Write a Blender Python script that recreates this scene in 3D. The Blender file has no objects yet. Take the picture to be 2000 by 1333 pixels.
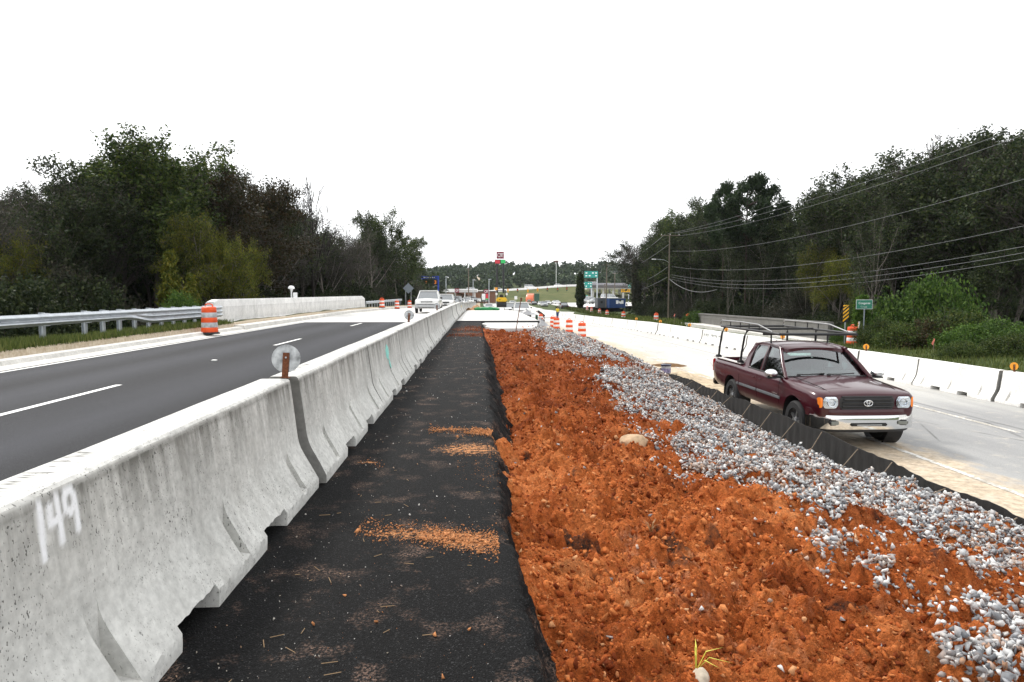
import bpy, bmesh, math, random
import numpy as np
from mathutils import Vector, Matrix, Euler

rng = np.random.default_rng(7)
random.seed(7)
SC = bpy.context.scene
COL = SC.collection
R = math.radians

# ------------------------------------------------------------------ camera
CH = 1.43                      # eye height above the fresh asphalt strip (z = 0)
F = 1290.0                     # focal length for a picture 2000 wide
cam_d = bpy.data.cameras.new('camera')
cam_d.sensor_width = 36.0
cam_d.lens = F / 2000 * 36
cam_d.clip_start = 0.05
cam_d.clip_end = 5000
cam = bpy.data.objects.new('camera', cam_d)
COL.objects.link(cam)
cam.location = (0, 0, CH)
YAW, PITCH = R(2.75), R(4.15)
cam.rotation_euler = (math.pi / 2 - PITCH, 0, -YAW)
SC.camera = cam
CAM_M = np.array(Euler(cam.rotation_euler).to_matrix())

# ------------------------------------------------------------------ sky, sun, exposure
SUN_EL, SUN_AZ = R(44), R(-38)  # azimuth measured from +Y towards +X
world = bpy.data.worlds.new('World')
SC.world = world
world.use_nodes = True
wn = world.node_tree.nodes
wl = world.node_tree.links
wn.clear()
w_out = wn.new('ShaderNodeOutputWorld')
w_bg = wn.new('ShaderNodeBackground')
w_sky = wn.new('ShaderNodeTexSky')
w_sky.sky_type = 'NISHITA'
w_sky.sun_disc = False
w_sky.sun_elevation = SUN_EL
w_sky.sun_rotation = SUN_AZ
w_hs = wn.new('ShaderNodeHueSaturation')
w_hs.inputs['Saturation'].default_value = 0.12
w_mix = wn.new('ShaderNodeMixRGB')
w_mix.inputs['Fac'].default_value = 0.88          # closed white cloud cover over the sky
w_mix.inputs['Color2'].default_value = (8.6, 8.7, 8.8, 1)
wl.new(w_sky.outputs[0], w_hs.inputs['Color'])
wl.new(w_hs.outputs[0], w_mix.inputs['Color1'])
wl.new(w_mix.outputs[0], w_bg.inputs['Color'])
w_bg.inputs['Strength'].default_value = 0.12
wl.new(w_bg.outputs[0], w_out.inputs['Surface'])
sun_d = bpy.data.lights.new('sun', 'SUN')
sun_d.energy = 2.0
sun_d.angle = R(10)
sun_d.color = (1.0, 0.96, 0.9)
sun = bpy.data.objects.new('sun', sun_d)
COL.objects.link(sun)
sdir = Vector((math.sin(SUN_AZ) * math.cos(SUN_EL), math.cos(SUN_AZ) * math.cos(SUN_EL), math.sin(SUN_EL)))
sun.rotation_euler = sdir.to_track_quat('Z', 'Y').to_euler()
sun.location = (0, 0, 60)
SC.view_settings.view_transform = 'Standard'
SC.view_settings.look = 'None'
SC.view_settings.gamma = 1.0
SC.view_settings.exposure = 0.72
SC.render.engine = 'CYCLES'
SC.cycles.max_bounces = 6
SC.cycles.transparent_max_bounces = 12
SC.cycles.use_denoising = True

# ------------------------------------------------------------------ survey helpers
def at(px, py, Y):
    """World point at depth Y for a spot measured on the photograph."""
    d = CAM_M @ np.array([(px - 1000) / F, (666.5 - py) / F, -1.0])
    k = Y / d[1]
    return np.array([d[0] * k, Y, CH + d[2] * k])

def lerp_tab(tab, v):
    return float(np.interp(v, [a for a, b in tab], [b for a, b in tab]))

ZL_TAB = [(-20, -.2), (55, -.2), (75, -.42), (125, -1.0), (200, -1.6), (400, -2.2)]
ZS_TAB = [(-20, 0), (34, 0), (50, -.05), (71, -.36), (125, -.93), (200, -1.55)]
ZR_TAB = [(-20, -1.37), (20, -1.37), (51, -1.6), (75, -2.0), (101, -2.35), (160, -2.7), (260, -2.6), (400, -2.6)]
XB_TAB = [(-20, 13.3), (16, 13.2), (51, 12.75), (101, 12.0), (135, 10.2)]
def zL(Y): return lerp_tab(ZL_TAB, Y)
def zS(Y): return lerp_tab(ZS_TAB, Y)
def zR(Y): return lerp_tab(ZR_TAB, Y)

# ------------------------------------------------------------------ numpy noise
def _hash(ix, iy, seed):
    h = (ix.astype(np.int64) * 374761393 + iy.astype(np.int64) * 668265263 + seed * 982451653) & 0x7fffffff
    h = ((h ^ (h >> 13)) * 1274126177) & 0x7fffffff
    h = (h ^ (h >> 16)) & 0xffff
    return h / 65535.0
def vnoise(x, y, seed=0):
    x = np.asarray(x, float); y = np.asarray(y, float)
    ix = np.floor(x); iy = np.floor(y)
    fx = x - ix; fy = y - iy
    fx = fx * fx * (3 - 2 * fx); fy = fy * fy * (3 - 2 * fy)
    a = _hash(ix, iy, seed); b = _hash(ix + 1, iy, seed)
    c = _hash(ix, iy + 1, seed); d = _hash(ix + 1, iy + 1, seed)
    return (a * (1 - fx) + b * fx) * (1 - fy) + (c * (1 - fx) + d * fx) * fy
def fbm(x, y, oct=4, seed=0):
    s = 0; a = .5; t = 0
    for o in range(oct):
        s = s + a * vnoise(np.asarray(x) * 2 ** o + o * 17.3, np.asarray(y) * 2 ** o - o * 9.1, seed + o); t += a; a *= .5
    return s / t
def sstep(a, b, x):
    t = np.clip((np.asarray(x, float) - a) / (b - a), 0, 1)
    return t * t * (3 - 2 * t)

# ------------------------------------------------------------------ object helpers
def tag(o, label=None, cat=None, group=None, kind=None):
    if label: o['label'] = label
    if cat: o['category'] = cat
    if group: o['group'] = group
    if kind: o['kind'] = kind
    return o
def thing(name, label, cat, loc=(0, 0, 0), rz=0.0, group=None):
    o = bpy.data.objects.new(name, None)
    o.empty_display_size = .2
    COL.objects.link(o)
    o.location = loc
    o.rotation_euler = (0, 0, rz)
    return tag(o, label, cat, group)
def link(name, me, parent=None, loc=None):
    o = bpy.data.objects.new(name, me)
    COL.objects.link(o)
    if parent is not None: o.parent = parent
    if loc is not None: o.location = loc
    return o
def copy_tree(o, parent=None):
    c = o.copy(); COL.objects.link(c)
    if parent is not None: c.parent = parent
    for ch in list(o.children):
        copy_tree(ch, c)
    return c
def np_mesh(name, V, Fq, mat, smooth=False, k=None):
    """Mesh from arrays: V (n,3); Fq (m,k) index array (all faces the same size)."""
    V = np.asarray(V, np.float32).reshape(-1, 3); Fq = np.asarray(Fq, np.int32)
    me = bpy.data.meshes.new(name)
    me.vertices.add(len(V)); me.vertices.foreach_set('co', V.ravel())
    k = Fq.shape[1]
    me.loops.add(Fq.size); me.loops.foreach_set('vertex_index', Fq.ravel())
    me.polygons.add(len(Fq))
    me.polygons.foreach_set('loop_start', np.arange(0, Fq.size, k, dtype=np.int32))
    me.polygons.foreach_set('loop_total', np.full(len(Fq), k, np.int32))
    if smooth: me.polygons.foreach_set('use_smooth', np.ones(len(Fq), bool))
    me.update(calc_edges=True); me.validate()
    if mat is not None: me.materials.append(mat)
    return me
def grid_faces(nu, nv, flip=False):
    i = np.arange(nu - 1)[:, None] * nv + np.arange(nv - 1)[None, :]
    i = i.ravel()
    f = np.stack([i, i + nv, i + nv + 1, i + 1], 1)
    return f[:, ::-1] if flip else f
def sharp(me, deg=35):
    me.polygons.foreach_set('use_smooth', np.ones(len(me.polygons), bool))
    me.set_sharp_from_angle(angle=R(deg))
    return me

class MB:
    """Collects shapes into one mesh."""
    def __init__(s): s.v = []; s.f = []
    def add(s, verts, faces):
        n = len(s.v); s.v += [tuple(map(float, p)) for p in verts]; s.f += [tuple(i + n for i in q) for q in faces]; return s
    def box(s, c, d, rot=None):
        x, y, z = [k / 2 for k in d]
        P = [Vector(p) for p in [(-x, -y, -z), (x, -y, -z), (x, y, -z), (-x, y, -z), (-x, -y, z), (x, -y, z), (x, y, z), (-x, y, z)]]
        if rot is not None:
            m = Euler(rot).to_matrix(); P = [m @ p for p in P]
        return s.add([p + Vector(c) for p in P], [(0, 3, 2, 1), (4, 5, 6, 7), (0, 1, 5, 4), (1, 2, 6, 5), (2, 3, 7, 6), (3, 0, 4, 7)])
    def rbox(s, c, d, r=.02, rot=None):
        """box with chamfered edges"""
        bm = bmesh.new(); bmesh.ops.create_cube(bm, size=1)
        for v in bm.verts: v.co = Vector((v.co.x * d[0], v.co.y * d[1], v.co.z * d[2]))
        bmesh.ops.bevel(bm, geom=list(bm.edges), offset=min(r, min(d) * .45), segments=2, affect='EDGES')
        m = Euler(rot).to_matrix() if rot is not None else Matrix.Identity(3)
        vs = [m @ v.co + Vector(c) for v in bm.verts]; bm.verts.index_update()
        fs = [[v.index for v in f.verts] for f in bm.faces]; bm.free()
        return s.add(vs, fs)
    def ring_loft(s, rings, caps=True, closed=True):
        n = len(rings[0]); vs = [p for r in rings for p in r]; fs = []
        for i in range(len(rings) - 1):
            for j in range(n if closed else n - 1):
                k = (j + 1) % n
                fs.append((i * n + j, i * n + k, (i + 1) * n + k, (i + 1) * n + j))
        if caps:
            fs.append(tuple(range(n - 1, -1, -1))); fs.append(tuple((len(rings) - 1) * n + j for j in range(n)))
        return s.add(vs, fs)
    def cyl(s, p0, p1, r0, r1=None, n=10, caps=True):
        r1 = r0 if r1 is None else r1
        p0 = Vector(p0); p1 = Vector(p1); d = (p1 - p0)
        q = d.to_track_quat('Z', 'Y') if d.length > 1e-9 else Vector((0, 0, 1)).to_track_quat('Z', 'Y')
        rings = []
        for p, r in ((p0, r0), (p1, r1)):
            rings.append([p + q @ Vector((r * math.cos(2 * math.pi * k / n), r * math.sin(2 * math.pi * k / n), 0)) for k in range(n)])
        return s.ring_loft(rings, caps)
    def tube(s, path, r, n=8):
        path = [Vector(p) for p in path]; rings = []
        rr = r if isinstance(r, (list, tuple)) else [r] * len(path)
        for i, p in enumerate(path):
            t = (path[min(i + 1, len(path) - 1)] - path[max(i - 1, 0)]).normalized()
            up = Vector((0, 0, 1)) if abs(t.z) < .95 else Vector((1, 0, 0))
            a = t.cross(up).normalized(); b = a.cross(t)
            rings.append([p + rr[i] * (a * math.cos(2 * math.pi * k / n) + b * math.sin(2 * math.pi * k / n)) for k in range(n)])
        return s.ring_loft(rings)
    def lathe(s, prof, n=16, c=(0, 0, 0), axis='z', caps=True):
        rings = []
        for r, h in prof:
            ring = []
            for k in range(n):
                a = 2 * math.pi * k / n; u, w = r * math.cos(a), r * math.sin(a)
                p = {'z': (u, w, h), 'y': (u, h, w), 'x': (h, u, w)}[axis]
                ring.append((p[0] + c[0], p[1] + c[1], p[2] + c[2]))
            rings.append(ring)
        return s.ring_loft(rings, caps)
    def prism(s, poly, a, b):
        """poly: list of 3D points; extruded from offset a to offset b (vectors)."""
        a = Vector(a); b = Vector(b); n = len(poly)
        vs = [Vector(p) + a for p in poly] + [Vector(p) + b for p in poly]
        fs = [tuple(range(n - 1, -1, -1)), tuple(range(n, 2 * n))] + [(i, (i + 1) % n, n + (i + 1) % n, n + i) for i in range(n)]
        return s.add(vs, fs)
    def mesh(s, name, mat, smooth=None):
        me = bpy.data.meshes.new(name)
        me.from_pydata(s.v, [], s.f); me.update()
        bm = bmesh.new(); bm.from_mesh(me); bmesh.ops.recalc_face_normals(bm, faces=bm.faces); bm.to_mesh(me); bm.free()
        if mat is not None: me.materials.append(mat)
        if smooth is not None: sharp(me, smooth)
        return me
    def build(s, name, mat, parent=None, loc=None, smooth=None):
        return link(name, s.mesh(name, mat, smooth), parent, loc)

ORD = ['first', 'second', 'third', 'fourth', 'fifth', 'sixth', 'seventh', 'eighth', 'ninth', 'tenth', 'eleventh', 'twelfth',
       'thirteenth', 'fourteenth', 'fifteenth', 'sixteenth', 'seventeenth', 'eighteenth', 'nineteenth', 'twentieth']
def ordinal(i):
    if i < 20: return ORD[i]
    t = {2: 'twenty', 3: 'thirty', 4: 'forty', 5: 'fifty'}
    n = i + 1
    if n % 10 == 0: return {30: 'thirtieth', 40: 'fortieth', 50: 'fiftieth'}[n]
    return t[n // 10] + '-' + ORD[n % 10 - 1]

# ------------------------------------------------------------------ materials
class NT:
    def __init__(s, name):
        s.m = bpy.data.materials.new(name); s.m.use_nodes = True
        s.t = s.m.node_tree; s.n = s.t.nodes; s.p = s.n['Principled BSDF']; s.out = s.n['Material Output']
        s._co = None
    def new(s, typ, **kw):
        n = s.n.new(typ)
        for k, v in kw.items():
            if hasattr(n, k): setattr(n, k, v)
        return n
    def L(s, a, b): s.t.links.new(a, b)
    def co(s, kind='Object'):
        if s._co is None: s._co = s.new('ShaderNodeTexCoord')
        return s._co.outputs[kind]
    def pos(s): return s.new('ShaderNodeNewGeometry').outputs['Position']
    def mapped(s, scale=(1, 1, 1), src=None, loc=(0, 0, 0)):
        m = s.new('ShaderNodeMapping'); m.inputs['Scale'].default_value = scale; m.inputs['Location'].default_value = loc
        s.L(src if src is not None else s.co(), m.inputs['Vector']); return m.outputs[0]
    def noise(s, scale=5, detail=4, rough=.55, vec=None, dist=0):
        n = s.new('ShaderNodeTexNoise'); n.inputs['Scale'].default_value = scale; n.inputs['Detail'].default_value = detail
        n.inputs['Roughness'].default_value = rough; n.inputs['Distortion'].default_value = dist
        s.L(vec if vec is not None else s.co(), n.inputs['Vector']); return n.outputs['Fac']
    def voro(s, scale=5, vec=None, feature='F1', out='Distance'):
        n = s.new('ShaderNodeTexVoronoi', feature=feature); n.inputs['Scale'].default_value = scale
        s.L(vec if vec is not None else s.co(), n.inputs['Vector']); return n.outputs[out]
    def ramp(s, fac, stops):
        r = s.new('ShaderNodeValToRGB'); e = r.color_ramp.elements
        while len(e) < len(stops): e.new(.5)
        for el, (p, c) in zip(e, stops):
            el.position = p; el.color = (c, c, c, 1) if not hasattr(c, '__len__') else (*c, 1)
        s.L(fac, r.inputs['Fac']); return r.outputs['Color']
    def mix(s, fac, a, b, blend='MIX'):
        m = s.new('ShaderNodeMixRGB', blend_type=blend)
        for sock, v in (('Fac', fac), ('Color1', a), ('Color2', b)):
            if isinstance(v, (int, float)): m.inputs[sock].default_value = v if sock == 'Fac' else (v, v, v, 1)
            elif isinstance(v, (tuple, list)): m.inputs[sock].default_value = (*v[:3], 1)
            else: s.L(v, m.inputs[sock])
        return m.outputs['Color']
    def math(s, op, a, b=0.0, clamp=False):
        m = s.new('ShaderNodeMath', operation=op, use_clamp=clamp)
        for i, v in enumerate((a, b)):
            if isinstance(v, (int, float)): m.inputs[i].default_value = v
            else: s.L(v, m.inputs[i])
        return m.outputs[0]
    def sep(s, vec, ax):
        n = s.new('ShaderNodeSeparateXYZ'); s.L(vec, n.inputs[0]); return n.outputs[ax]
    def rand(s): return s.new('ShaderNodeObjectInfo').outputs['Random']
    def island(s): return s.new('ShaderNodeNewGeometry').outputs['Random Per Island']
    def attr(s, name):
        n = s.new('ShaderNodeAttribute'); n.attribute_name = name; return n.outputs['Fac']
    def bump(s, h, strength=.3, dist=.01):
        b = s.new('ShaderNodeBump'); b.inputs['Strength'].default_value = strength; b.inputs['Distance'].default_value = dist
        s.L(h, b.inputs['Height']); s.L(b.outputs[0], s.p.inputs['Normal']); return s
    def col(s, c):
        if isinstance(c, (tuple, list)): s.p.inputs['Base Color'].default_value = (*c[:3], 1)
        else: s.L(c, s.p.inputs['Base Color'])
        return s
    def set(s, rough=None, metal=None, spec=None, coat=None, alpha=None, trans=None):
        p = s.p.inputs
        if rough is not None: p['Roughness'].default_value = rough
        if metal is not None: p['Metallic'].default_value = metal
        if spec is not None: p['Specular IOR Level'].default_value = spec
        if coat is not None: p['Coat Weight'].default_value = coat; p['Coat Roughness'].default_value = .04
        if alpha is not None: p['Alpha'].default_value = alpha
        return s

def simple(name, c, rough=.6, metal=0, spec=.4, var=.12, scale=8, bump=0, coat=None):
    """plain paint or plastic with slight mottling"""
    t = NT(name); n = t.noise(scale, 5)
    lo = tuple(k * (1 - var) for k in c); hi = tuple(min(1, k * (1 + var)) for k in c)
    t.col(t.ramp(n, [(.3, lo), (.7, hi)])).set(rough, metal, spec, coat)
    if bump: t.bump(n, bump, .005)
    return t.m

def concrete_mat(name, base, stain=.5, pores=True, streak=True, paint=False):
    t = NT(name)
    ob = t.co()
    rnd = t.rand()
    off = t.new('ShaderNodeVectorMath', operation='ADD'); t.L(ob, off.inputs[0])
    cmb = t.new('ShaderNodeCombineXYZ'); mul = t.math('MULTIPLY', rnd, 37.0); t.L(mul, cmb.inputs[1]); t.L(cmb.outputs[0], off.inputs[1])
    v = off.outputs[0]
    big = t.noise(1.6, 5, .6, v)
    fine = t.noise(26, 4, .6, v)
    c = t.ramp(big, [(.25, tuple(k * .8 for k in base)), (.55, base), (.8, tuple(min(1, k * 1.12) for k in base))])
    c = t.mix(.45, c, t.ramp(fine, [(.3, .45), (.7, 1.12)]), 'MULTIPLY')
    blot = t.noise(4.5, 5, .7, v)
    c = t.mix(.3, c, t.ramp(blot, [(.3, .62), (.55, 1.0), (.75, 1.12)]), 'MULTIPLY')
    if streak:
        st = t.noise(1.0, 6, .65, t.mapped((10, 10, .9), v))
        z = t.sep(ob, 2)
        hi = t.ramp(z, [(0, 0), (.45, .15), (.72, .7), (.775, 1), (.79, 0)])
        m = t.math('MAXIMUM', t.math('MULTIPLY', t.ramp(st, [(.34, 0), (.60, 1)]), hi), t.math('MULTIPLY', t.ramp(z, [(.735, 0), (.765, .75), (.785, .55), (.795, 0)]), t.ramp(st, [(.25, .25), (.5, 1)])))
        m = t.math('MULTIPLY', m, stain)
        c = t.mix(m, c, (.10, .098, .085))
        st2 = t.noise(1.0, 4, .6, t.mapped((3.2, 3.2, .5), v, (4, 9, 2)))
        c = t.mix(t.math('MULTIPLY', t.ramp(st2, [(.5, 0), (.75, 1)]), stain * .45), c, (.2, .19, .17))
    if pores:
        sv = t.mapped((1, 1, .55), v)
        wob = t.new('ShaderNodeVectorMath', operation='ADD'); t.L(sv, wob.inputs[0]); nz_ = t.new('ShaderNodeTexNoise'); nz_.inputs['Scale'].default_value = 60; t.L(v, nz_.inputs['Vector']); sc_ = t.new('ShaderNodeVectorMath', operation='SCALE'); sc_.inputs['Scale'].default_value = .022; t.L(nz_.outputs['Color'], sc_.inputs[0]); t.L(sc_.outputs[0], wob.inputs[1]); sv = wob.outputs[0]
        p1 = t.voro(37, sv); p2 = t.voro(88, sv)
        gate = t.ramp(t.noise(2.6, 4, .65, v), [(.36, 0), (.58, 1)])
        a = t.math('MULTIPLY', t.ramp(t.math('ADD', p1, t.math('MULTIPLY', fine, .14)), [(.18, 1), (.23, 0)]), gate)
        b = t.math('MULTIPLY', t.ramp(t.math('ADD', p2, t.math('MULTIPLY', big, .12)), [(.20, .95), (.28, 0)]), gate)
        pm = t.math('MAXIMUM', a, b)
        c = t.mix(t.math('MULTIPLY', pm, .85), c, (.05, .05, .045))
        t.bump(t.math('SUBTRACT', t.math('MULTIPLY', fine, .35), pm), .5, .006)
    else:
        t.bump(fine, .25, .004)
    if paint:
        sp = t.attr('spray'); nz = t.noise(40, 3, .6, v)
        f = t.math('MULTIPLY', sp, t.ramp(nz, [(.2, .75), (.5, 1)]), True)
        c = t.mix(f, c, (.82, .83, .85))
        ink = t.attr('ink'); f2 = t.math('MULTIPLY', ink, t.ramp(t.noise(22, 4, .7, v), [(.28, .35), (.5, 1)]), True)
        c = t.mix(f2, c, (.045, .045, .04))
    t.col(c).set(.82, 0, .25)
    return t.m

def asphalt_mat(name, base, speck=.5, tracks=None, dust=None, spec=.35):
    t = NT(name); ob = t.pos()
    agg = t.voro(140, ob); n1 = t.noise(60, 4, .7, ob); big = t.noise(.6, 5, .6, t.mapped((1, .18, 1), ob))
    c = t.ramp(big, [(.3, tuple(k * .78 for k in base)), (.7, tuple(k * 1.2 for k in base))])
    c = t.mix(speck, c, t.ramp(n1, [(.32, .35), (.68, 1.5)]), 'MULTIPLY')
    sp = t.voro(210, ob, out='Color')
    sc = t.sep(sp, 0)
    c = t.mix(t.ramp(sc, [(.93, 0), (.96, .35)]), c, tuple(min(1, k * 5 + .05) for k in base))
    if tracks:
        x = t.sep(ob, 0)
        for xc, w, g in tracks:
            d = t.math('ABSOLUTE', t.math('SUBTRACT', x, xc))
            m = t.ramp(t.math('DIVIDE', d, w), [(0, 1), (1, 0)])
            m = t.math('MULTIPLY', m, t.ramp(t.noise(.35, 4, .6, t.mapped((1.5, .15, 1), ob)), [(.25, .2), (.7, 1)]))
            c = t.mix(t.math('MULTIPLY', m, .55), c, tuple(k * g for k in base))
    if dust: c = dust(t, ob, c)
    t.col(c).set(.8, 0, spec).bump(t.math('ADD', t.math('MULTIPLY', agg, .8), n1), .7, .008)
    return t.m
# ================================================================== SETTING
# ---- materials of the ground
def _strip_dust(t, ob, c):
    n = t.noise(3.4, 4, .65, ob); f = t.noise(70, 4, .75, ob); g = t.noise(22, 4, .7, ob)
    m = t.math('MULTIPLY', t.math('MULTIPLY', t.ramp(n, [(.53, 0), (.66, .8)]), t.ramp(t.noise(1.1, 3, .5, ob), [(.35, .35), (.6, 1)])), t.ramp(f, [(.48, 0), (.60, 1)]))
    c = t.mix(m, c, (.26, .17, .13))
    # sandy clay dropped across the strip in a few places
    x = t.sep(ob, 0); y = t.sep(ob, 1)
    for (cx, cy, rx, ry, tilt) in ((-.28, 3.83, .46, .09, -.14), (-.06, 3.70, .18, .10, -.1), (.06, 6.70, .26, .10, -.1), (-.32, 6.9, .34, .05, 0), (-.95, 5.55, .12, .04, 0), (-.1, 6.0, .4, .3, 0), (-.5, 23.5, .8, .7, 0), (-.45, 26.5, .8, 1.1, 0)):
        dx = t.math('SUBTRACT', x, cx); dy = t.math('SUBTRACT', t.math('SUBTRACT', y, cy), t.math('MULTIPLY', dx, tilt))
        d = t.math('ADD', t.math('POWER', t.math('ABSOLUTE', t.math('DIVIDE', dx, rx)), 2.0), t.math('POWER', t.math('ABSOLUTE', t.math('DIVIDE', dy, ry)), 2.0))
        mm = t.math('ADD', t.ramp(d, [(0, .50), (1, 0)]), t.math('MULTIPLY', t.math('SUBTRACT', g, .5), 2.4))
        mm = t.math('MULTIPLY', t.ramp(t.math('ADD', mm, t.math('MULTIPLY', t.math('SUBTRACT', f, .5), 1.8)), [(.36, 0), (.56, 1)]), t.ramp(d, [(.9, 1), (1, 0)]))
        c = t.mix(mm, c, t.ramp(f, [(.3, (.30, .11, .04)), (.6, (.52, .25, .11))]) if cy < 20 else t.ramp(f, [(.3, (.07, .025, .012)), (.6, (.22, .09, .045))]))
    return c
M_STRIP = asphalt_mat('fresh asphalt', (.0075, .0075, .0078), .8, None, _strip_dust, .08)
M_ROADL = asphalt_mat('worn asphalt', (.023, .024, .0285), .85, [(-3.0, .75, 2.7), (-5.1, .75, 2.6), (-7.4, .75, 2.6), (-9.2, .7, 2.4), (-4.05, .6, .45), (-8.3, .6, .45), (-6.2, .5, .6)], None, .18)
def _sand_dust(t, ob, c):
    x = t.sep(ob, 0); y = t.sep(ob, 1)
    n = t.noise(.9, 6, .65, t.mapped((1, .55, 1), ob))
    edge = t.math('ADD', t.math('MULTIPLY', t.math('SUBTRACT', 7.9, x), .45), t.math('MULTIPLY', n, 1.6))
    m = t.ramp(edge, [(.75, 0), (1.25, 1)])
    fine = t.noise(9, 5, .7, ob)
    sand = t.ramp(fine, [(.3, (.30, .22, .14)), (.55, (.50, .41, .30)), (.75, (.60, .53, .42))])
    c = t.mix(t.math('MULTIPLY', m, t.ramp(fine, [(.2, .55), (.5, 1)])), c, sand)
    n3 = t.noise(3.1, 5, .7, ob)
    c = t.mix(t.math('MULTIPLY', t.ramp(n3, [(.56, 0), (.72, .6)]), t.ramp(x, [(.0, 1), (1, 1)])), c, (.46, .42, .36))
    return c
def right_road_mat():
    t = NT('old pale pavement'); ob = t.pos(); y = t.sep(ob, 1); x = t.sep(ob, 0)
    n1 = t.noise(50, 4, .7, ob); big = t.noise(.5, 5, .6, t.mapped((1.4, .2, 1), ob))
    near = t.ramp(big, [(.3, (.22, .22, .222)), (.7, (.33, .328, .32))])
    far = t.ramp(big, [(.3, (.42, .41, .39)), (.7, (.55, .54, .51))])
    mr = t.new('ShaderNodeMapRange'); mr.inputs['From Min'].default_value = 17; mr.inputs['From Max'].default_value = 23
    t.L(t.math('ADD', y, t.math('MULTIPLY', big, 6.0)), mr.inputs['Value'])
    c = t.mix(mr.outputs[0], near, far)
    c = t.mix(.4, c, t.ramp(n1, [(.3, .5), (.7, 1.25)]), 'MULTIPLY')
    cr = t.voro(.55, t.mapped((1, .35, 1), ob, (2, 5, 0)), 'DISTANCE_TO_EDGE')
    c = t.mix(t.math('MULTIPLY', t.ramp(cr, [(0, .7), (.012, 0)]), t.ramp(t.noise(.7, 3, .5, ob), [(.5, 0), (.6, 1)])), c, (.05, .05, .05))
    seam = t.math('ABSOLUTE', t.math('SUBTRACT', x, 11.15))
    c = t.mix(t.ramp(t.math('ADD', seam, t.math('MULTIPLY', n1, .05)), [(.03, .65), (.11, 0)]), c, (.10, .10, .105))
    c = _sand_dust(t, ob, c)
    t.col(c).set(.7, 0, .35).bump(n1, .35, .006)
    return t.m
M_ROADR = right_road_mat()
M_DECK = concrete_mat('pale deck concrete', (.62, .61, .59), .15, False, False)
M_SLAB = concrete_mat('new slab concrete', (.66, .65, .63), .1, False, False)
M_CURB = concrete_mat('curb concrete', (.66, .64, .60), .3, False, False)
M_PAINT_W = simple('white road paint', (.78, .78, .76), .55, var=.1, scale=30)
M_STEEL = simple('galvanised steel', (.46, .49, .52), .42, .75, .5, .12, 6)
M_BLACK = simple('black paint', (.012, .012, .013), .45, 0, .4)
M_BLACKPL = simple('black plastic', (.018, .018, .019), .55, 0, .4)
M_WOOD = simple('weathered wood', (.19, .15, .11), .8, 0, .2, .3, 20, .3)
M_RUST = simple('rusty steel', (.13, .045, .02), .8, .1, .3, .5, 60, .4)
M_WIRE = simple('grey cable', (.20, .205, .215), .6, .2)
M_WHITEM = simple('white metal', (.78, .78, .78), .45)

# ---- ground sheet to the horizon
def ground_z(X, Y):
    zl = np.interp(Y, [a for a, b in ZL_TAB], [b for a, b in ZL_TAB])
    zr = np.interp(Y, [a for a, b in ZR_TAB], [b for a, b in ZR_TAB])
    z = np.where(X < 1, zl - .5, zr - .12)
    left = sstep(11.9, 18, -X)
    z = np.where(X < -10.9, (.1 + (zl + .2)) * (1 - left) + (-3.6) * left, z)
    creek = np.exp(-((Y - 45) / 13.0) ** 2)
    bank = zr + .10 + .25 * sstep(14, 19, X) * sstep(120, 160, Y) + .5 * sstep(15, 22, X) * (1 - sstep(25, 38, Y))
    rgt = sstep(22.5, 30, X)
    bank = bank * (1 - rgt) + (zr - 1.6) * rgt
    bank = bank - creek * 3.0 * sstep(20.3, 24, X)
    z = np.where(X > 14.0 + 0 * Y, bank, z)
    z = z + np.where((X > 15) | (X < -11.4), (fbm(X * .35, Y * .35, 4, 3) - .5) * .3 * np.clip(np.abs(X) / 20, 0, 1.5), 0)
    return z
gx = np.unique(np.concatenate([np.linspace(-900, -60, 14), np.linspace(-60, -20, 28), np.arange(-20, -10.5, .35), np.array([-10.95, -10.88, -9, -3, .9, 1.1, 4, 8, 13.9, 14.05]),
                               np.arange(14.4, 26, .4), np.linspace(26, 60, 24), np.linspace(60, 900, 14)]))
gy = np.unique(np.concatenate([np.linspace(-30, 8, 10), np.arange(8, 70, .7), np.linspace(70, 160, 60), np.linspace(160, 420, 50), np.linspace(420, 2600, 12)]))
GX, GY = np.meshgrid(gx, gy, indexing='ij')
def grass_ground_mat():
    t = NT('grassy soil'); p = t.pos(); n = t.noise(.8, 6, .65, p); f = t.noise(11, 4, .7, p)
    x = t.sep(p, 0); y = t.sep(p, 1)
    c = t.ramp(n, [(.3, (.030, .045, .012)), (.55, (.055, .075, .020)), (.75, (.10, .10, .04))])
    c = t.mix(.5, c, t.ramp(f, [(.3, .4), (.7, 1.5)]), 'MULTIPLY')
    mr = t.new('ShaderNodeMapRange'); mr.inputs['From Min'].default_value = -11.75; mr.inputs['From Max'].default_value = -11.2
    t.L(t.math('ADD', x, t.math('MULTIPLY', t.math('SUBTRACT', n, .5), 1.3)), mr.inputs['Value'])
    lim = t.math('LESS_THAN', x, 0.0)
    sand = t.ramp(f, [(.3, (.36, .28, .19)), (.7, (.56, .48, .37))])
    c = t.mix(t.math('MULTIPLY', mr.outputs[0], lim), c, sand)
    t.col(c).set(.9, 0, .15).bump(f, .6, .03)
    return t.m
M_GRASSGND = grass_ground_mat()
g = link('ground', np_mesh('ground', np.stack([GX, GY, ground_z(GX, GY)], -1), grid_faces(len(gx), len(gy), True), M_GRASSGND, True))
tag(g, kind='structure')

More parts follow.
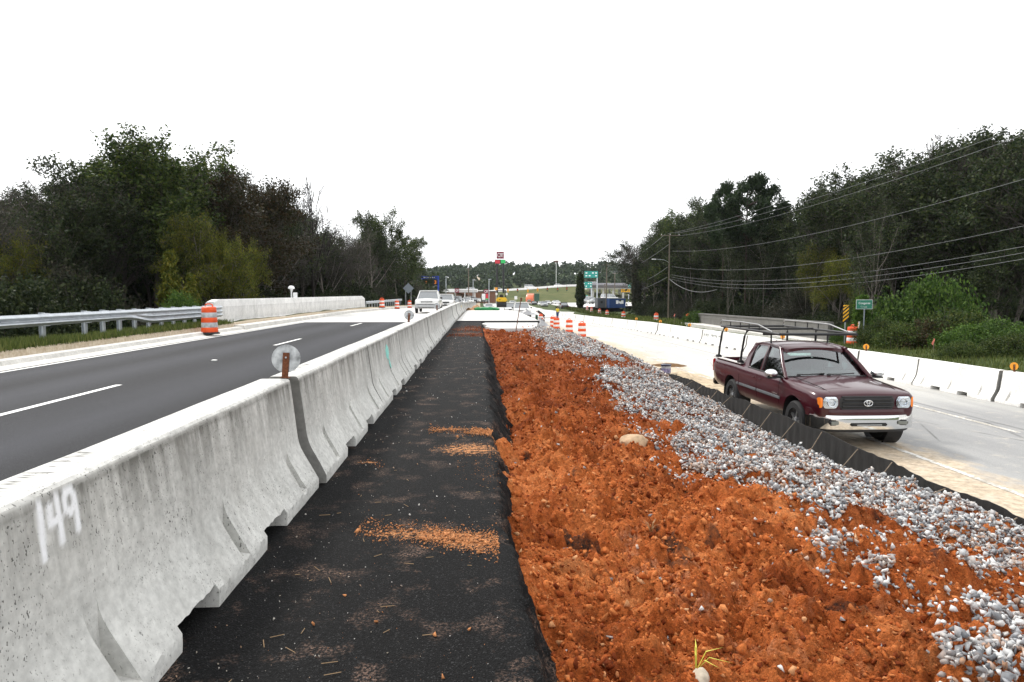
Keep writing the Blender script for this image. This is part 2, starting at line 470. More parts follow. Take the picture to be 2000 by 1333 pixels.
def sheet(name, xs, ys, zf, mat, parent=None, kind='structure', smooth=True):
    A, B = np.meshgrid(np.asarray(xs, float), np.asarray(ys, float), indexing='ij')
    o = link(name, np_mesh(name, np.stack([A, B, zf(A, B)], -1), grid_faces(len(xs), len(ys), True), mat, smooth), parent)
    if kind: tag(o, kind=kind)
    return o
tabz = lambda tab, dz=0: (lambda A, B: np.interp(B, [a for a, b in tab], [b for a, b in tab]) + dz)
DECK_Y = 37.4
left_road = sheet('road', [-10.05, -6, -1.75], np.linspace(-12, DECK_Y, 40), tabz(ZL_TAB), M_ROADL)
left_road['label'] = 'dark asphalt road left of the barrier row'
deck = sheet('bridge_deck', [-10.05, -6, -1.75], np.r_[DECK_Y, np.linspace(39, 420, 90)], tabz(ZL_TAB, .006), M_DECK)
deck['label'] = 'pale concrete deck and road beyond the asphalt'
# far pavement in the middle and to the right, the slip road bending away to the right
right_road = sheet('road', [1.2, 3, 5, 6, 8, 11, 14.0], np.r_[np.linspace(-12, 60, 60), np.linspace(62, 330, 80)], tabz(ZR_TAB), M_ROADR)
right_road['label'] = 'pale dusty road right of the silt fence'
M_FARROAD = concrete_mat('sun bleached pavement', (.60, .59, .57), .1, False, False)
mid = sheet('pavement', [-1.7, 0, 1.6, 6.6], np.linspace(68, 420, 80), tabz(ZR_TAB, .02), M_FARROAD)
mid['label'] = 'pale pavement between the two roads in the distance'
V = []; 
for k in range(60):
    u = k / 59
    y = 102 + 198 * u; xl = 8 + 2 * u; xr = float(np.interp(y, [102, 130, 170, 180], [14.2, 18.6, 22.5, 24])) + 150 * max(0, (y - 180) / 120) ** 1.1
    z = zR(y) + .17 if y > 110 else zR(y) + .05 + .12 * (y - 102) / 8
    V += [(xl, y, z), (xr, y, z + .0)]
V = np.array(V)
far_road = link('slip_road', np_mesh('slip_road', V, np.array([(2 * i, 2 * i + 1, 2 * i + 3, 2 * i + 2) for i in range(59)]), M_FARROAD))
tag(far_road, 'pale slip road bending away to the right in the distance', kind='structure')

def worn_paint():
    t = NT('worn road paint'); p = t.pos(); n = t.noise(14, 5, .7, p); g_ = t.noise(1.2, 4, .6, p)
    c = t.mix(t.ramp(t.math('ADD', n, t.math('MULTIPLY', g_, .6)), [(.70, 0), (.86, 1)]), (.66, .65, .62), (.36, .33, .28)); t.col(c).set(.8, 0, .2); return t.m
# ---- lane markings (4 mm above the road)
def marking(parent, x, y0, y1, w, zf):
    ys = np.linspace(y0, y1, max(2, int((y1 - y0) / 4) + 2))
    return sheet('lane_line', [x - w / 2, x + w / 2], ys, lambda A, B: zf(A, B) + .005, M_PAINT_W, parent, None)
zlf, zrf = tabz(ZL_TAB), tabz(ZR_TAB)
for a, b in [(-3.3, -.3), (8.93, 11.98), (20.9, 23.9), (33.1, 36.1)]:
    marking(left_road, -6.42, a, b, .12, zlf)
marking(left_road, -9.85, -12, DECK_Y, .1, zlf)
for x in (-6.42,):
    for y in np.arange(46, 110, 12.2): marking(deck, x, y, y + 3, .12, tabz(ZL_TAB, .007))
M_PAINT_KEEP = M_PAINT_W; M_PAINT_W = worn_paint()
marking(right_road, 7.5, 3, 13.0, .11, zrf); marking(right_road, 7.5, 16, 30, .11, zrf)
for a in (4.6, 12.6, 24.8, 37): marking(right_road, 10.8, a, a + 4.0, .12, zrf)
M_PAINT_W = M_PAINT_KEEP
# raised pavement marker on the left road
mk = MB().rbox((0, 0, .012), (.12, .12, .024), .01).build('pavement_marker', M_PAINT_W, None, (-6.42, 16.2, -.199))
tag(mk, 'small white raised marker on the dark asphalt lane line', 'road marker')

# ---- curb, gutter, walk on the left
def extrude_y(prof, ys, zf, name, mat, parent=None, smooth=None):
    """prof: list of (x, dz) swept along y with base height zf(y)"""
    n = len(prof); V = np.array([[(x, y, zf(y) + dz) for x, dz in prof] for y in ys]).reshape(-1, 3)
    fs = [tuple(q) for q in grid_faces(len(ys), n).tolist()] + [tuple(range(n)), tuple((len(ys) - 1) * n + k for k in range(n - 1, -1, -1))]
    me = bpy.data.meshes.new(name); me.from_pydata(V.tolist(), [], fs); me.update(); me.materials.append(mat)
    if smooth: sharp(me, smooth)
    return link(name, me, parent)
yc = np.linspace(-6, 30, 13)
for i in range(12):
    ya, yb = yc[i] + .006, yc[i + 1] - .006
    o = extrude_y([(-10.03, .0), (-10.04, .008), (-10.4, -.01 + .012), (-10.52, .03), (-10.58, .13), (-10.64, .145), (-10.86, .145), (-10.88, -.1)], np.linspace(ya, yb, 4), zL, 'curb', M_CURB)
    tag(o, '%s length of pale concrete curb along the dark asphalt' % ordinal(i), 'curb', 'curb lengths along the asphalt', 'structure')
walk = extrude_y([(-10.03, .0), (-10.04, .006), (-10.45, .02), (-10.5, .19), (-10.55, .2), (-11.78, .26), (-11.8, -.3)], np.linspace(29.9, 120, 40), zL, 'sidewalk', M_CURB)
tag(walk, 'pale raised sidewalk along the bridge parapet', kind='structure')

# ---- the fresh asphalt strip with its ragged edge
def edge_w(Y): return .03 + .05 * (fbm(Y * .7, Y * 0 + 3, 3, 21) - .5) * 2 + .03 * (vnoise(Y * 5, Y * 0, 22) - .5) - .004 * (Y - 5) + .12 * (1 - sstep(2.1, 4.4, Y))
ys = np.concatenate([np.arange(-2, 2, .2), 2 * np.exp(np.arange(0, math.log(33.2 / 2), .010))])
prof = [(-1.95, -.3), (-1.94, 0), (-1.2, 0), (-.7, 0), (-.3, 0)] + [(x, 0) for x in np.linspace(-.2, .06, 8)] + [(.105, -.008), (.125, -.035), (.145, -.08), (.165, -.13), (.19, -.19), (.215, -.25), (.25, -.32), (.30, -.42)]
P = np.array(prof)
XX = np.repeat(P[None, :, 0], len(ys), 0); ZZ = np.repeat(P[None, :, 1], len(ys), 0); YY = np.repeat(ys[:, None], len(P), 1)
XX = XX + np.where(P[None, :, 0] > -.25, edge_w(YY), 0)
sl_ = np.clip(P[None, :, 0] - .09, 0, 1); grow_ = sstep(4.5, 8.5, YY) * (1 - .6 * sstep(20, 26, YY)); XX = XX + sl_ * grow_ * .55; ZZ = ZZ * (1 + .1 * grow_)
rough = (fbm(YY * 9, XX * 30, 3, 5) - .5)
ed = np.clip((P[None, :, 0] - .05) / .1, 0, 1)
XX = XX + ed * rough * .11; ZZ = ZZ + ed * ((fbm(YY * 12, XX * 20, 3, 8) - .5) * .08 + (vnoise(YY * 40, XX * 40, 18) - .5) * .03)
ZZ = ZZ + (P[None, :, 0] > -1.9) * (fbm(YY * 1.2, XX * 1.2, 3, 4) - .5) * .008
strip = link('asphalt_strip', np_mesh('asphalt_strip', np.stack([XX, YY, ZZ], -1), grid_faces(len(ys), len(P)), M_STRIP, True))
tag(strip, 'black fresh asphalt strip between the barrier row and the clay', kind='structure')

# ---- clay bank
ZF_TAB = [(0, -.92), (7.3, -.95), (8.6, -1.15), (10, -1.23), (13, -1.23), (16, -1.1), (19, -.95), (22, -.84), (40, -.80)]
def bank_z(X, Y):
    s = np.clip((X - .25) / 5.15, 0, 1)
    zf = np.interp(Y, [a for a, b in ZF_TAB], [b for a, b in ZF_TAB])
    dip = (.05 + .18 * sstep(4.5, 8.5, Y)) * (1 - sstep(19, 25, Y)) * (1 - sstep(.35, .85, X))
    near = -.17 + (zf + .17) * s ** 1.05 - dip
    fl_ = -.20 + .07 * sstep(22, 27, Y)
    far = fl_ + (zf - fl_) * sstep(.40, 1.02, s) - dip
    t = sstep(11, 21, Y)
    return near * (1 - t) + far * t
def ground_hit(px, py):
    d = CAM_M @ np.array([(px - 1000) / F, (666.5 - py) / F, -1.0]); k = 3.0
    for _ in range(60):
        z = float(bank_z(d[0] * k, d[1] * k)); k += .6 * ((z - CH) / d[2] - k)
    return (d[0] * k, d[1] * k)
GRAVEL_PX = [
    [(2060, 1110), (1960, 1070), (1860, 1055), (1800, 1040), (1700, 1010), (1640, 1040), (1595, 1075), (1600, 1030), (1560, 1005), (1520, 960), (1500, 935), (1400, 915), (1340, 900), (1320, 870), (1330, 845),
     (1290, 820), (1230, 795), (1200, 780), (1170, 750), (1175, 725), (1240, 725), (1290, 740), (1350, 780), (1420, 800), (1480, 840), (1560, 850), (1640, 895), (1720, 930), (1800, 960), (1900, 985), (2060, 1040)],
    [(1040, 642), (1060, 640), (1100, 648), (1140, 664), (1180, 688), (1225, 706), (1200, 708), (1150, 700), (1100, 693), (1065, 686), (1075, 672), (1040, 660)],
    [(1790, 1400), (1812, 1310), (1850, 1262), (1900, 1212), (1950, 1180), (2100, 1150), (2100, 1400)],
    [(1860, 1110), (1930, 1080), (2010, 1095), (2010, 1125), (1920, 1120)],
    [(1580, 1090), (1620, 1060), (1660, 1075), (1650, 1105), (1600, 1110)],
    [(1730, 1120), (1760, 1130), (1760, 1180), (1725, 1175)],
    [(1205, 790), (1225, 785), (1220, 800), (1200, 803)]]
SPARSE_PX = [[(1570, 1050), (1700, 1020), (1850, 1070), (2060, 1095), (2060, 1200), (1920, 1200), (1830, 1290), (1780, 1230), (1700, 1190), (1610, 1120)], [(1170, 770), (1230, 780), (1330, 850), (1500, 930), (1590, 1020), (1480, 985), (1330, 925), (1240, 850)], [(1180, 690), (1260, 715), (1230, 745), (1170, 730)]]
GRAVEL = [np.array([ground_hit(*p) for p in poly]) for poly in GRAVEL_PX]
SPARSE = [np.array([ground_hit(*p) for p in poly]) for poly in SPARSE_PX]
def in_poly(X, Y, poly):
    c = np.zeros(np.shape(X), bool); n = len(poly)
    for i in range(n):
        x1, y1 = poly[i]; x2, y2 = poly[i - 1]
        hit = ((y1 > Y) != (y2 > Y)) & (X < (x2 - x1) * (Y - y1) / (y2 - y1 + 1e-12) + x1)
        c ^= hit
    return c
def gravel_mask(X, Y, jit=.16):
    wx = X + (fbm(X * 2.5, Y * 2.0, 3, 31) - .5) * 2 * jit; wy = Y + (fbm(X * 2.5, Y * 2.0, 3, 47) - .5) * 3 * jit
    m = np.zeros(np.shape(X), bool)
    for p in GRAVEL: m |= in_poly(wx, wy, p)
    m &= (fbm(X * 3.1 + 7, Y * 3.1, 3, 83) < .63 + .16 * np.clip((X - 2.2) / 2.0, 0, 1))
    # stones along the foot of the fence everywhere
    m |= (X > 5.12 - .35 * vnoise(Y * .9, Y * 0, 77)) & (Y > 6)
    return m
def bank_full(X, Y):
    z = bank_z(X, Y)
    s = np.clip((X - .2) / .5, 0, 1); e = np.clip((5.45 - X) / .3, .25, 1)
    a = s * e
    z = z + a * ((fbm(X * .7, Y * .7, 3, 11) - .5) * .30 + (fbm(X * 2.3, Y * 2.3, 3, 12) - .5) * .24)
    wx = X + (vnoise(X * 9, Y * 9, 61) - .5) * .07; wy = Y + (vnoise(X * 9, Y * 9, 62) - .5) * .07
    b1 = np.abs(vnoise(wx * 6.5, wy * 6.5, 13) - .5) * 2; b2 = np.abs(vnoise(wx * 15, wy * 15, 14) - .5) * 2; b3 = np.abs(vnoise(wx * 34, wy * 34, 15) - .5) * 2
    mod = .45 + 1.1 * fbm(X * 1.7, Y * 1.7, 3, 63)
    z = z + (.35 + .65 * s) * e * mod * ((b1 - .5) * .14 + (b2 - .5) * .070 + (b3 - .5) * .034 + (vnoise(X * 70, Y * 70, 16) - .5) * .014)
    # spills that climb the edge of the strip
    for yc_, w_, h_ in ((3.55, .28, .16), (4.5, .2, .12), (5.55, .22, .16), (6.75, .26, .26), (2.7, .2, .08)):
        z = z + h_ * np.exp(-((Y - yc_) / w_) ** 2) * np.exp(-((X - .2) / .16) ** 2)
    return z
ys = 1.7 * np.exp(np.arange(0, math.log(29.5 / 1.7), .0040)); xs = np.concatenate([np.arange(.10, 3.2, .0115), np.arange(3.2, 5.42, .02)])
A, B = np.meshgrid(xs, ys, indexing='ij')
def clay_mat():
    t = NT('red clay'); p = t.pos(); n = t.noise(1.4, 6, .7, p); f = t.noise(34, 5, .75, p); m = t.noise(6, 5, .7, p)
    c = t.ramp(n, [(.28, (.20, .044, .012)), (.46, (.36, .090, .021)), (.60, (.48, .145, .040)), (.78, (.60, .27, .11))])
    c = t.mix(.7, c, t.ramp(f, [(.28, .25), (.50, .95), (.72, 1.7)]), 'MULTIPLY')
    c = t.mix(t.ramp(m, [(.58, 0), (.78, .55)]), c, (.46, .21, .085))
    x = t.sep(p, 0); y = t.sep(p, 1)
    b = t.noise(1.9, 4, .6, t.mapped((1, 1, 1), p, (11, 4, 0)))
    nearl = t.ramp(x, [(.0, 1), (1, .35)])
    bl = t.math('MULTIPLY', t.ramp(b, [(.61, 0), (.67, 1)]), t.ramp(f, [(.35, .4), (.6, 1)]))
    c = t.mix(bl, c, (.022, .018, .016))
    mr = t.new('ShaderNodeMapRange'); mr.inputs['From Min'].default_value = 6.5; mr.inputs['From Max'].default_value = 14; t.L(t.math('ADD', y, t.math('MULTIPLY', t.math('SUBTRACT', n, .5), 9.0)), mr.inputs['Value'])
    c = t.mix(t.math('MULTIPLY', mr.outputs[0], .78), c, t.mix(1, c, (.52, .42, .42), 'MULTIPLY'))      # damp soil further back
    # washed sand patches near the gravel
    s = t.noise(1.1, 5, .65, t.mapped((1, 1, 1), p, (5, 21, 0)))
    c = t.mix(t.math('MULTIPLY', t.ramp(s, [(.6, 0), (.74, .8)]), t.ramp(f, [(.4, 0), (.6, 1)])), c, (.50, .36, .24))
    g2 = t.noise(120, 3, .7, p)
    w_ = t.noise(.8, 5, .65, t.mapped((1, 1, 1), p, (9, 2, 0)))
    c = t.mix(1, c, t.ramp(w_, [(.32, (.55, .46, .44)), (.50, (1.08, 1.08, 1.08)), (.66, (1.25, 1.4, 1.6))]), 'MULTIPLY')
    c = t.mix(.5, c, t.ramp(g2, [(.34, .35), (.52, 1.0), (.68, 1.6)]), 'MULTIPLY')
    t.col(c).set(.95, 0, .12).bump(t.math('ADD', t.math('ADD', f, t.math('MULTIPLY', g2, .5)), t.math('MULTIPLY', m, .6)), 1.0, .025)
    return t.m
M_CLAY = clay_mat()
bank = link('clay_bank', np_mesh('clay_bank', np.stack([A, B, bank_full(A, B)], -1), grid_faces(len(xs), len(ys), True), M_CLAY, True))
tag(bank, 'rough red clay ground between the asphalt strip and the silt fence', kind='structure')

# ---- clods, stones and crumbs
t_ = (1 + 5 ** .5) / 2
ICO_V = np.array([(-1, t_, 0), (1, t_, 0), (-1, -t_, 0), (1, -t_, 0), (0, -1, t_), (0, 1, t_), (0, -1, -t_), (0, 1, -t_), (t_, 0, -1), (t_, 0, 1), (-t_, 0, -1), (-t_, 0, 1)]) / math.sqrt(1 + t_ * t_)
ICO_F = np.array([(0, 11, 5), (0, 5, 1), (0, 1, 7), (0, 7, 10), (0, 10, 11), (1, 5, 9), (5, 11, 4), (11, 10, 2), (10, 7, 6), (7, 1, 8), (3, 9, 4), (3, 4, 2), (3, 2, 6), (3, 6, 8), (3, 8, 9), (4, 9, 5), (2, 4, 11), (6, 2, 10), (8, 6, 7), (9, 8, 1)])
def rand_rot(n):
    q = rng.normal(size=(n, 4)); q /= np.linalg.norm(q, axis=1)[:, None]
    w, x, y, z = q.T
    return np.stack([np.stack([1 - 2 * (y * y + z * z), 2 * (x * y - z * w), 2 * (x * z + y * w)], -1),
                     np.stack([2 * (x * y + z * w), 1 - 2 * (x * x + z * z), 2 * (y * z - x * w)], -1),
                     np.stack([2 * (x * z - y * w), 2 * (y * z + x * w), 1 - 2 * (x * x + y * y)], -1)], 1)
def hull_protos(k, npts, seed):
    out = []; r = np.random.default_rng(seed)
    while len(out) < k:
        bm = bmesh.new(); p = r.normal(size=(npts, 3)); p /= np.linalg.norm(p, axis=1)[:, None]; p *= r.uniform(.78, 1.1, (npts, 1))
        for q in p: bm.verts.new(q)
        res = bmesh.ops.convex_hull(bm, input=list(bm.verts)); bmesh.ops.delete(bm, geom=[g_ for g_ in res['geom_interior'] if isinstance(g_, bmesh.types.BMVert)], context='VERTS')
        bmesh.ops.triangulate(bm, faces=list(bm.faces)); bm.verts.index_update(); bm.verts.ensure_lookup_table()
        out.append((np.array([tuple(v.co) for v in bm.verts]), np.array([[v.index for v in f.verts] for f in bm.faces]))); bm.free()
    return out
HULLS = hull_protos(32, 8, 5)
def stones(pos, size, jag=.28, flat=(.4, .85)):
    pos = np.asarray(pos, float); size = np.asarray(size, float); n = len(pos); kind = rng.integers(0, len(HULLS), n); VV = []; FF = []; off = 0
    sc = np.stack([np.ones(n), rng.uniform(.6, .95, n), rng.uniform(*flat, n)], -1) * size[:, None]; Rm = rand_rot(n)
    for k, (hv, hf) in enumerate(HULLS):
        i = np.where(kind == k)[0]
        if not len(i): continue
        v = np.einsum('nij,nkj->nki', Rm[i], hv[None] * sc[i][:, None, :]) + pos[i][:, None, :]
        FF.append((hf[None] + (np.arange(len(i)) * len(hv))[:, None, None] + off).reshape(-1, 3)); VV.append(v.reshape(-1, 3)); off += len(i) * len(hv)
    return np.concatenate(VV), np.concatenate(FF)
def stones_old(pos, size, jag=.28, flat=(.55, 1.0)):
    n = len(pos)
    v = ICO_V[None] * (1 + rng.uniform(-jag, jag, (n, 12, 1)))
    sc = np.stack([np.ones(n), rng.uniform(.6, 1, n), rng.uniform(*flat, n)], -1) * np.asarray(size)[:, None]
    v = v * sc[:, None, :]
    v = np.einsum('nij,nkj->nki', rand_rot(n), v) + np.asarray(pos)[:, None, :]
    f = ICO_F[None] + (np.arange(n) * 12)[:, None, None]
    return v.reshape(-1, 3), f.reshape(-1, 3)
def stone_mat(name, lo, mid_, hi, orange=.1):
    t = NT(name); r = t.island(); p = t.pos(); n = t.noise(45, 4, .65, p); o = t.rand()
    rr = t.math('FRACT', t.math('ADD', r, t.math('MULTIPLY', o, 7.3)))
    c = t.ramp(rr, [(.05, lo), (.45, mid_), (.9, hi)])
    c = t.mix(.35, c, t.ramp(n, [(.3, .55), (.7, 1.3)]), 'MULTIPLY')
    q = t.math('FRACT', t.math('MULTIPLY', rr, 17.31))
    c = t.mix(t.math('MULTIPLY', t.ramp(q, [(1 - orange - .02, 0), (1 - orange, .8)]), t.ramp(n, [(.3, .4), (.6, 1)])), c, (.38, .19, .09))
    d_ = t.noise(1.7, 5, .65, p)
    c = t.mix(t.math('MULTIPLY', t.ramp(d_, [(.50, 0), (.66, .7)]), t.ramp(n, [(.35, .25), (.6, 1)])), c, (.40, .24, .14))      # clay dust
    t.col(c).set(.8, 0, .3).bump(n, .3, .003)
    return t.m
M_STONE = stone_mat('crushed granite', (.14, .147, .16), (.38, .388, .40), (.68, .68, .665), .14)
# candidate stone spots, denser close to the camera
N = 165000
yy = 2.4 * np.exp(rng.uniform(0, math.log(31 / 2.4), N)); xx = rng.uniform(.3, 5.38, N)
keep = rng.uniform(0, 1, N) < np.clip(yy / 11.0, .36, 1.15)
m = gravel_mask(xx, yy) & keep
loose = (~m) & (rng.uniform(0, 1, N) < .16 * np.clip(fbm(xx * 2, yy * 2, 3, 88) * 3 - .9, 0, 2)) & keep & (gravel_mask(xx, yy, 1.3) | gravel_mask(xx + .35, yy, .7) | gravel_mask(xx + .15, yy + .2, .5) | (rng.uniform(0, 1, N) < .05))
def vis(x, y):
    px = (x / y) * F + 938
    return (px < 2100)
sp_ = np.zeros(N, bool)
for p_ in SPARSE: sp_ |= in_poly(xx + (fbm(xx * 2, yy * 2, 2, 5) - .5) * .4, yy + (fbm(xx * 2, yy * 2, 2, 6) - .5) * .6, p_)
loose |= (~m) & sp_ & keep & (rng.uniform(0, 1, N) < np.clip(fbm(xx * 3.2, yy * 3.2, 3, 99) * 1.8 - .68, 0, .5))
gx_ = xx[m | loose]; gy_ = yy[m | loose]
k_ = vis(gx_, gy_); gx_, gy_ = gx_[k_], gy_[k_]
sz = rng.uniform(.018, .038, len(gx_)) * np.where(m[m | loose][k_], 1, .85) * np.where(rng.uniform(0, 1, len(gx_)) < .1, 1.35, 1) * np.clip(.9 + gy_ / 60, .9, 1.6)
pile = fbm(gx_ * 1.6, gy_ * 1.6, 3, 71) * .10
gz_ = bank_full(gx_, gy_) + rng.uniform(-.2, 1.0, len(gx_)) * sz + pile * m[m | loose][k_] * .7
pos = np.stack([gx_, gy_, gz_], -1)
show = sz / gy_
big = np.argsort(-show)[:300]
rest = np.setdiff1d(np.arange(len(pos)), big)
sv, sf = stones(pos[rest], sz[rest])
gr = link('gravel', np_mesh('gravel', sv, sf, M_STONE), bank)
tag(gr, 'grey crushed stone spread over the clay beside the silt fence', kind='stuff')
protos = []
for k in range(10):
    v, f = stones(np.zeros((1, 3)), [1.0]); protos.append(np_mesh('stone', v, f, M_STONE))
for i, j in enumerate(big):
    o = link('stone', protos[i % 10], bank, pos[j]); s_ = float(sz[j]); o.scale = (s_, s_, s_); o.rotation_euler = tuple(rng.uniform(0, 6.28, 3))
# clay clods
N = 72000
yy = 2.2 * np.exp(rng.uniform(0, math.log(28 / 2.2), N)); xx = rng.uniform(.22, 5.2, N)
gm = gravel_mask(xx, yy, .1); kp = vis(xx, yy) & ((~gm) | (rng.uniform(0, 1, N) < .06)); xx, yy = xx[kp], yy[kp]
cl = fbm(xx * 1.3, yy * 1.3, 3, 91)
kp = rng.uniform(0, 1, len(xx)) < cl * 1.5; xx, yy = xx[kp], yy[kp]
cs = rng.exponential(.0085, len(xx)) + .006; cs = np.minimum(cs, .046) * np.clip(.8 + yy / 25, .8, 1.6)
cpos = np.stack([xx, yy, bank_full(xx, yy) + cs * .15], -1)
def clod_mat():
    t = NT('clay clods'); p = t.pos(); r = t.island(); o = t.rand(); f = t.noise(60, 4, .7, p)
    rr = t.math('FRACT', t.math('ADD', r, t.math('MULTIPLY', o, 5.7)))
    c = t.ramp(rr, [(0, (.13, .028, .009)), (.3, (.30, .070, .017)), (.65, (.46, .135, .036)), (.94, (.50, .18, .06)), (1, (.54, .30, .15))])
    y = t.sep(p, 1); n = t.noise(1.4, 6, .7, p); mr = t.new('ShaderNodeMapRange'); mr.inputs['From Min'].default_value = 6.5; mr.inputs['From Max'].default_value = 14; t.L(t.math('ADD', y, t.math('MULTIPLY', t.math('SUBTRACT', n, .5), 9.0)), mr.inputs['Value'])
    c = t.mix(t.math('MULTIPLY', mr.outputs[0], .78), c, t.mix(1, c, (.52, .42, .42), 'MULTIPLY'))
    w_ = t.noise(.8, 5, .65, t.mapped((1, 1, 1), p, (9, 2, 0)))
    c = t.mix(1, c, t.ramp(w_, [(.32, (.55, .46, .44)), (.50, (1.08, 1.08, 1.08)), (.66, (1.25, 1.4, 1.6))]), 'MULTIPLY')
    c = t.mix(.6, c, t.ramp(f, [(.3, .4), (.7, 1.4)]), 'MULTIPLY'); t.col(c).set(.95, 0, .1).bump(f, .8, .01); return t.m
M_CLOD = clod_mat()
order = np.argsort(-cs / yy); bigc = order[:120]; restc = order[120:]
v, f = stones(cpos[restc], cs[restc], .3, (.5, .9))
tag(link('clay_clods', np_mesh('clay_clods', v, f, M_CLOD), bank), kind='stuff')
protos = []
for k in range(8):
    v, f = stones(np.zeros((1, 3)), [1.0], .3, (.5, .9)); protos.append(np_mesh('clod', v, f, M_CLOD))
for i, j in enumerate(bigc):
    o = link('clod', protos[i % 8], bank, cpos[j]); s_ = float(cs[j]); o.scale = (s_, s_, s_); o.rotation_euler = tuple(rng.uniform(0, 6.28, 3))
# clay crumbs spilled on the strip, stone chips
C = []
for (x0, x1, y0, sy, n, s0) in ((-.75, .10, 3.85, .09, 3600, .0065), (-.35, .1, 3.74, .08, 2600, .007), (-.55, .25, 6.78, .10, 1500, .008), (-.1, .25, 6.7, .08, 1400, .011), (-.3, .2, 5.9, .2, 260, .006), (-1.05, -.8, 5.55, .06, 160, .006),
                                (-.2, .15, 5.2, .25, 300, .005), (-1.1, .1, 22.5, .5, 900, .022), (-1.1, .2, 25.5, .8, 900, .024), (-.8, .1, 27.5, .8, 600, .02), (-.9, .05, 3.2, .8, 260, .003)):
    x = rng.uniform(x0, x1, n); t = (x - x0) / (x1 - x0)
    y = y0 + rng.normal(0, sy, n) - (t - .5) * .25 * (y0 < 8); s = (rng.exponential(s0 * .6, n) + s0 * .4) * .6
    kk = (rng.uniform(0, 1, n) < .35 + .65 * t) & (x < .12 + edge_w(y)); C.append(np.stack([x, y, s * .3, s], -1)[kk])
C = np.concatenate(C); C[:, 3] = np.minimum(C[:, 3], .03)
M_CRUMB = simple('dry clay crumbs', (.46, .20, .085), .95, 0, .1, .4, 60)
farc = C[:, 1] > 15; v, f = stones(C[farc][:, :3], C[farc][:, 3], .3, (.5, .9)); tag(link('clay_crumbs', np_mesh('clay_crumbs', v, f, M_CLOD), strip), kind='stuff'); C = C[~farc]
v, f = stones(C[:, :3], C[:, 3], .3, (.5, .9))
tag(link('clay_crumbs', np_mesh('clay_crumbs', v, f, M_CRUMB), strip), kind='stuff')
n = 2600
y = 2.0 * np.exp(rng.uniform(0, math.log(30 / 2.0), n)); x = rng.uniform(-1.15, .1, n); kk = fbm(x * 2.2, y * 2.2, 3, 41) > rng.uniform(.25, .75, n); x, y = x[kk], y[kk]; n = len(x); s = rng.exponential(.0017, n) + .0011; s = np.minimum(s, .011) * np.clip(.7 + y / 10, 1, 2.4)
M_CHIP = stone_mat('pale chips', (.3, .26, .2), (.5, .47, .43), (.72, .70, .68), .2)
v, f = stones(np.stack([x, y, s * .4], -1), s, .3)
tag(link('stone_chips', np_mesh('stone_chips', v, f, M_CHIP), strip), kind='stuff')
# twigs and bark chips on the strip
tw = MB()
for k in range(46):
    y = 2.2 * math.exp(random.uniform(0, 1.2)); x = random.uniform(-1.0, .05); a = random.uniform(0, 6.28); l = random.uniform(.015, .07)
    tw.cyl((x, y, .004), (x + math.cos(a) * l, y + math.sin(a) * l, .005), .0016, n=4)
tag(tw.build('twigs', simple('dry straw', (.30, .20, .11), .8), strip), kind='stuff')
for k, (px, py) in enumerate([(611, 1222), (735, 1217), (673, 1165), (917, 1230), (850, 1242), (865, 1325)]):
    d = CAM_M @ np.array([(px - 1000) / F, (666.5 - py) / F, -1.0]); q = -CH / d[2]
    v, f = stones(np.array([[d[0] * q, d[1] * q, .006]]), [.016], .3, (.35, .6))
    o = link('bark_chip', np_mesh('bark_chip', v, f, M_CRUMB)); tag(o, ['flat orange bark chip beside the near barrier on black asphalt', 'small orange clod in the middle of the black asphalt', 'reddish clod beside a dusty spot on black asphalt', 'pale orange clod near the strip edge by the clay', 'thin orange chip lying right of centre on the asphalt', 'orange clay lump at the bottom edge of the asphalt strip'][k], 'debris', 'debris on the asphalt')
# two boulders and a paper scrap in the clay
M_BOULDER = simple('tan boulder', (.42, .30, .19), .9, 0, .2, .3, 9, .6)
def boulder(px, py, r, lab, mat=M_BOULDER, sc=(1, .8, .7), nm='boulder', cat='rock'):
    x, y = ground_hit(px, py)
    bm = bmesh.new(); bmesh.ops.create_icosphere(bm, subdivisions=3, radius=1)
    for q in bm.verts:
        c = q.co; k = 1 + .35 * (float(fbm(c.x * 2 + 5 + px, c.y * 2 + c.z * 1.7, 4, 3)) - .5) * 2
        q.co = Vector((c.x * sc[0] * k, c.y * sc[1] * k, c.z * sc[2] * k)) * r
    me = bpy.data.meshes.new(nm); bm.to_mesh(me); bm.free(); me.materials.append(mat); sharp(me, 50)
    o = link(nm, me, None, (x, y, float(bank_full(np.array([x]), np.array([y]))[0]) + r * sc[2] * .3)); o.rotation_euler = (0, 0, px)
    return tag(o, lab, cat)
boulder(1240, 862, .19, 'large clay-smeared tan rock in the middle of the red clay', M_BOULDER, (1.1, .8, .62))
boulder(1252, 812, .09, 'pale stone standing upright in the clay near the gravel', simple('pale rock', (.55, .5, .46), .9, 0, .2, .25, 12, .5), (.5, .5, 1.1))
boulder(1368, 1318, .05, 'pale stone at the bottom edge beside the yellow grass sprig', simple('buff rock', (.42, .36, .28), .9, 0, .2, .3, 20, .5), (1.1, .8, .8))
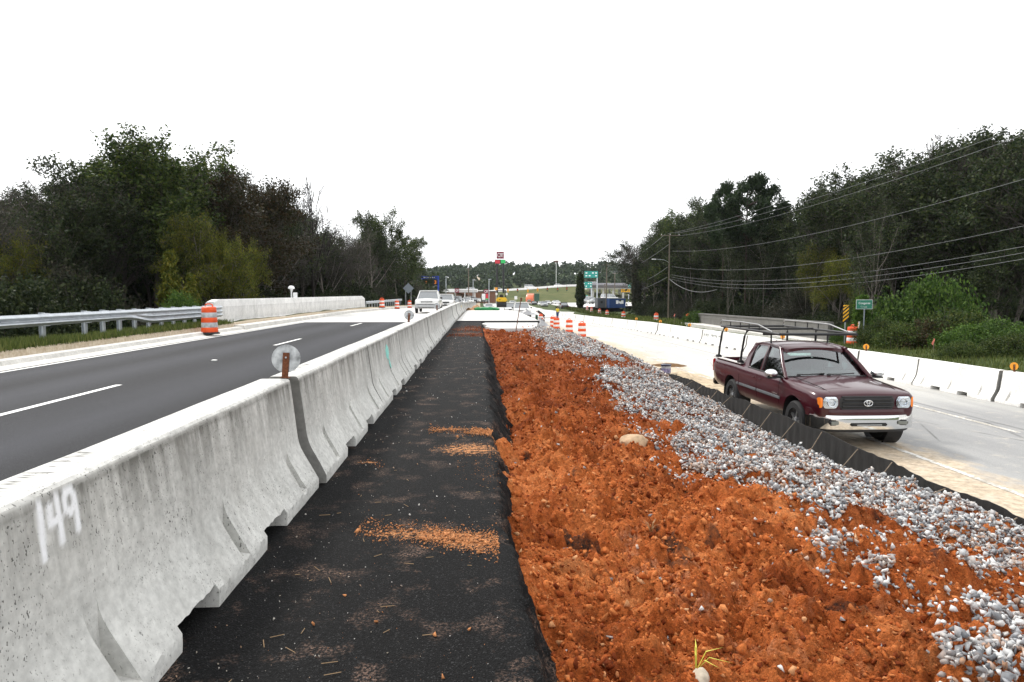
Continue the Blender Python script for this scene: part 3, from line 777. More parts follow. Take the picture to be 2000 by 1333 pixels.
# yellow grass sprig and dead stalk tufts
def sprig(px, py, label, n, h, colr, spread=1.0):
    x, y = ground_hit(px, py); z = float(bank_full(np.array([x]), np.array([y]))[0]); mb = MB()
    for k in range(n):
        a = random.uniform(0, 6.28); l = h * random.uniform(.6, 1.1); lean = random.uniform(.3, 1.0) * spread
        pts = [Vector((0, 0, 0)), Vector((math.cos(a) * lean * l * .35, math.sin(a) * lean * l * .35, l * .55)), Vector((math.cos(a) * lean * l, math.sin(a) * lean * l, l * (1 - .45 * lean)))]
        w = Vector((-math.sin(a), math.cos(a), 0)) * .004
        mb.add([pts[0] - w, pts[0] + w, pts[1] + w, pts[1] - w, pts[2]], [(0, 1, 2, 3), (3, 2, 4)])
    o = mb.build('grass_sprig', simple(label[:12], colr, .6), None, (x, y, z))
    return tag(o, label, 'grass tuft')
sprig(1360, 1290, 'yellow green grass sprig lying on the clay at the bottom', 5, .16, (.45, .42, .05), 1.3)
sprig(1272, 1035, 'dry brown stalk tuft standing in the middle of the clay', 12, .14, (.28, .15, .06), .7)

# ---- concrete slabs at the end of the strip
SLAB_Y = 33.3
def slab(name, x0, x1, y0, y1, z, th, label, ragged=0):
    mb = MB(); ny = 24
    n = 26
    front = [(x0 + (x1 - x0) * k / n, y0 + (ragged * (random.random() - .5) if 0 < k < n else 0)) for k in range(n + 1)]
    back = [(x0 + (x1 - x0) * k / n, y1) for k in range(n, -1, -1)]
    if ragged:
        front[0] = (x0 + .5, y0 + .0); 
    zf = lambda y: z + zS(y)
    mb.prism([(x, y, zf(y)) for x, y in front + back], (0, 0, -th), (0, 0, 0))
    o = mb.build(name, M_SLAB); tag(o, label, kind='structure'); return o
for i, (a, b) in enumerate([(SLAB_Y, 42), (42.03, 51), (51.03, 62)]):
    slab('concrete_slab', -1.17, 2.95, a, b, .045, .5, ['long white concrete slab at the end of the asphalt strip', 'second white slab farther along the median', 'third white slab before the green tube'][i])
sl = MB()
sl.prism([(.75, 27.9, -.06), (2.35, 27.95, -.06), (2.9, 33.25, -.05), (.25, 33.25, -.05), (.05, 31.9, -.055), (.35, 31.0, -.058), (.22, 29.6, -.06), (.4, 28.6, -.06)], (0, 0, -.3), (0, 0, 0))
tag(sl.build('concrete_slab', M_SLAB), 'lower white slab with ragged left edge above the clay', kind='structure')
MB().box((.9, SLAB_Y - .02, -.02), (4.2, .035, .11)).build('joint_gap_strip', M_BLACKPL, None)  # black strip stands in for the dark gap at the slab step
tag(bpy.data.objects['joint_gap_strip'], 'thin black strip for the gap along the slab edge', 'board')
# steel pin leaning at the slab
a, b = at(1008, 645, 27.6), at(1018, 582, 27.4)
pin = MB().cyl(a, b, .018, .018, 6).cyl(b + np.array([0, 0, -.14]), b, .04, .04, 8).build('survey_pin', M_RUST)
tag(pin, 'thin leaning steel rod with dark flag before the white slab', 'rod')
# ================================================================== BARRIERS
M_BAR = concrete_mat('barrier concrete', (.65, .645, .615), .95, True, True, True)
M_BARR = concrete_mat('bleached barrier concrete', (.84, .83, .80), .04, False, True)
SEG = 3.14                     # joint to joint
BL = 3.06                     # length of one barrier
SLOTS = [(.42, .085), (1.54, .085), (2.66, .085)]
GAPS = [(.82, 1.20), (1.88, 2.26)]
def barrier_mesh(name, mat, step=.12, nsub=1, rough=0.0, seed=0):
    prof = [(.0, 0), (.15, 0), (.30, 0), (.303, .035), (.303, .075), (.285, .105), (.262, .145), (.24, .185), (.218, .225), (.198, .262), (.182, .297), (.17, .335), (.162, .375), (.157, .42)]
    prof += [(.157 - (.157 - .114) * k / (5 * nsub), .42 + (.775 - .42) * k / (5 * nsub)) for k in range(1, 5 * nsub + 1)]
    prof += [(.108, .797), (.096, .808), (.08, .81), (.04, .81), (0, .81)]
    P = np.array(prof); n = len(P)
    back = .166
    def section(kind):
        q = P.copy()
        if kind == 'slot':
            m = (q[:, 0] > back) & (q[:, 1] > .076) & (q[:, 1] < .36); q[m, 0] = back
        if kind == 'gap':
            for i in range(n):
                if q[i, 1] < .105 and i < n - 5:
                    q[i, 1] = .105; q[i, 0] = min(q[i, 0], .285)
        return q
    st = []
    ev = [(0, 'n')]
    marks = sorted([(a, 'slot', a + w) for a, w in SLOTS] + [(a, 'gap', b) for a, b in GAPS])
    cur = 0.0
    def run(a, b, kind):
        k = max(1, int(math.ceil((b - a) / step)))
        for i in range(k + 1): st.append((a + (b - a) * i / k, kind))
    for a, kind, b in marks:
        run(cur, a, 'n'); run(a, b, kind); cur = b
    run(cur, BL, 'n')
    rows = []
    for y, kind in st:
        q = section(kind)
        full = np.concatenate([q, np.stack([-q[::-1, 0], q[::-1, 1]], -1)[1:-1]])
        rows.append(np.stack([full[:, 0], np.full(len(full), y), full[:, 1]], -1))
    V = np.array(rows); m = V.shape[1]
    if rough:
        low = np.clip((.14 - V[..., 2]) / .06, 0, 1)
        V[..., 2] += (V[..., 2] > .02) * low * (vnoise(V[..., 1] * 28, V[..., 0] * 9 + seed, 5) - .5) * .035
        V[..., 0] += (fbm(V[..., 1] * 2.2, V[..., 2] * 2.5 + seed, 3, 9) - .5) * rough * np.sign(V[..., 0])
    nr = len(rows)
    i = np.arange(nr - 1)[:, None] * m; j = np.arange(m)[None, :]; k = (j + 1) % m
    Fq = np.stack([i + j, i + k, i + m + k, i + m + j], -1).reshape(-1, 4)
    me = bpy.data.meshes.new(name)
    faces = [tuple(q) for q in Fq.tolist()] + [tuple(range(m)), tuple((nr - 1) * m + q for q in range(m - 1, -1, -1))]
    me.from_pydata(V.reshape(-1, 3).tolist(), [], faces); me.update()
    bm = bmesh.new(); bm.from_mesh(me); bmesh.ops.dissolve_degenerate(bm, dist=1e-5, edges=bm.edges); bmesh.ops.recalc_face_normals(bm, faces=bm.faces); bm.to_mesh(me); bm.free()
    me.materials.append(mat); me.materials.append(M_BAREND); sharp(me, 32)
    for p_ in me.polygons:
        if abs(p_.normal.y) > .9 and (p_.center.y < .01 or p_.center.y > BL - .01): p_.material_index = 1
    return me
M_BAREND = concrete_mat('joint shade barrier end', (.27, .265, .25), .6, False, True)  # shade of the open joints put into the end-face colour
def seg_dist(p, a, b):
    a = np.array(a); b = np.array(b); ab = b - a
    t = np.clip(((p - a) @ ab) / (ab @ ab), 0, 1)
    return np.linalg.norm(p - (a + t[:, None] * ab), axis=1)
def paint_attr(me, strokes, width, ink=()):
    co = np.zeros(len(me.vertices) * 3, np.float32); me.vertices.foreach_get('co', co); co = co.reshape(-1, 3)
    s = np.zeros(len(co)); p = co[:, 1:3]
    for st in strokes:
        for a, b in zip(st[:-1], st[1:]): s = np.maximum(s, 1 - sstep(width * .45, width * 1.25, seg_dist(p, a, b)))
    s *= (co[:, 0] > .05)
    at_ = me.attributes.new('spray', 'FLOAT', 'POINT'); at_.data.foreach_set('value', s.astype(np.float32))
    k = np.zeros(len(co)); q = co[:, 0:2]
    for st in ink:
        for a, b in zip(st[:-1], st[1:]): k = np.maximum(k, 1 - sstep(.004, .010, seg_dist(q, a, b)))
    k *= (co[:, 2] > .80)
    ai = me.attributes.new('ink', 'FLOAT', 'POINT'); ai.data.foreach_set('value', k.astype(np.float32))

JY0 = 4.92 - SEG * 2           # first barrier of the row starts here (behind the camera)
YB = [JY0 + SEG * i for i in range(0, 41)]
XL = -1.49
def xl(Y): return XL + np.interp(Y, [0, 36, 71, 123], [0, -.05, -.12, .55])
# stencilled dark lettering on the barrier tops is illegible from here: short slanted ink strokes
def ink_strokes(y0, n, seed):
    r = random.Random(seed); out = []
    for k in range(n):
        y = y0 + k * .075
        out.append([(-.075, y), (-.005 + r.uniform(-.02, .01), y + r.uniform(-.02, .03))])
        if r.random() < .6: out.append([(-.07, y + .03), (-.03, y + .05)])
    return out
near_me = None
bar_far = barrier_mesh('jersey_barrier', M_BAR, .35, 1)
for nm in ('spray', 'ink'): bar_far.attributes.new(nm, 'FLOAT', 'POINT')
for i in range(41):
    y = YB[i]
    if i == 0: continue
    lab = '%s grey concrete barrier from the camera along the asphalt strip' % ordinal(i - 1)
    if i == 1:
        me = barrier_mesh('jersey_barrier', M_BAR, .012, 6, .010, 1)
        y0 = y
        def q(Y, Z): return (Y - y0, Z)
        # the sprayed number reads 149
        strokes = [[q(2.085, .765), q(2.080, .69), q(2.072, .605)],
                   [q(2.130, .75), q(2.125, .695), q(2.175, .70)], [q(2.168, .765), q(2.170, .70), q(2.165, .625)],
                   [q(2.205, .745), q(2.215, .77), q(2.240, .775), q(2.256, .75), q(2.252, .715), q(2.228, .70), q(2.208, .715), q(2.205, .745)],
                   [q(2.256, .745), q(2.258, .69), q(2.254, .635)]]
        paint_attr(me, strokes, .0165, ink_strokes(2.02 - y0, 9, 3))
        lab = 'nearest concrete barrier, pitted grey, sprayed with the white number 149'
    elif i == 2:
        me = barrier_mesh('jersey_barrier', M_BAR, .025, 4, .010, 4)
        paint_attr(me, [[(5, 5), (5.1, 5)]], .01, ink_strokes(.35, 9, 8))
        lab = 'second concrete barrier, starting at the open joint with the rusty disc bracket'
    elif i in (3, 4):
        me = barrier_mesh('jersey_barrier', M_BAR, .05, 2, .008, i * 3)
        paint_attr(me, [[(5, 5), (5.1, 5)]], .01, ink_strokes(.4, 9, 8 + i))
    else:
        me = bar_far
    o = link('jersey_barrier', me)
    dx = [0, 0, .036, .024, .01, -.006][i] if i < 6 else random.uniform(-.012, .012)
    yy0 = y + (.0 if i != 2 else .02)
    o.location = (xl(y) + dx, yy0, zS(y + 1.5) + (.0 if i != 2 else .004))
    o.rotation_euler = (0, 0, -math.atan2(xl(y + SEG) - xl(y), SEG) + (random.uniform(-.003, .003) if i > 1 else 0))
    o.rotation_euler[0] = math.atan2(zS(y + SEG) - zS(y), SEG)
    tag(o, lab, 'barrier', 'grey barriers along the asphalt strip')
# teal and yellow spray marks on two barriers of the row
M_TEAL = simple('teal spray paint', (.25, .62, .55), .7, var=.25, scale=30)
M_YEL = simple('yellow spray paint', (.75, .55, .08), .7, var=.2, scale=40)
def barrier_patch(idx, ya, yb, za, zb, mat, label):
    """a thin sprayed blot that follows the face of a barrier"""
    rows = []
    for k in range(9):
        yy_ = ya + (yb - ya) * k / 8; w = math.sin(math.pi * (k + .5) / 9)
        row = []
        for j in range(7):
            t = j / 6; z = za + (zb - za) * (.5 + (t - .5) * (w * .7 + .3 * random.random()))
            x = float(np.interp(z, [.262, .42, .775], [.198, .157, .114])) + .004
            row.append((x, yy_, z))
        rows.append(row)
    mb = MB(); mb.ring_loft(rows, False, False)
    b = [o for o in bpy.data.objects if o.name.startswith('jersey_barrier')][idx]
    o = mb.build('spray_mark', mat, b); return o
barrier_patch(2, 1.35, 1.65, .45, .72, M_TEAL, 'teal')
barrier_patch(2, 1.55, 1.66, .32, .5, M_TEAL, 'teal')
for k in range(4): barrier_patch(15, .6 + k * .5, .9 + k * .5, .42, .58, M_YEL, 'yellow')

# round delineators on the barrier joints (their backs face us)
M_ZINC = simple('scuffed zinc', (.30, .31, .315), .3, .85, .4, .75, 11)
def delineator(loc, r, label, face=0, mat=M_ZINC, front=None, lean=0.0):
    t = thing('delineator_disc', label, 'delineator', loc, face, 'round delineators on barriers')
    bk = MB().box((0, -.012, .085), (.045, .006, .20)).box((0, .01, .004), (.06, .08, .006)); bk.build('bracket', M_RUST, t)
    d = MB().lathe([(0, -.0015), (r, -.0015), (r, .0015), (0, .0015)], 26, (0, 0, .04 + r), 'y')
    dd = d.build('disc', mat, t)
    MB().lathe([(0, 0), (.007, 0), (.006, -.006), (0, -.007)], 8, (0, -.0155, .15), 'y').build('bolt', M_STEEL, t)
    if front is not None:
        MB().lathe([(0, .002), (r * .8, .002), (r * .78, .005), (0, .006)], 20, (0, 0, .04 + r), 'y').build('reflector', front, t)
    t.rotation_euler = (R(-4), lean, face)
    return t
for px, Y, lab, r, ln in ((556, 4.86, 'round metal disc on rusty bracket at the nearest barrier joint', .102, .06), (778, 14.3, 'round grey disc on the barrier row, second from the camera', .105, .08), (842, 23.9, 'round grey disc on the barrier row before the white pickup', .11, -.03)):
    x = at(px, 700, Y)[0]; delineator((max(x, xl(Y) - .03), Y, zS(Y) + .812), r, lab, .12, M_ZINC, None, ln)

# the pale row on the far right
barR = barrier_mesh('jersey_barrier', M_BARR, .35, 1)
barR_near = barrier_mesh('jersey_barrier', M_BARR, .12, 2, .006, 2)
def xb(Y): return float(np.interp(Y, [a for a, b in XB_TAB], [b for a, b in XB_TAB]))
rowR = []
for i in range(42):
    y = 6.9 + SEG * i
    o = link('jersey_barrier', barR_near if y < 24 else barR)
    o.location = (xb(y) + .3 + random.uniform(-.02, .02), y, zR(y + 1.5) + .003)
    o.rotation_euler = (math.atan2(zR(y + SEG) - zR(y), SEG), 0, -math.atan2(xb(y + SEG) - xb(y), SEG) + random.uniform(-.006, .006))
    tag(o, '%s white barrier from the right edge in the row beyond the pickup truck' % ordinal(i), 'barrier', 'white barriers beyond the pickup truck')
    rowR.append(o)
# grey scraped panel on one of them
b = min(rowR, key=lambda o: abs(o.location.y - 34.5))
mb = MB()
for k in range(8):
    y0 = .25 + k * .33; z0 = .5 + random.uniform(-.03, .03)
    mb.add([(-.158, y0, z0 - .14), (-.158, y0 + .31, z0 - .12 + random.uniform(-.04, .04)), (-.140, y0 + .31, z0 + .08), (-.140, y0, z0 + .1 * random.random() + .02)], [(0, 1, 2, 3)])
mb.build('grey_overpaint', simple('grey overpaint', (.30, .31, .30), .8, var=.5, scale=9), b)
M_AMBER = simple('amber reflector', (.85, .33, .01), .3, 0, .6, .1)
for i, (px, py, Y) in enumerate([(1998, 718, 16.0), (1681, 679, 22.3), (1507, 658, 28.5), (1399, 643, 35.0), (1325, 632, 41), (1272, 625, 47.5), (1231, 616, 54.5)]):
    p = at(px, py, Y)
    t = delineator((xb(Y) + .3, Y, zR(Y) + .812), .10, '%s amber disc reflector from the right edge on the white barriers' % ordinal(i), R(-10), M_AMBER, M_AMBER)

# ================================================================== LEFT EDGE: guardrail, parapet
def rail_profile(n3):
    """half-width profile (depth, z) of a beam; n3 0 = two waves, 1 = three waves"""
    w = []
    for k in range(25):
        t = k / 24
        two = (.045 * (1 - math.cos(2 * math.pi * 2 * t)) / 2 * 1.6, .31 * (t - .5) + .625)
        three = (.045 * (1 - math.cos(2 * math.pi * 3 * t)) / 2 * 1.6, .50 * t + .28)
        w.append((two[0] * (1 - n3) + three[0] * n3, two[1] * (1 - n3) + three[1] * n3))
    return w
GRX = -11.55
def gz(Y): return float(ground_z(np.array([GRX]), np.array([Y]))[0])
gr_t = thing('guardrail', 'galvanised steel guardrail on posts left of the asphalt, joining the parapet', 'guardrail', (GRX, 10, .1))
def rail_piece(y0, y1, fn, parent, off=0.0, nm='rail'):
    ys = np.linspace(y0, y1, max(2, int((y1 - y0) / .35) + 1)); rows = []
    for y in ys:
        pr = fn(y); rows.append([(.0 + d + off, y - 10, z) for d, z in pr] + [(-.008 + d + off, y - 10, z) for d, z in reversed(pr)])
    return MB().ring_loft(rows).build(nm, M_STEEL, parent, None, 30)
two = rail_profile(0); three = rail_profile(1)
def blend(y):
    k = float(sstep(22.0, 24.0, y)); return [(a[0] * (1 - k) + b[0] * k, a[1] * (1 - k) + b[1] * k) for a, b in zip(two, three)]
for a, b in ((6, 10.3), (10.28, 14.1), (14.08, 17.9), (17.88, 21.7), (21.68, 24.3), (24.28, 27.2), (27.18, 30.1)):
    rail_piece(a, b, blend, gr_t, .004 * ((int(a) % 2)))
post_y = [6.9, 8.8, 10.7, 12.6, 14.5, 16.4, 18.3, 20.2, 21.15, 22.1, 23.05, 24.0, 24.95, 25.9, 26.85, 27.8, 28.75]
for y in post_y:
    MB().box((-.20, y - 10, .2), (.10, .006, 1.22)).box((-.25, y - 10, .2), (.006, .12, 1.22)).box((-.15, y - 10, .2), (.006, .12, 1.22)).build('post', M_STEEL, gr_t)
    MB().rbox((-.08, y - 10, .62), (.13, .13, .34), .01).build('block', M_STEEL, gr_t)
    MB().lathe([(0, .05), (.014, .05), (.014, .075), (0, .08)], 6, (0, y - 10, .63), 'x').build('bolt', M_STEEL, gr_t)
# far guardrail after the bridge
g2 = thing('guardrail', 'distant galvanised guardrail behind three drums beyond the parapet', 'guardrail', (-12.0, 70, zL(75) + .2))
for a, b in ((70.2, 78), (78, 86), (86, 94), (94, 102)):
    ys = np.linspace(a, b, 12); rows = [[(d, y - 70, z) for d, z in two] + [(d - .01, y - 70, z) for d, z in reversed(two)] for y in ys]
    MB().ring_loft(rows).build('rail', M_STEEL, g2, None, 30)
for y in np.arange(71, 102, 1.9): MB().box((-.12, y - 70, .2), (.12, .12, 1.2)).build('post', M_STEEL, g2)

M_PARA = concrete_mat('white parapet concrete', (.84, .83, .81), .3, False, True)
pt = thing('bridge_parapet', 'long white concrete bridge parapet along the left road', 'parapet', (-12.0, 30.1, zL(40) + .22))
pan = [(0, 5.2), (5.23, 14.5), (14.53, 26.0), (26.03, 38.6)]
for i, (a, b) in enumerate(pan):
    ys = np.linspace(a, b, 10); rows = []
    for y in ys:
        h = 1.12
        if i == 3 and y > b - 1.0: h = 1.12 - .22 * ((y - (b - 1.0)) / 1.0) ** 2
        if i == 0 and y < .6: h = 1.12 - .1 * (1 - y / .6) ** 2
        rows.append([(.20, y, -.3), (.20, y, .08), (.17, y, .12), (.15, y, h - .05), (.12, y, h), (-.18, y, h), (-.22, y, h - .04), (-.22, y, -.3)])
    MB().ring_loft(rows).build('panel', M_PARA, pt, None, 30)
# little white lamp standing behind the parapet
p = at(573, 580, 44)
lt = thing('marker_lamp', 'small white dome lamp on a box behind the parapet', 'lamp', (p[0], 44, -.2))
MB().cyl((0, 0, -2), (0, 0, 1.3), .05).build('pole', M_STEEL, lt)
MB().rbox((.12, 0, 1.42), (.24, .2, .5), .02).build('box', M_WHITEM, lt)
MB().lathe([(0, 2.12), (.12, 2.10), (.2, 2.02), (.22, 1.92), (.12, 1.9), (.05, 1.7), (.05, 1.3), (0, 1.3)][::-1], 14, (-.12, 0, .0)).build('dome', M_WHITEM, lt, None, 50)

# ================================================================== SILT FENCE
def fabric_mat():
    t = NT('black silt fabric'); p = t.pos(); n = t.noise(14, 5, .7, t.mapped((1, 1, .3), p)); z = t.sep(p, 2)
    c = t.ramp(n, [(.3, (.012, .012, .012)), (.65, (.026, .025, .024)), (.85, (.05, .046, .042))])
    sp = t.noise(70, 3, .6, p)
    c = t.mix(t.math('MULTIPLY', t.ramp(sp, [(.66, 0), (.74, .6)]), t.ramp(n, [(.4, 0), (.6, 1)])), c, (.16, .12, .09))
    t.col(c).set(.75, 0, .3).bump(n, .3, .01); return t.m
M_FABRIC = fabric_mat()
fence = thing('silt_fence', 'low black fabric silt fence between the gravel and the parked pickup', 'fence', (5.42, 4.5, -1.37))
fy = np.concatenate([np.arange(4.5, 18, .035), np.arange(18, 33.2, .08)])
post_f = np.arange(5.1, 33, 1.62)
ph = (fy - 5.1) / 1.62; sag = .035 * np.abs(np.sin(math.pi * ph)) * (0.6 + .8 * vnoise(fy * .9, fy * 0, 55))
ftop = .60 - sag + (vnoise(fy * 9, fy * 0, 56) - .5) * .022 + (vnoise(fy * .4, fy * 0, 57) - .5) * .05 - .25 * sstep(16.5, 19.5, fy) * (1 - sstep(21, 24, fy)) * .45
fx = .009 * np.sin(fy * 26 + 3 * vnoise(fy * 2, fy * 0, 58)) * (.5 + vnoise(fy * 1.5, fy * 0, 59)) + .03 * (vnoise(fy * .8, fy * 0, 60) - .5)
rows = []
for k, y in enumerate(fy):
    col = []
    for t in np.linspace(0, 1, 9):
        z = -.15 + (ftop[k] + .15) * t; col.append((fx[k] * (.4 + .8 * (1 - t)) - .03 * (1 - t) ** 2, y - 4.5, z))
    rows.append(col + [(c[0] + .012, c[1], c[2]) for c in reversed(col)])
MB().ring_loft(rows).build('fabric', M_FABRIC, fence, None, 60)
for y in post_f:
    MB().box((.035, y - 4.5, .16), (.035, .035, .76), (0, random.uniform(-.03, .03), 0)).build('stake', M_WOOD, fence)
for y in np.arange(6.4, 20, .93):
    yy = y + random.uniform(-.15, .15); l = random.uniform(.38, .5)
    z1 = float(np.interp(yy, fy, ftop)) - .01; zg = float(bank_z(np.array([5.42 - l]), np.array([yy]))[0]) + 1.37
    MB().cyl((-.015, yy - 4.5, z1), (-l * .8, yy - 4.5 - .12, max(zg - .02, z1 - .5)), .0075, .0075, 5).build('tie_rod', M_WOOD, fence)

# ================================================================== DRUMS
def drum_mats():
    o = simple('orange drum plastic', (.72, .085, .015), .5, 0, .4, .15, 6); w = simple('white reflective band', (.78, .77, .76), .4, 0, .5, .12, 9)
    w2 = simple('grimy reflective band', (.42, .43, .44), .4, 0, .5, .3, 7); k = simple('drum rubber', (.02, .02, .02), .8); return o, w, w2, k
MO, MW, MW2, MK = drum_mats()
def drum_proto(white):
    t = bpy.data.objects.new('traffic_drum', None); COL.objects.link(t)
    MB().lathe([(0, 0), (.36, 0), (.36, .04), (.30, .07), (0, .07)], 8).build('base', MK, t)
    zs = [(.06, .24, .285, MO), (.24, .42, .275, white), (.42, .60, .268, MO), (.60, .78, .26, white), (.78, .97, .25, MO)]
    for a, b, r, m in zs:
        MB().lathe([(0, a), (r, a), (r + .006, a + .015), (r - .004, b - .015), (r - .012, b), (0, b)], 20, caps=False).build('orange_band' if m is MO else 'white_band', m, t, None, 40)
    MB().lathe([(0, .965), (.236, .965), (.20, .985), (.12, .99), (0, .99)], 20, caps=False).build('lid', MO, t, None, 40)
    MB().tube([(-.13, 0, .98), (-.12, 0, 1.06), (-.05, 0, 1.09), (.05, 0, 1.09), (.12, 0, 1.06), (.13, 0, .98)], .025, 6).build('handle', MO, t, None, 40)
    return t
dp = {'w': drum_proto(MW), 'g': drum_proto(MW2)}
DRUMS = [
    (408, 26.0, None, .06, 'g', 1.06, 'orange drum with grimy white bands at the near end of the parapet'),
    (746, 72, None, 0, 'w', 1, 'nearest of three distant drums before the far guardrail'), (775.5, 80, None, 0, 'w', 1, 'middle of three distant drums before the far guardrail'), (800, 92, None, 0, 'w', 1, 'farthest of three distant drums beside the white pickup'),
    (1137, 44, None, 0, 'w', 1, 'nearest orange drum behind the crest of the gravel pile'), (1112, 50, None, 0, 'w', 1, 'second orange drum behind the gravel pile'), (1087, 57, None, 0, 'w', 1, 'third orange drum behind the gravel pile, near the worker'), (1080, 62, None, 0, 'w', 1, 'fourth orange drum behind the gravel pile, half hidden by another'), (1056.5, 76, None, 0, 'w', 1, 'fifth orange drum behind the grey plastic sheet'),
    (1667, 34, None, 0, 'w', 1, 'orange drum beside the green creek sign'), (1344.5, 61, None, 0, 'w', 1, 'orange drum at the far end of the old concrete rail'), (1282, 74, None, 0, 'w', 1, 'orange drum on the grass left of the utility pole'),
    (1218, 88, None, 0, 'w', 1, 'orange drum on the grass below the blue container'), (1186, 104, None, 0, 'w', 1, 'small orange drum on the grass right of the ivy column'), (1171, 116, None, 0, 'w', 1, 'smaller orange drum on the grass right of the ivy column'), (1155.5, 126, None, 0, 'w', 1, 'tiny orange drum at the foot of the grassy bank'), (1147, 136, None, 0, 'w', 1, 'tiniest orange drum at the tip of the grassy bank')]
def any_ground(x, y):
    if x < -10.5 and y >= 29.9: return zL(y) + (.23 if x > -11.8 else .1)
    if x < -10.5: return zL(y) + .14
    if x < -1.7: return zL(y)
    if x > 14: return float(ground_z(np.array([x]), np.array([y]))[0])
    return zR(y)
first = {'w': True, 'g': True}
for px, Y, X, dz, k, s, lab in DRUMS:
    if first[k]: o = dp[k]; first[k] = False
    else: o = copy_tree(dp[k])
    x = at(px, 600, Y)[0] if X is None else X
    o.location = (x, Y, any_ground(x, Y) + dz); o.rotation_euler = (0, 0, random.uniform(0, 6)); o.scale = (s, s, s)
    tag(o, lab, 'drum', 'orange traffic drums')

# ================================================================== BUCKET, SAND HEAPS
def heap(loc, rx, ry, h, mat, label, seed, nm='sand_heap', cat='heap'):
    n = 40; V = []
    for i in range(n):
        for j in range(n):
            u = i / (n - 1) * 2 - 1; v = j / (n - 1) * 2 - 1; r = math.hypot(u, v)
            z = max(0, 1 - r) ** 1.1 * h
            V.append((u * rx, v * ry, z))
    V = np.array(V); k = fbm(V[:, 0] * 3 + seed, V[:, 1] * 3, 4, seed); V[:, 2] = V[:, 2] * (.3 + 1.4 * k) - .012
    o = link(nm, np_mesh(nm, V, grid_faces(n, n, True), mat, True), None, loc); return tag(o, label, cat)
M_SAND = simple('damp sand', (.34, .24, .14), .95, 0, .1, .4, 7, .6)
M_SANDP = simple('pale dusty sand', (.46, .37, .26), .95, 0, .1, .3, 6, .5)
M_SAND2 = simple('brown soil', (.13, .075, .035), .95, 0, .1, .4, 6, .6)
heap((6.2, 20.2, zR(20) + .0), 1.5, 2.4, .30, M_SANDP, 'low tan sand heap under the bucket behind the silt fence', 5)
heap((7.4, 25.5, zR(26)), .8, .8, .13, M_SAND2, 'brown soil heap on the dusty shoulder beyond the bucket', 9)
heap((6.2, 29.0, zR(29)), .45, 2.2, .14, M_SAND2, 'long brown soil ridge along the fence near the drums', 12)
bk = thing('bucket', 'dark lidded grey plastic bucket standing behind the silt fence', 'bucket', (5.80, 20.3, -1.17), .4)
MB().lathe([(0, 0), (.13, 0), (.135, .02), (.152, .36), (.15, .37), (0, .37)], 22).build('body', simple('grey bucket', (.33, .33, .36), .5, var=.2), bk, None, 40)
MB().lathe([(0, .33), (.158, .33), (.162, .345), (.162, .375), (.15, .385), (0, .385)], 22).build('lid', simple('navy lid', (.03, .03, .06), .4), bk, None, 40)
MB().lathe([(.147, .12), (.1495, .12), (.153, .26), (.1505, .26)], 22, caps=False).build('label_band', simple('bucket print', (.20, .18, .30), .5, var=.6, scale=14), bk, None, 40)
MB().tube([(.155 * math.cos(a), .155 * math.sin(a) * .3 - .1 * math.sin(a), .33 - .16 * math.sin(a)) for a in np.linspace(0, math.pi, 10)], .004, 5).build('handle', M_STEEL, bk)
# ================================================================== VEHICLES
def car_paint(name, c, rough=.28):
    t = NT(name); n = t.noise(3, 5, .65); f = t.noise(60, 3, .6); z = t.sep(t.co(), 2)
    base = t.mix(.25, c, t.ramp(n, [(.3, tuple(k * .75 for k in c)), (.7, tuple(min(1, k * 1.25) for k in c))]))
    dust = t.math('MULTIPLY', t.ramp(z, [(.3, .22), (.75, .0)]), t.ramp(n, [(.35, .2), (.65, 1)]))
    base = t.mix(dust, base, (.22, .17, .12))
    t.col(base).set(rough, 0, .2, .6); t.p.inputs['Coat Roughness'].default_value = .05
    return t.m
def glass_mat(name, tint, tr):
    """thin car glass: reflects the sky, lets some of the view through"""
    t = NT(name)
    g_ = t.new('ShaderNodeBsdfGlossy'); g_.inputs['Roughness'].default_value = .02; g_.inputs['Color'].default_value = (.95, .98, 1, 1)
    tp = t.new('ShaderNodeBsdfTransparent'); tp.inputs['Color'].default_value = (*tint, 1)
    fr = t.new('ShaderNodeFresnel'); fr.inputs['IOR'].default_value = 1.55
    f = t.math('ADD', t.math('MULTIPLY', fr.outputs[0], 1.4), tr, True)
    mx = t.new('ShaderNodeMixShader'); t.L(f, mx.inputs['Fac']); t.L(tp.outputs[0], mx.inputs[1]); t.L(g_.outputs[0], mx.inputs[2])
    t.L(mx.outputs[0], t.out.inputs['Surface']); return t.m
M_WSHIELD = glass_mat('windshield glass', (.52, .68, .66), .09)
M_SIDEGL = glass_mat('tinted side glass', (.10, .11, .11), .03)
M_CHROME = NT('chrome').col((.72, .73, .74)).set(.07, 1, .5).m
M_RUBBER = simple('tyre rubber', (.017, .017, .018), .75, 0, .3, .25, 30, .3)
M_RIM = simple('dark steel rim', (.035, .035, .038), .4, .6, .5)
M_HUB = simple('hub metal', (.45, .45, .45), .35, .9, .5)
M_GRILLE = simple('matte black grille', (.014, .014, .015), .4, 0, .5)
M_INT = simple('grey interior', (.16, .17, .17), .85, 0, .2)
M_LENS = glass_mat('headlight lens', (.92, .94, .96), .10)
M_REFL = NT('headlight reflector').col((.85, .87, .9)).set(.12, 1, .5).m
M_ORANGE_L = simple('amber lens', (.85, .22, .02), .15, 0, .6, .1)
M_RED_L = simple('red lens', (.5, .01, .01), .2, 0, .6, .1)
M_GAP = simple('seam black', (.006, .004, .005), .9, 0, .1)

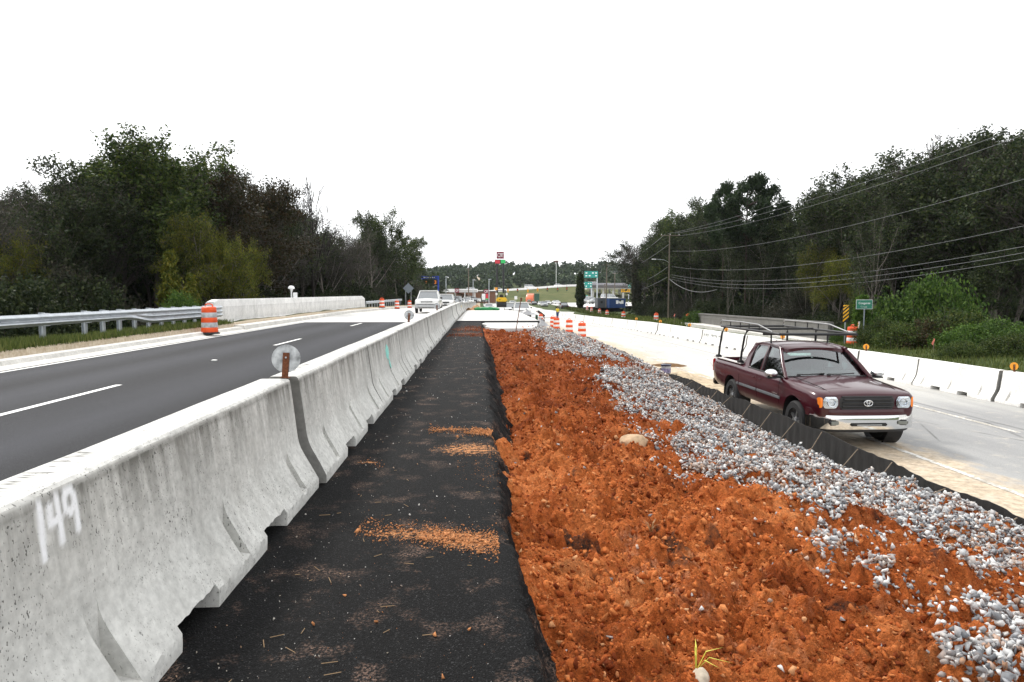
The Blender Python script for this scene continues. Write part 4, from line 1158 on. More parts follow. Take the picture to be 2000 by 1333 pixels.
def apply_bool(me, cutters, name):
    o = link('tmp_body', me); cs = []
    for c in cutters:
        co_ = link('tmp_cut', c); cs.append(co_)
        m_ = o.modifiers.new('b', 'BOOLEAN'); m_.operation = 'DIFFERENCE'; m_.object = co_; m_.solver = 'EXACT'
    dg = bpy.context.evaluated_depsgraph_get(); dg.update()
    ev = o.evaluated_get(dg); out = bpy.data.meshes.new_from_object(ev); out.name = name
    for q in [o] + cs: bpy.data.objects.remove(q)
    return out

def wheel(parent, x, y, r, w, side, dark=True):
    t = MB().lathe([(r * .62, -w / 2), (r * .90, -w / 2), (r * .975, -w / 2 + .03), (r, -w / 2 + .06), (r, w / 2 - .06), (r * .975, w / 2 - .03), (r * .90, w / 2), (r * .62, w / 2), (r * .58, w / 2 - .04), (r * .58, -w / 2 + .04), (r * .62, -w / 2)], 30, (x, y, r), 'y', False).build('wheel', M_RUBBER, parent, None, 35)
    s = side
    MB().lathe([(r * .63, s * (w / 2 - .012)), (r * .56, s * (w / 2 - .02)), (r * .50, s * (w / 2 - .06)), (r * .30, s * (w / 2 - .075)), (r * .2, s * (w / 2 - .035)), (0, s * (w / 2 - .03))], 22, (x, y, r), 'y', False).build('rim', M_RIM if dark else M_HUB, t, None, 35)
    MB().lathe([(r * .17, s * (w / 2 - .034)), (r * .15, s * (w / 2 + .0)), (0, s * (w / 2 + .006))], 12, (x, y, r), 'y', False).build('hub_cap', M_HUB, t, None, 40)
    sp = MB()
    for k in range(5):
        a = 2 * math.pi * k / 5; c, q = math.cos(a), math.sin(a)
        sp.box((x + c * r * .40, y + s * (w / 2 - .05), r + q * r * .40), (r * .34, .03, r * .13), (0, -a, 0))
    sp.build('spokes', M_HUB, t)
    return t

def body_section(x, zb, zt, zc, hw, n_top=6):
    h = zt - zb
    half = [(0, zb), (hw * .84, zb), (hw * .93, zb + h * .05), (hw * .965, zb + h * .14), (hw * .985, zb + h * .30), (hw * 1.0, zb + h * .55), (hw * .995, zb + h * .75), (hw * .975, zb + h * .88), (hw * .945, zb + h * .955), (hw * .90, zt)]
    for k in range(1, n_top + 1):
        t = k / n_top; half.append((hw * .90 * (1 - t), zt + (zc - zt) * math.sin(t * math.pi / 2)))
    left = [(-y, z) for y, z in reversed(half[1:-1])]
    return [(x, y, z) for y, z in half + left]

def pickup_truck(paint, label, loc, rz, hero=True):
    T = thing('pickup_truck', label, 'pickup truck', loc, rz)
    W = .955
    st = [(.80, .60, .955, .985, .82), (.785, .585, .985, 1.012, .86), (.745, .575, 1.008, 1.036, .895), (.63, .57, 1.033, 1.072, .93), (.45, .56, 1.053, 1.10, .945), (.2, .52, 1.07, 1.13, .948), (-.15, .46, 1.095, 1.165, .955), (-.42, .44, 1.115, 1.19, W),
          (-.55, .44, 1.13, 1.185, W), (-.75, .44, 1.14, 1.15, W), (-1.6, .43, 1.15, 1.155, W), (-2.55, .43, 1.16, 1.165, W), (-2.62, .43, 1.165, 1.17, W), (-2.9, .44, 1.175, 1.18, W), (-3.5, .46, 1.18, 1.185, W), (-4.08, .50, 1.18, 1.185, W * .995), (-4.33, .54, 1.175, 1.18, W * .98), (-4.40, .57, 1.165, 1.17, W * .95)]
    body = MB().ring_loft([body_section(*s) for s in st]).mesh('body', paint)
    cut = []
    for ax in (0, -3.14):
        for s in (-1, 1):
            cut.append(MB().lathe([(0, s * .62), (.47, s * .62), (.47, s * 1.2), (0, s * 1.2)], 40, (ax, 0, .40), 'y').mesh('cut', None))
    cut.append(MB().box((-3.49, 0, 1.1), (1.58, 1.56, .72)).mesh('cut', None))
    body = apply_bool(body, cut, 'body'); body.materials.clear(); body.materials.append(paint); sharp(body, 30)
    B = link('body', body, T)
    bed = MB().box((-3.49, 0, .75), (1.56, 1.54, .02)).build('bed_floor', M_BLACKPL, T)
    # inner arch liners
    for ax in (0, -3.14):
        for s in (-1, 1):
            MB().lathe([(.462, s * .64), (.468, s * .93)], 32, (ax, 0, .40), 'y', False).build('arch_liner', M_BLACKPL, T)
            wheel(T, ax, s * .80, .385, .27, s)
    MB().box((-1.95, 0, .46), (4.5, 1.1, .16)).box((-2.4, 0, .36), (3.2, .5, .12)).build('chassis', M_BLACKPL, T)
    MB().cyl((0, -.7, .385), (0, .7, .385), .06).cyl((-3.14, -.7, .385), (-3.14, .7, .385), .07).build('axles', M_BLACKPL, T)
    # ---- cab
    rail = []
    def side_pt(x, z, s=1, off=0.0):
        t = np.clip((z - 1.14) / (1.70 - 1.14), 0, 1.15); y = .875 - (.875 - .665) * (t ** 1.25)
        return Vector((x, s * (y + off), z))
    rows = []
    for x, z, hw in ((-1.10, 1.685, .60), (-1.16, 1.705, .655), (-1.28, 1.735, .675), (-1.6, 1.765, .685), (-2.0, 1.765, .685), (-2.3, 1.74, .672), (-2.40, 1.71, .655), (-2.44, 1.69, .62)):
        up = [(x, hw * math.sin(a), z - .10 + .10 * math.cos(a) ** .6 if abs(a) < 1.57 else z - .10) for a in np.linspace(-1.57, 1.57, 15)]
        lo = [(x, hw * .96 * k, z - .115) for k in np.linspace(1, -1, 15)]
        rows.append(up + lo)
    MB().ring_loft(rows).build('roof', paint, T, None, 50)
    for s in (-1, 1):
        def bar(pts, r, nm='pillar', mt=paint, n=8): return MB().tube(pts, r, n).build(nm, mt, T, None, 50)
        bar([side_pt(-.50, 1.12, s, -.02), side_pt(-.80, 1.36, s, -.02), side_pt(-1.02, 1.54, s, -.02), side_pt(-1.20, 1.675, s, -.02)], .038)
        bar([side_pt(-1.10, 1.655, s, -.015), side_pt(-1.6, 1.70, s, -.025), side_pt(-2.1, 1.70, s, -.025), side_pt(-2.38, 1.655, s, -.02)], .032)
        MB().prism([side_pt(-1.56, 1.13, s), side_pt(-1.70, 1.13, s), side_pt(-1.70, 1.45, s), side_pt(-1.73, 1.70, s), side_pt(-1.62, 1.70, s), side_pt(-1.57, 1.45, s)], (0, 0, 0), (0, -s * .05, 0)).build('pillar', paint, T)
        # rear corner panel with the rounded edge of the quarter window
        arc = [side_pt(-2.20, 1.70, s), side_pt(-2.27, 1.62, s), side_pt(-2.31, 1.50, s), side_pt(-2.33, 1.35, s), side_pt(-2.31, 1.22, s), side_pt(-2.25, 1.16, s), side_pt(-2.15, 1.13, s)]
        MB().prism(arc + [side_pt(-2.60, 1.13, s), side_pt(-2.52, 1.42, s), side_pt(-2.42, 1.69, s)], (0, 0, 0), (0, -s * .06, 0)).build('pillar', paint, T, None, 40)
        MB().add([side_pt(-.56, 1.13, s, -.012), side_pt(-1.60, 1.13, s, -.012), side_pt(-1.60, 1.45, s, -.012), side_pt(-1.64, 1.69, s, -.012), side_pt(-1.20, 1.665, s, -.012), side_pt(-.95, 1.47, s, -.012)], [(0, 1, 2, 3, 4, 5)]).build('side_window', M_SIDEGL, T)
        MB().add([side_pt(-1.68, 1.13, s, -.012), side_pt(-2.34, 1.13, s, -.012), side_pt(-2.34, 1.5, s, -.012), side_pt(-2.2, 1.69, s, -.012), side_pt(-1.71, 1.69, s, -.012), side_pt(-1.69, 1.45, s, -.012)], [(0, 1, 2, 3, 4, 5)]).build('side_window', M_SIDEGL, T)
        bar([side_pt(-.58, 1.145, s, .008), side_pt(-1.6, 1.148, s, .008), side_pt(-2.3, 1.15, s, .008)], .011, 'window_seal', M_BLACKPL, 6)
        bar([side_pt(-1.0, 1.535, s, .012), side_pt(-1.18, 1.668, s, .006), side_pt(-1.63, 1.69, s, .006), side_pt(-1.60, 1.45, s, .004), side_pt(-1.585, 1.16, s, .004)], .012, 'window_seal', M_BLACKPL, 6)
        # doors: seams, handles, moulding
        def seam(x, z0, z1, w=.012):
            zz = np.linspace(z0, z1, 14); pts = []
            for z in zz:
                h = 1.145 - .44; t = (z - .44) / h
                y = W * float(np.interp(t, [0, .05, .14, .30, .55, .75, .88, .955, 1], [.84, .93, .965, .985, 1, .995, .975, .945, .90])) + .0015
                pts.append((y, z))
            V_ = [(x - w / 2, s * y, z) for y, z in pts] + [(x + w / 2, s * y, z) for y, z in pts]
            k = len(pts); return MB().add(V_, [(i, i + 1, k + i + 1, k + i) for i in range(k - 1)]).build('seam', M_GAP, T)
        seam(-.62, .60, 1.10); seam(-1.68, .50, 1.14); seam(-2.64, .46, 1.165, .022)
        for hx in (-1.52, -1.86): MB().rbox((hx, s * .948, .985), (.16, .03, .035), .012).build('door_handle', paint, T, None, 40)
        for a, b in ((-.56, -1.66), (-1.70, -2.62), (-2.67, -2.78)):
            MB().rbox(((a + b) / 2, s * .948, .735), (abs(b - a), .03, .065), .012).build('side_moulding', M_MOULD, T, None, 40)
        # badge of chromed letters above the moulding is only a streak here
        MB().box((-.78, s * .957, .795), (.26, .006, .022)).build('door_badge', M_CHROME, T)
        # mirrors
        mx = MB()
        rows = []
        for dx, k in ((.085, .35), (.075, .7), (.045, .93), (0, 1.0), (-.05, .97), (-.055, .9)):
            rows.append([(-.66 + dx, s * (1.085 + .125 * k * math.cos(a)), 1.20 + .095 * k * (math.sin(a) if math.sin(a) > 0 else math.sin(a) * .75)) for a in np.linspace(0, 2 * math.pi, 18, endpoint=False)])
        MR = MB().ring_loft(rows).build('mirror', M_CHROME if hero else M_BLACKPL, T, None, 50)
        MB().rbox((-.66, s * .95, 1.135), (.09, .16, .045), .02).rbox((-.655, s * 1.085, 1.12), (.11, .20, .03), .014).build('mirror_arm', M_BLACKPL, MR, None, 40)
    # windscreen, rear window
    n = 10; V_ = []
    for k in range(n + 1):
        u = k / n * 2 - 1
        V_.append((-.47 - .13 * u * u, u * .80, 1.155 - .02 * u * u)); V_.append((-1.165 - .06 * u * u, u * .625, 1.69 - .03 * u * u))
    MB().add(V_, [(2 * i, 2 * i + 2, 2 * i + 3, 2 * i + 1) for i in range(n)]).build('windshield', M_WSHIELD, T, None, 40)
    MB().tube([(V_[2 * i][0] + .012, V_[2 * i][1], V_[2 * i][2] + .012) for i in range(n + 1)], .016, 6).build('windshield_seal', M_BLACKPL, T)
    MB().tube([(V_[2 * i + 1][0] + .01, V_[2 * i + 1][1], V_[2 * i + 1][2] + .004) for i in range(n + 1)], .013, 6).build('windshield_seal', M_BLACKPL, T)
    MB().add([(-2.60, -.74, 1.15), (-2.60, .74, 1.15), (-2.42, .60, 1.66), (-2.42, -.60, 1.66)], [(0, 1, 2, 3)]).build('rear_window', M_WSHIELD, T)
    for s in (-1, 1):
        w_ = MB().tube([(-.40, s * .30 - .38, 1.215), (-.50, s * .30 - .1, 1.20), (-.53, s * .30 + .22, 1.215)], .012, 6); w_.box((-.40, s * .30 - .36, 1.20), (.06, .05, .03)); w_.build('wiper', M_BLACKPL, T)
    # inside the cab
    MB().rbox((-.86, 0, 1.185), (.36, 1.46, .07), .03).build('dashboard', M_INT, T, None, 40)
    for y in (-.4, .4):
        MB().rbox((-1.72, y, 1.22), (.14, .46, .36), .05, (0, -.16, 0)).rbox((-1.77, y, 1.47), (.09, .26, .17), .04, (0, -.12, 0)).build('seat', M_INT, T, None, 50)
    MB().rbox((-2.40, 0, 1.24), (.14, 1.3, .3), .05).build('seat', M_INT, T, None, 50)
    sw = MB().tube([(-1.13 - .055 * math.sin(a), .40 + .18 * math.cos(a), 1.26 + .16 * math.sin(a)) for a in np.linspace(0, 2 * math.pi, 20)], .014, 6); sw.box((-1.12, .40, 1.26), (.03, .30, .035)); sw.build('steering_wheel', M_BLACKPL, T)
    MB().rbox((-1.20, 0, 1.60), (.03, .24, .065), .01).build('rear_view_mirror', M_BLACKPL, T)
    # ---- nose
    def fx(y, z): return min(float(np.interp(abs(y), [.72, .80, .845, .88, .915, .935], [.80, .797, .783, .745, .64, .5])), float(np.interp(z, [.945, .98, 1.005], [.80, .787, .74])))
    def nose_patch(y0, y1, z0, z1, off, nm, mt, r=.0, ny=14, parent=None, crown=0.0, corner=.25):
        nz = 8; V_ = []; Fq = []
        for i in range(ny + 1):
            u = i / ny
            for j in range(nz + 1):
                v = j / nz
                y = y0 + (y1 - y0) * u; z = z0 + (z1 - z0) * v
                if corner:
                    e = min(u, 1 - u) * abs(y1 - y0) / abs(z1 - z0); k = corner
                    if e < k:
                        sh = .5 * (1 - math.sqrt(max(0, 1 - (1 - e / k) ** 2))) * k * 2.0
                        v2 = sh + (1 - 2 * sh) * v; z = z0 + (z1 - z0) * v2
                V_.append((fx(y, z) + off + crown * math.sin(math.pi * u) * math.sin(math.pi * v), y, z))
        for i in range(ny):
            for j in range(nz):
                a = i * (nz + 1) + j; Fq.append((a, a + nz + 1, a + nz + 2, a + 1))
        return MB().add(V_, Fq).build(nm, mt, parent or T, None, 50)
    gl = nose_patch(-.50, .50, .735, .965, .006, 'grille', M_GRILLE, ny=24)
    for k, z in enumerate((.785, .85, .915)):
        pts = [(fx(y, z) + .028, y, z) for y in np.linspace(-.45 + .02 * (k == 2), .45 - .02 * (k == 2), 15)]; MB().tube(pts, .014, 8).build('grille_bar', M_GRILLE, gl, None, 50)
    MB().tube([(fx(y, .74) + .018, y, .738) for y in np.linspace(-.46, .46, 13)], .012, 6).tube([(fx(y, .96) + .018, y, .962) for y in np.linspace(-.46, .46, 13)], .012, 6).build('grille_frame', M_GRILLE, gl, None, 50)
    # oval emblem: three ellipses
    em = MB(); ex = fx(0, .85) + .05
    def ell(cy, cz, a, b, r=.0065):
        p = [(ex, cy + a * math.cos(t), cz + b * math.sin(t)) for t in np.linspace(0, 2 * math.pi, 26)]; em.tube(p, r, 6)
    ell(0, .85, .078, .052); ell(0, .872, .048, .020, .005); ell(0, .852, .022, .046, .005)
    em.build('emblem', M_CHROME, gl)
    for s in (-1, 1):
        hl = nose_patch(s * .53, s * .80, .755, .96, .010, 'headlight', M_REFL, ny=10, corner=.3)
        nose_patch(s * .53, s * .80, .755, .96, .016, 'lens', M_LENS, ny=10, parent=hl, crown=.02, corner=.3)
        MB().lathe([(0, .0), (.05, .005), (.075, .03)], 14, (fx(s * .65, .86) + .0, s * .65, .86), 'x', False).build('bulb_bowl', M_REFL, hl, None, 50)
        nose_patch(s * .805, s * .888, .765, .955, .012, 'turn_signal', M_ORANGE_L, ny=8, corner=.2, crown=.01)
    # shoulder line on the bonnet
    for s in (-1, 1):
        pts = [(.70, s * .62, 1.022), (.45, s * .66, 1.078), (.1, s * .70, 1.118), (-.3, s * .74, 1.15), (-.44, s * .76, 1.158)]
        MB().tube([(x, y, z + .004) for x, y, z in pts], .006, 5).build('bonnet_seam', M_GAP, T)
    def bumper(z0, z1, off, depth, nm, mt, lo=.0, nv=8, bulge=.03, hw=.955):
        rows = []
        for u in np.linspace(-1, 1, 29):
            y = u * hw; bx = .87 - .24 * abs(u) ** 4.5 + off
            ring = []
            for v in np.linspace(0, 1, nv): ring.append((bx + bulge * math.sin(math.pi * (.12 + .8 * v)), y, z0 + (z1 - z0) * v))
            ring += [(bx - depth, y * .985, z1), (bx - depth, y * .985, z0)]
            rows.append(ring)
        return MB().ring_loft(rows).build(nm, mt, T, None, 50)
    bumper(.60, .735, -.025, .14, 'bumper_top', paint, bulge=.012)
    cb = bumper(.385, .632, 0, .16, 'bumper', M_CHROME, bulge=.014)
    bumper(.33, .388, -.035, .12, 'valance', M_BLACKPL, bulge=.01, hw=.90)
    MB().rbox((.893, 0, .475), (.03, .66, .055), .02).build('air_slot', M_BLACK, cb, None, 40)
    MB().rbox((.905, 0, .472), (.02, .46, .012), .004).build('slot_bar', M_CHROME, cb)
    for s in (-1, 1):
        fl = MB().rbox((.862, s * .62, .505), (.06, .20, .095), .03, (0, 0, -s * .20)).build('fog_light', M_BLACKPL, cb, None, 40)
        MB().rbox((.890, s * .615, .505), (.02, .16, .065), .02, (0, 0, -s * .20)).build('fog_lens', M_LENS if False else simple('grey fog lens', (.20, .21, .19), .15), cb, None, 40)
        MB().rbox((-4.38, s * .86, .98), (.06, .14, .32), .02).build('tail_light', M_RED_L, T, None, 40)
    MB().rbox((-4.46, 0, .56), (.14, 1.75, .18), .03).build('rear_bumper', M_CHROME, T, None, 40)
    MB().rbox((-4.415, 0, .92), (.03, 1.4, .4), .01).build('tailgate', paint, T, None, 40)
    MB().tube([(-2.66, s_ * .9, 1.185) for s_ in (-1, 1)], .02).build('bed_rail_front', M_BLACKPL, T)
    for s in (-1, 1): MB().rbox((-3.5, s * .865, 1.19), (1.72, .13, .02), .008).build('bed_rail_cap', simple('pale bed cap', (.55, .52, .50), .5), T, None, 40)
    if not hero: return T
    MB().rbox((-2.95, 0, 1.12), (.40, 1.5, .34), .03).build('tool_box', M_HUB, T, None, 40)
    # ---- ladder rack
    RK = thing('ladder_rack', None, None); RK.parent = T
    if 'category' in RK: del RK['category']
    ZT, YR = 1.97, .80
    for s in (-1, 1):
        for x in (-4.16, -2.76):
            MB().tube([(x, s * .87, 1.20), (x + .03, s * .86, 1.45), (x + .10, s * .83, 1.82), (x + .16, s * .80, 1.94), (x + .28, s * YR, ZT)], .026, 8).build('rack_leg', M_BLACK, RK, None, 50)
            MB().rbox((x, s * .87, 1.22), (.16, .12, .07), .02).build('rack_foot', M_BLACK, RK)
        MB().tube([(-4.2, s * YR, ZT), (-3, s * YR, ZT), (-2, s * YR, ZT), (-.95, s * YR, ZT - .01)], .026, 8).build('rack_rail', M_BLACK, RK, None, 50)
        MB().tube([(-4.2, s * YR, ZT), (-4.26, s * YR, ZT + .08), (-4.15, s * YR, ZT + .145), (-2.9, s * YR, ZT + .155), (-2.0, s * YR, ZT + .14), (-1.3, s * YR, ZT + .02)], .017, 8).build('rack_side_bar', M_STEELB, RK, None, 50)
        for x in (-3.6, -3.0, -2.5, -1.95): MB().cyl((x, s * YR, ZT), (x, s * YR, ZT + .145), .012).build('rack_post', M_BLACK, RK)
    for x, z in ((-4.16, ZT), (-2.72, ZT + .01), (-1.75, ZT - .05), (-.97, ZT - .01)):
        MB().tube([(x, -YR, z), (x, YR, z)], .026, 8).build('rack_crossbar', M_BLACK, RK, None, 50)
    for s in (-1, 1): MB().cyl((-1.75, s * .62, 1.72), (-1.75, s * .62, ZT - .04), .018).build('rack_roof_post', M_BLACK, RK)
    return T
M_MOULD = simple('grey side moulding', (.16, .17, .18), .35, .3, .5)
M_STEELB = simple('worn steel bar', (.30, .30, .30), .3, .8, .5)
M_BURG = car_paint('burgundy paint', (.042, .0026, .008))
pickup_truck(M_BURG, 'burgundy pickup truck with black ladder rack parked behind the silt fence', (6.86, 12.12, zR(12) + .003), -math.pi / 2)

# ---- ordinary traffic
def traffic(kind, paint, label, loc, rz, front=True, cat='car', group='cars in the distant traffic', name='car', clad=None):
    T = thing(name, label, cat, loc, rz, group)
    if kind == 'sedan': L, W, H, belt, hood, cab = 4.6, .90, 1.45, .92, .90, (1.05, .45, -.95, -1.75)
    elif kind == 'suv': L, W, H, belt, hood, cab = 4.7, .93, 1.75, 1.08, 1.05, (1.15, .60, -2.0, -2.25)
    elif kind == 'pickup': L, W, H, belt, hood, cab = 5.5, .98, 1.84, 1.15, 1.15, (1.30, .65, -.70, -.95)
    else: L, W, H, belt, hood, cab = 5.2, .98, 2.1, 1.15, 1.1, (1.75, 1.1, -2.4, -2.55)
    h = L / 2; zb = .28 if kind == 'sedan' else .38
    r = .33 if kind == 'sedan' else .38
    st = [(h, zb + .12, hood - .22, hood - .20, W * .82), (h - .05, zb + .05, hood - .12, hood - .09, W * .92), (h - .25, zb, hood - .04, hood, W * .98), (h - .8, zb, hood, hood + .05, W), (cab[0], zb, belt, belt + .04, W), (0, zb, belt, belt + .01, W), (cab[3], zb, belt, belt + .01, W),
          (-h + .35, zb, belt - .02, belt, W), (-h + .05, zb + .1, belt - .06, belt - .04, W * .94), (-h, zb + .15, belt - .2, belt - .18, W * .86)]
    MB().ring_loft([body_section(*s, n_top=3) for s in st]).build('body', paint, T, None, 40)
    if clad: MB().rbox((h - .02, 0, zb + .22), (.14, W * 1.9, .30), .05).build('bumper', clad, T, None, 40)
    a, b, c, d = cab
    def ring(x, z, w): return [(x, -w, z), (x, w, z)]
    hw0, hw1 = W * .90, W * .72
    gl = MB(); P = [(a, -hw0, belt), (a, hw0, belt), (d, hw0, belt), (d, -hw0, belt), (b, -hw1, H - .06), (b, hw1, H - .06), (c, hw1, H - .06), (c, -hw1, H - .06)]
    gl.add(P, [(0, 1, 5, 4), (1, 2, 6, 5), (2, 3, 7, 6), (3, 0, 4, 7)]); gl.build('windows', M_CARGLASS, T)
    MB().rbox(((b + c) / 2, 0, H - .04), (b - c + .16, hw1 * 2 + .08, .09), .035).build('roof', paint, T, None, 40)
    for s in (-1, 1):
        for (x0, z0, y0, x1, y1) in ((a, belt, hw0, b, hw1), (d, belt, hw0, c, hw1), ((a + d) / 2 + .1, belt, hw0, (b + c) / 2 + .1, hw1)):
            MB().tube([(x0, s * y0, z0), (x1, s * y1, H - .06)], .045, 6).build('pillar', paint, T)
        for x in (h - .85, -h + .95): 
            w = MB().lathe([(r * .6, -.11), (r, -.09), (r, .09), (r * .6, .11)], 16, (x, s * (W - .10), r), 'y').build('wheel', M_RUBBER, T)
            MB().lathe([(0, s * .11), (r * .58, s * .115), (r * .5, s * .125), (0, s * .13)], 12, (x, s * (W - .10), r), 'y').build('rim', M_HUB, w)
        MB().rbox((h - .09, s * W * .70, hood - .22), (.10, W * .42, .17), .03).build('headlight', M_REFL, T, None, 40)
        MB().rbox((-h + .05, s * W * .74, belt - .22), (.1, W * .3, .2), .03).build('tail_light', M_RED_L, T, None, 40)
        MB().rbox((a - .15, s * (W + .09), belt + .07), (.1, .2, .14), .03).build('mirror', M_BLACKPL, T, None, 40)
    MB().rbox((h - .005, 0, hood - .23), (.05, W * .92, .16), .02).build('grille', M_GRILLE, T)
    MB().rbox((h - .02, 0, zb + .12), (.08, W * 1.5, .12), .03).build('air_intake', M_BLACKPL, T)
    MB().rbox((h + .01, 0, zb + .25), (.03, .32, .13), .005).build('number_plate', M_MOULD, T)
    if kind == 'pickup':
        MB().box((-1.75, 0, belt + .012), (1.5, W * 1.55, .02)).build('bed_floor', M_BLACKPL, T)
        g_ = MB()
        for k in range(3): g_.rbox((h + .015, 0, hood - .30 + k * .075), (.04, W * .86, .035), .012)
        g_.build('grille_bar', M_WHITEM, T)
    return T
M_CARGLASS = glass_mat('traffic glass', (.10, .13, .14), .22)
PW = car_paint('white car paint', (.72, .72, .71)); PS = car_paint('silver car paint', (.42, .43, .44)); PK = car_paint('black car paint', (.012, .012, .014)); PR = car_paint('red car paint', (.35, .02, .02)); PD = car_paint('grey car paint', (.10, .105, .11))
D_IN = -math.pi / 2   # towards the camera
D_OUT = math.pi / 2
def veh(kind, paint, label, px, Y, rz, z, cat='car', **kw):
    x = at(px, 600, Y)[0]; return traffic(kind, paint, label, (x, Y, z), rz, cat=cat, **kw)
veh('pickup', PW, 'white pickup truck driving towards us beside the barrier row', 838.5, 56, D_IN, zL(53) + .01, 'pickup truck', name='pickup_truck', clad=PS)
veh('suv', PW, 'white suv following the white pickup on the left road', 872, 76, D_IN, zL(76) + .01)
for i, (k, p, px, Y, nm) in enumerate([('sedan', PD, 886, 92, 'dark grey'), ('suv', PS, 892, 108, 'silver'), ('sedan', PW, 899, 122, 'white'), ('sedan', PS, 905, 137, 'pale silver'), ('suv', PW, 912, 152, 'tall white'), ('sedan', PW, 919, 170, 'small white'), ('suv', PK, 926, 190, 'black'), ('sedan', PW, 934, 212, 'farthest white')]):
    veh(k, p, '%s car queued behind the barrier row, %s in the queue' % (nm, ordinal(i)), px, Y, D_IN, zL(Y) + .01, group='cars queued behind the barrier row')
veh('pickup', PW, 'white work truck parked past the right side of the slab', 1018, 76, D_IN, zR(76) + .02 + .55, 'pickup truck', name='pickup_truck')
veh('suv', PW, 'white van-like suv parked behind the white work truck', 998, 92, D_IN, zR(92) + .6)
for i, (k, p, px, Y, rz, nm) in enumerate([('pickup', PK, 1101, 158, D_OUT, 'black pickup driving away on the pale road'), ('suv', PS, 1063, 188, D_IN, 'silver suv coming towards us on the pale road'), ('sedan', PW, 1056, 205, D_IN, 'white sedan left of the silver suv in traffic'), ('sedan', PW, 1070, 225, D_IN, 'white sedan right of the silver suv in traffic'), ('sedan', PW, 1085, 235, -2.2, 'white sedan alone near the grassy embankment'),
                                  ('sedan', PR, 1005, 150, D_OUT, 'red car among the white vehicles'), ('suv', PW, 1014, 165, D_IN, 'white suv behind the leaning rod'), ('suv', PW, 955, 140, D_IN, 'white suv left of the yellow roller'), ('sedan', PK, 1043, 215, D_IN, 'black sedan under the green trailer'), ('suv', PW, 1001, 200, D_IN, 'distant white suv right of the yellow roller'), ('sedan', PS, 1026, 185, D_IN, 'silver sedan beside the orange lorry')]):
    veh(k, p, nm, px, Y, rz, zR(Y) + .06)

# ---- orange lorry with a green container
def lorry(px, Y):
    x = at(px, 600, Y)[0]
    T = thing('lorry', 'orange lorry cab with a green container in the distant traffic', 'lorry', (x, Y, zR(Y) + .06), D_IN - .25)
    po = car_paint('orange lorry paint', (.72, .16, .07)); pg = simple('green container paint', (.02, .10, .06), .5)
    rows = [[(xx, -w, z0), (xx, w, z0), (xx, w, z1), (xx, w * .92, z1 + .1), (xx, -w * .92, z1 + .1), (xx, -w, z1)] for xx, w, z0, z1 in ((2.6, 1.05, .7, 2.0), (2.4, 1.2, .6, 2.3), (1.4, 1.22, .6, 3.2), (.2, 1.25, .6, 3.7), (-.6, 1.25, .6, 3.7))]
    MB().ring_loft(rows).build('cab', po, T, None, 40)
    MB().box((2.0, 0, 2.52), (.06, 2.0, .62), (0, -.68, 0)).build('windshield', M_CARGLASS, T)
    MB().rbox((2.6, 0, 1.3), (.12, 1.3, .9), .05).build('grille', M_CHROME, T); MB().rbox((2.62, 0, .55), (.25, 2.4, .35), .05).build('bumper', M_WHITEM, T)
    for s in (-1, 1):
        MB().rbox((2.55, s * .92, 1.05), (.15, .35, .25), .04).build('headlight', M_REFL, T)
        for xx in (1.6, -2.2, -3.4, -9.5, -10.7): MB().lathe([(.25, -.15), (.5, -.15), (.5, .15), (.25, .15)], 16, (xx, s * 1.0, .5), 'y').build('wheel', M_RUBBER, T)
    c = MB(); c.box((-6.5, 0, 2.5), (11, 2.44, 2.6)); C_ = c.build('container', pg, T)
    for k in range(24):
        for s in (-1, 1): MB().box((-11.7 + k * .45, s * 1.235, 2.5), (.2, .03, 2.4)).build('rib', pg, C_)
    MB().box((-.985, .55, 2.7), (.02, .25, .8)).build('white_mark', M_WHITEM, C_)
    MB().box((-6, 0, .95), (11, 1.0, .3)).build('trailer_frame', M_BLACKPL, T)
    return T
lorry(1036, 232)

# ---- small yellow roller
def roller(px, Y):
    x = at(px, 600, Y)[0]
    T = thing('road_roller', 'compact yellow road roller at the far end of the slabs', 'road roller', (x, Y, zS(Y) + .1), D_IN)
    py = simple('machine yellow', (.75, .47, .01), .4, 0, .5, .12, 3)
    MB().lathe([(0, -.62), (.40, -.62), (.42, -.60), (.42, .60), (.40, .62), (0, .62)], 26, (.55, 0, .42), 'y').build('drum', M_BLACK, T, None, 30)
    MB().lathe([(0, -.62), (.40, -.62), (.42, -.60), (.42, .60), (.40, .62), (0, .62)], 26, (-1.05, 0, .42), 'y').build('drum', M_BLACK, T, None, 30)
    MB().rbox((.45, 0, .98), (1.1, 1.42, .62), .16).build('hood', py, T, None, 40); MB().rbox((-.85, 0, .85), (1.1, 1.3, .36), .1).build('platform', py, T, None, 40)
    MB().rbox((1.0, -.25, 1.05), (.02, .16, .12), .01).build('decal', M_BLACK, T)
    MB().rbox((-.45, 0, 1.4), (.4, .5, .5), .08).build('seat', M_BLACK, T, None, 40)
    f = MB()
    for s in (-1, 1): f.tube([(.1, s * .52, 1.2), (.05, s * .5, 2.15), (-1.1, s * .5, 2.15), (-1.1, s * .52, .9)], .04, 6)
    f.build('roll_bar', M_BLACK, T)
    MB().rbox((-.5, 0, 2.2), (1.4, 1.25, .07), .03).build('canopy', M_BLACK, T)
    for s in (-1, 1): MB().rbox((.25, s * .66, 1.72), (.06, .26, .3), .03).build('work_light', M_WHITEM, T)
    for s in (-1, 1): MB().box((.2, s * .55, 1.5), (.05, .05, .6)).build('light_post', M_BLACK, T)
    return T
roller(979.5, 86)
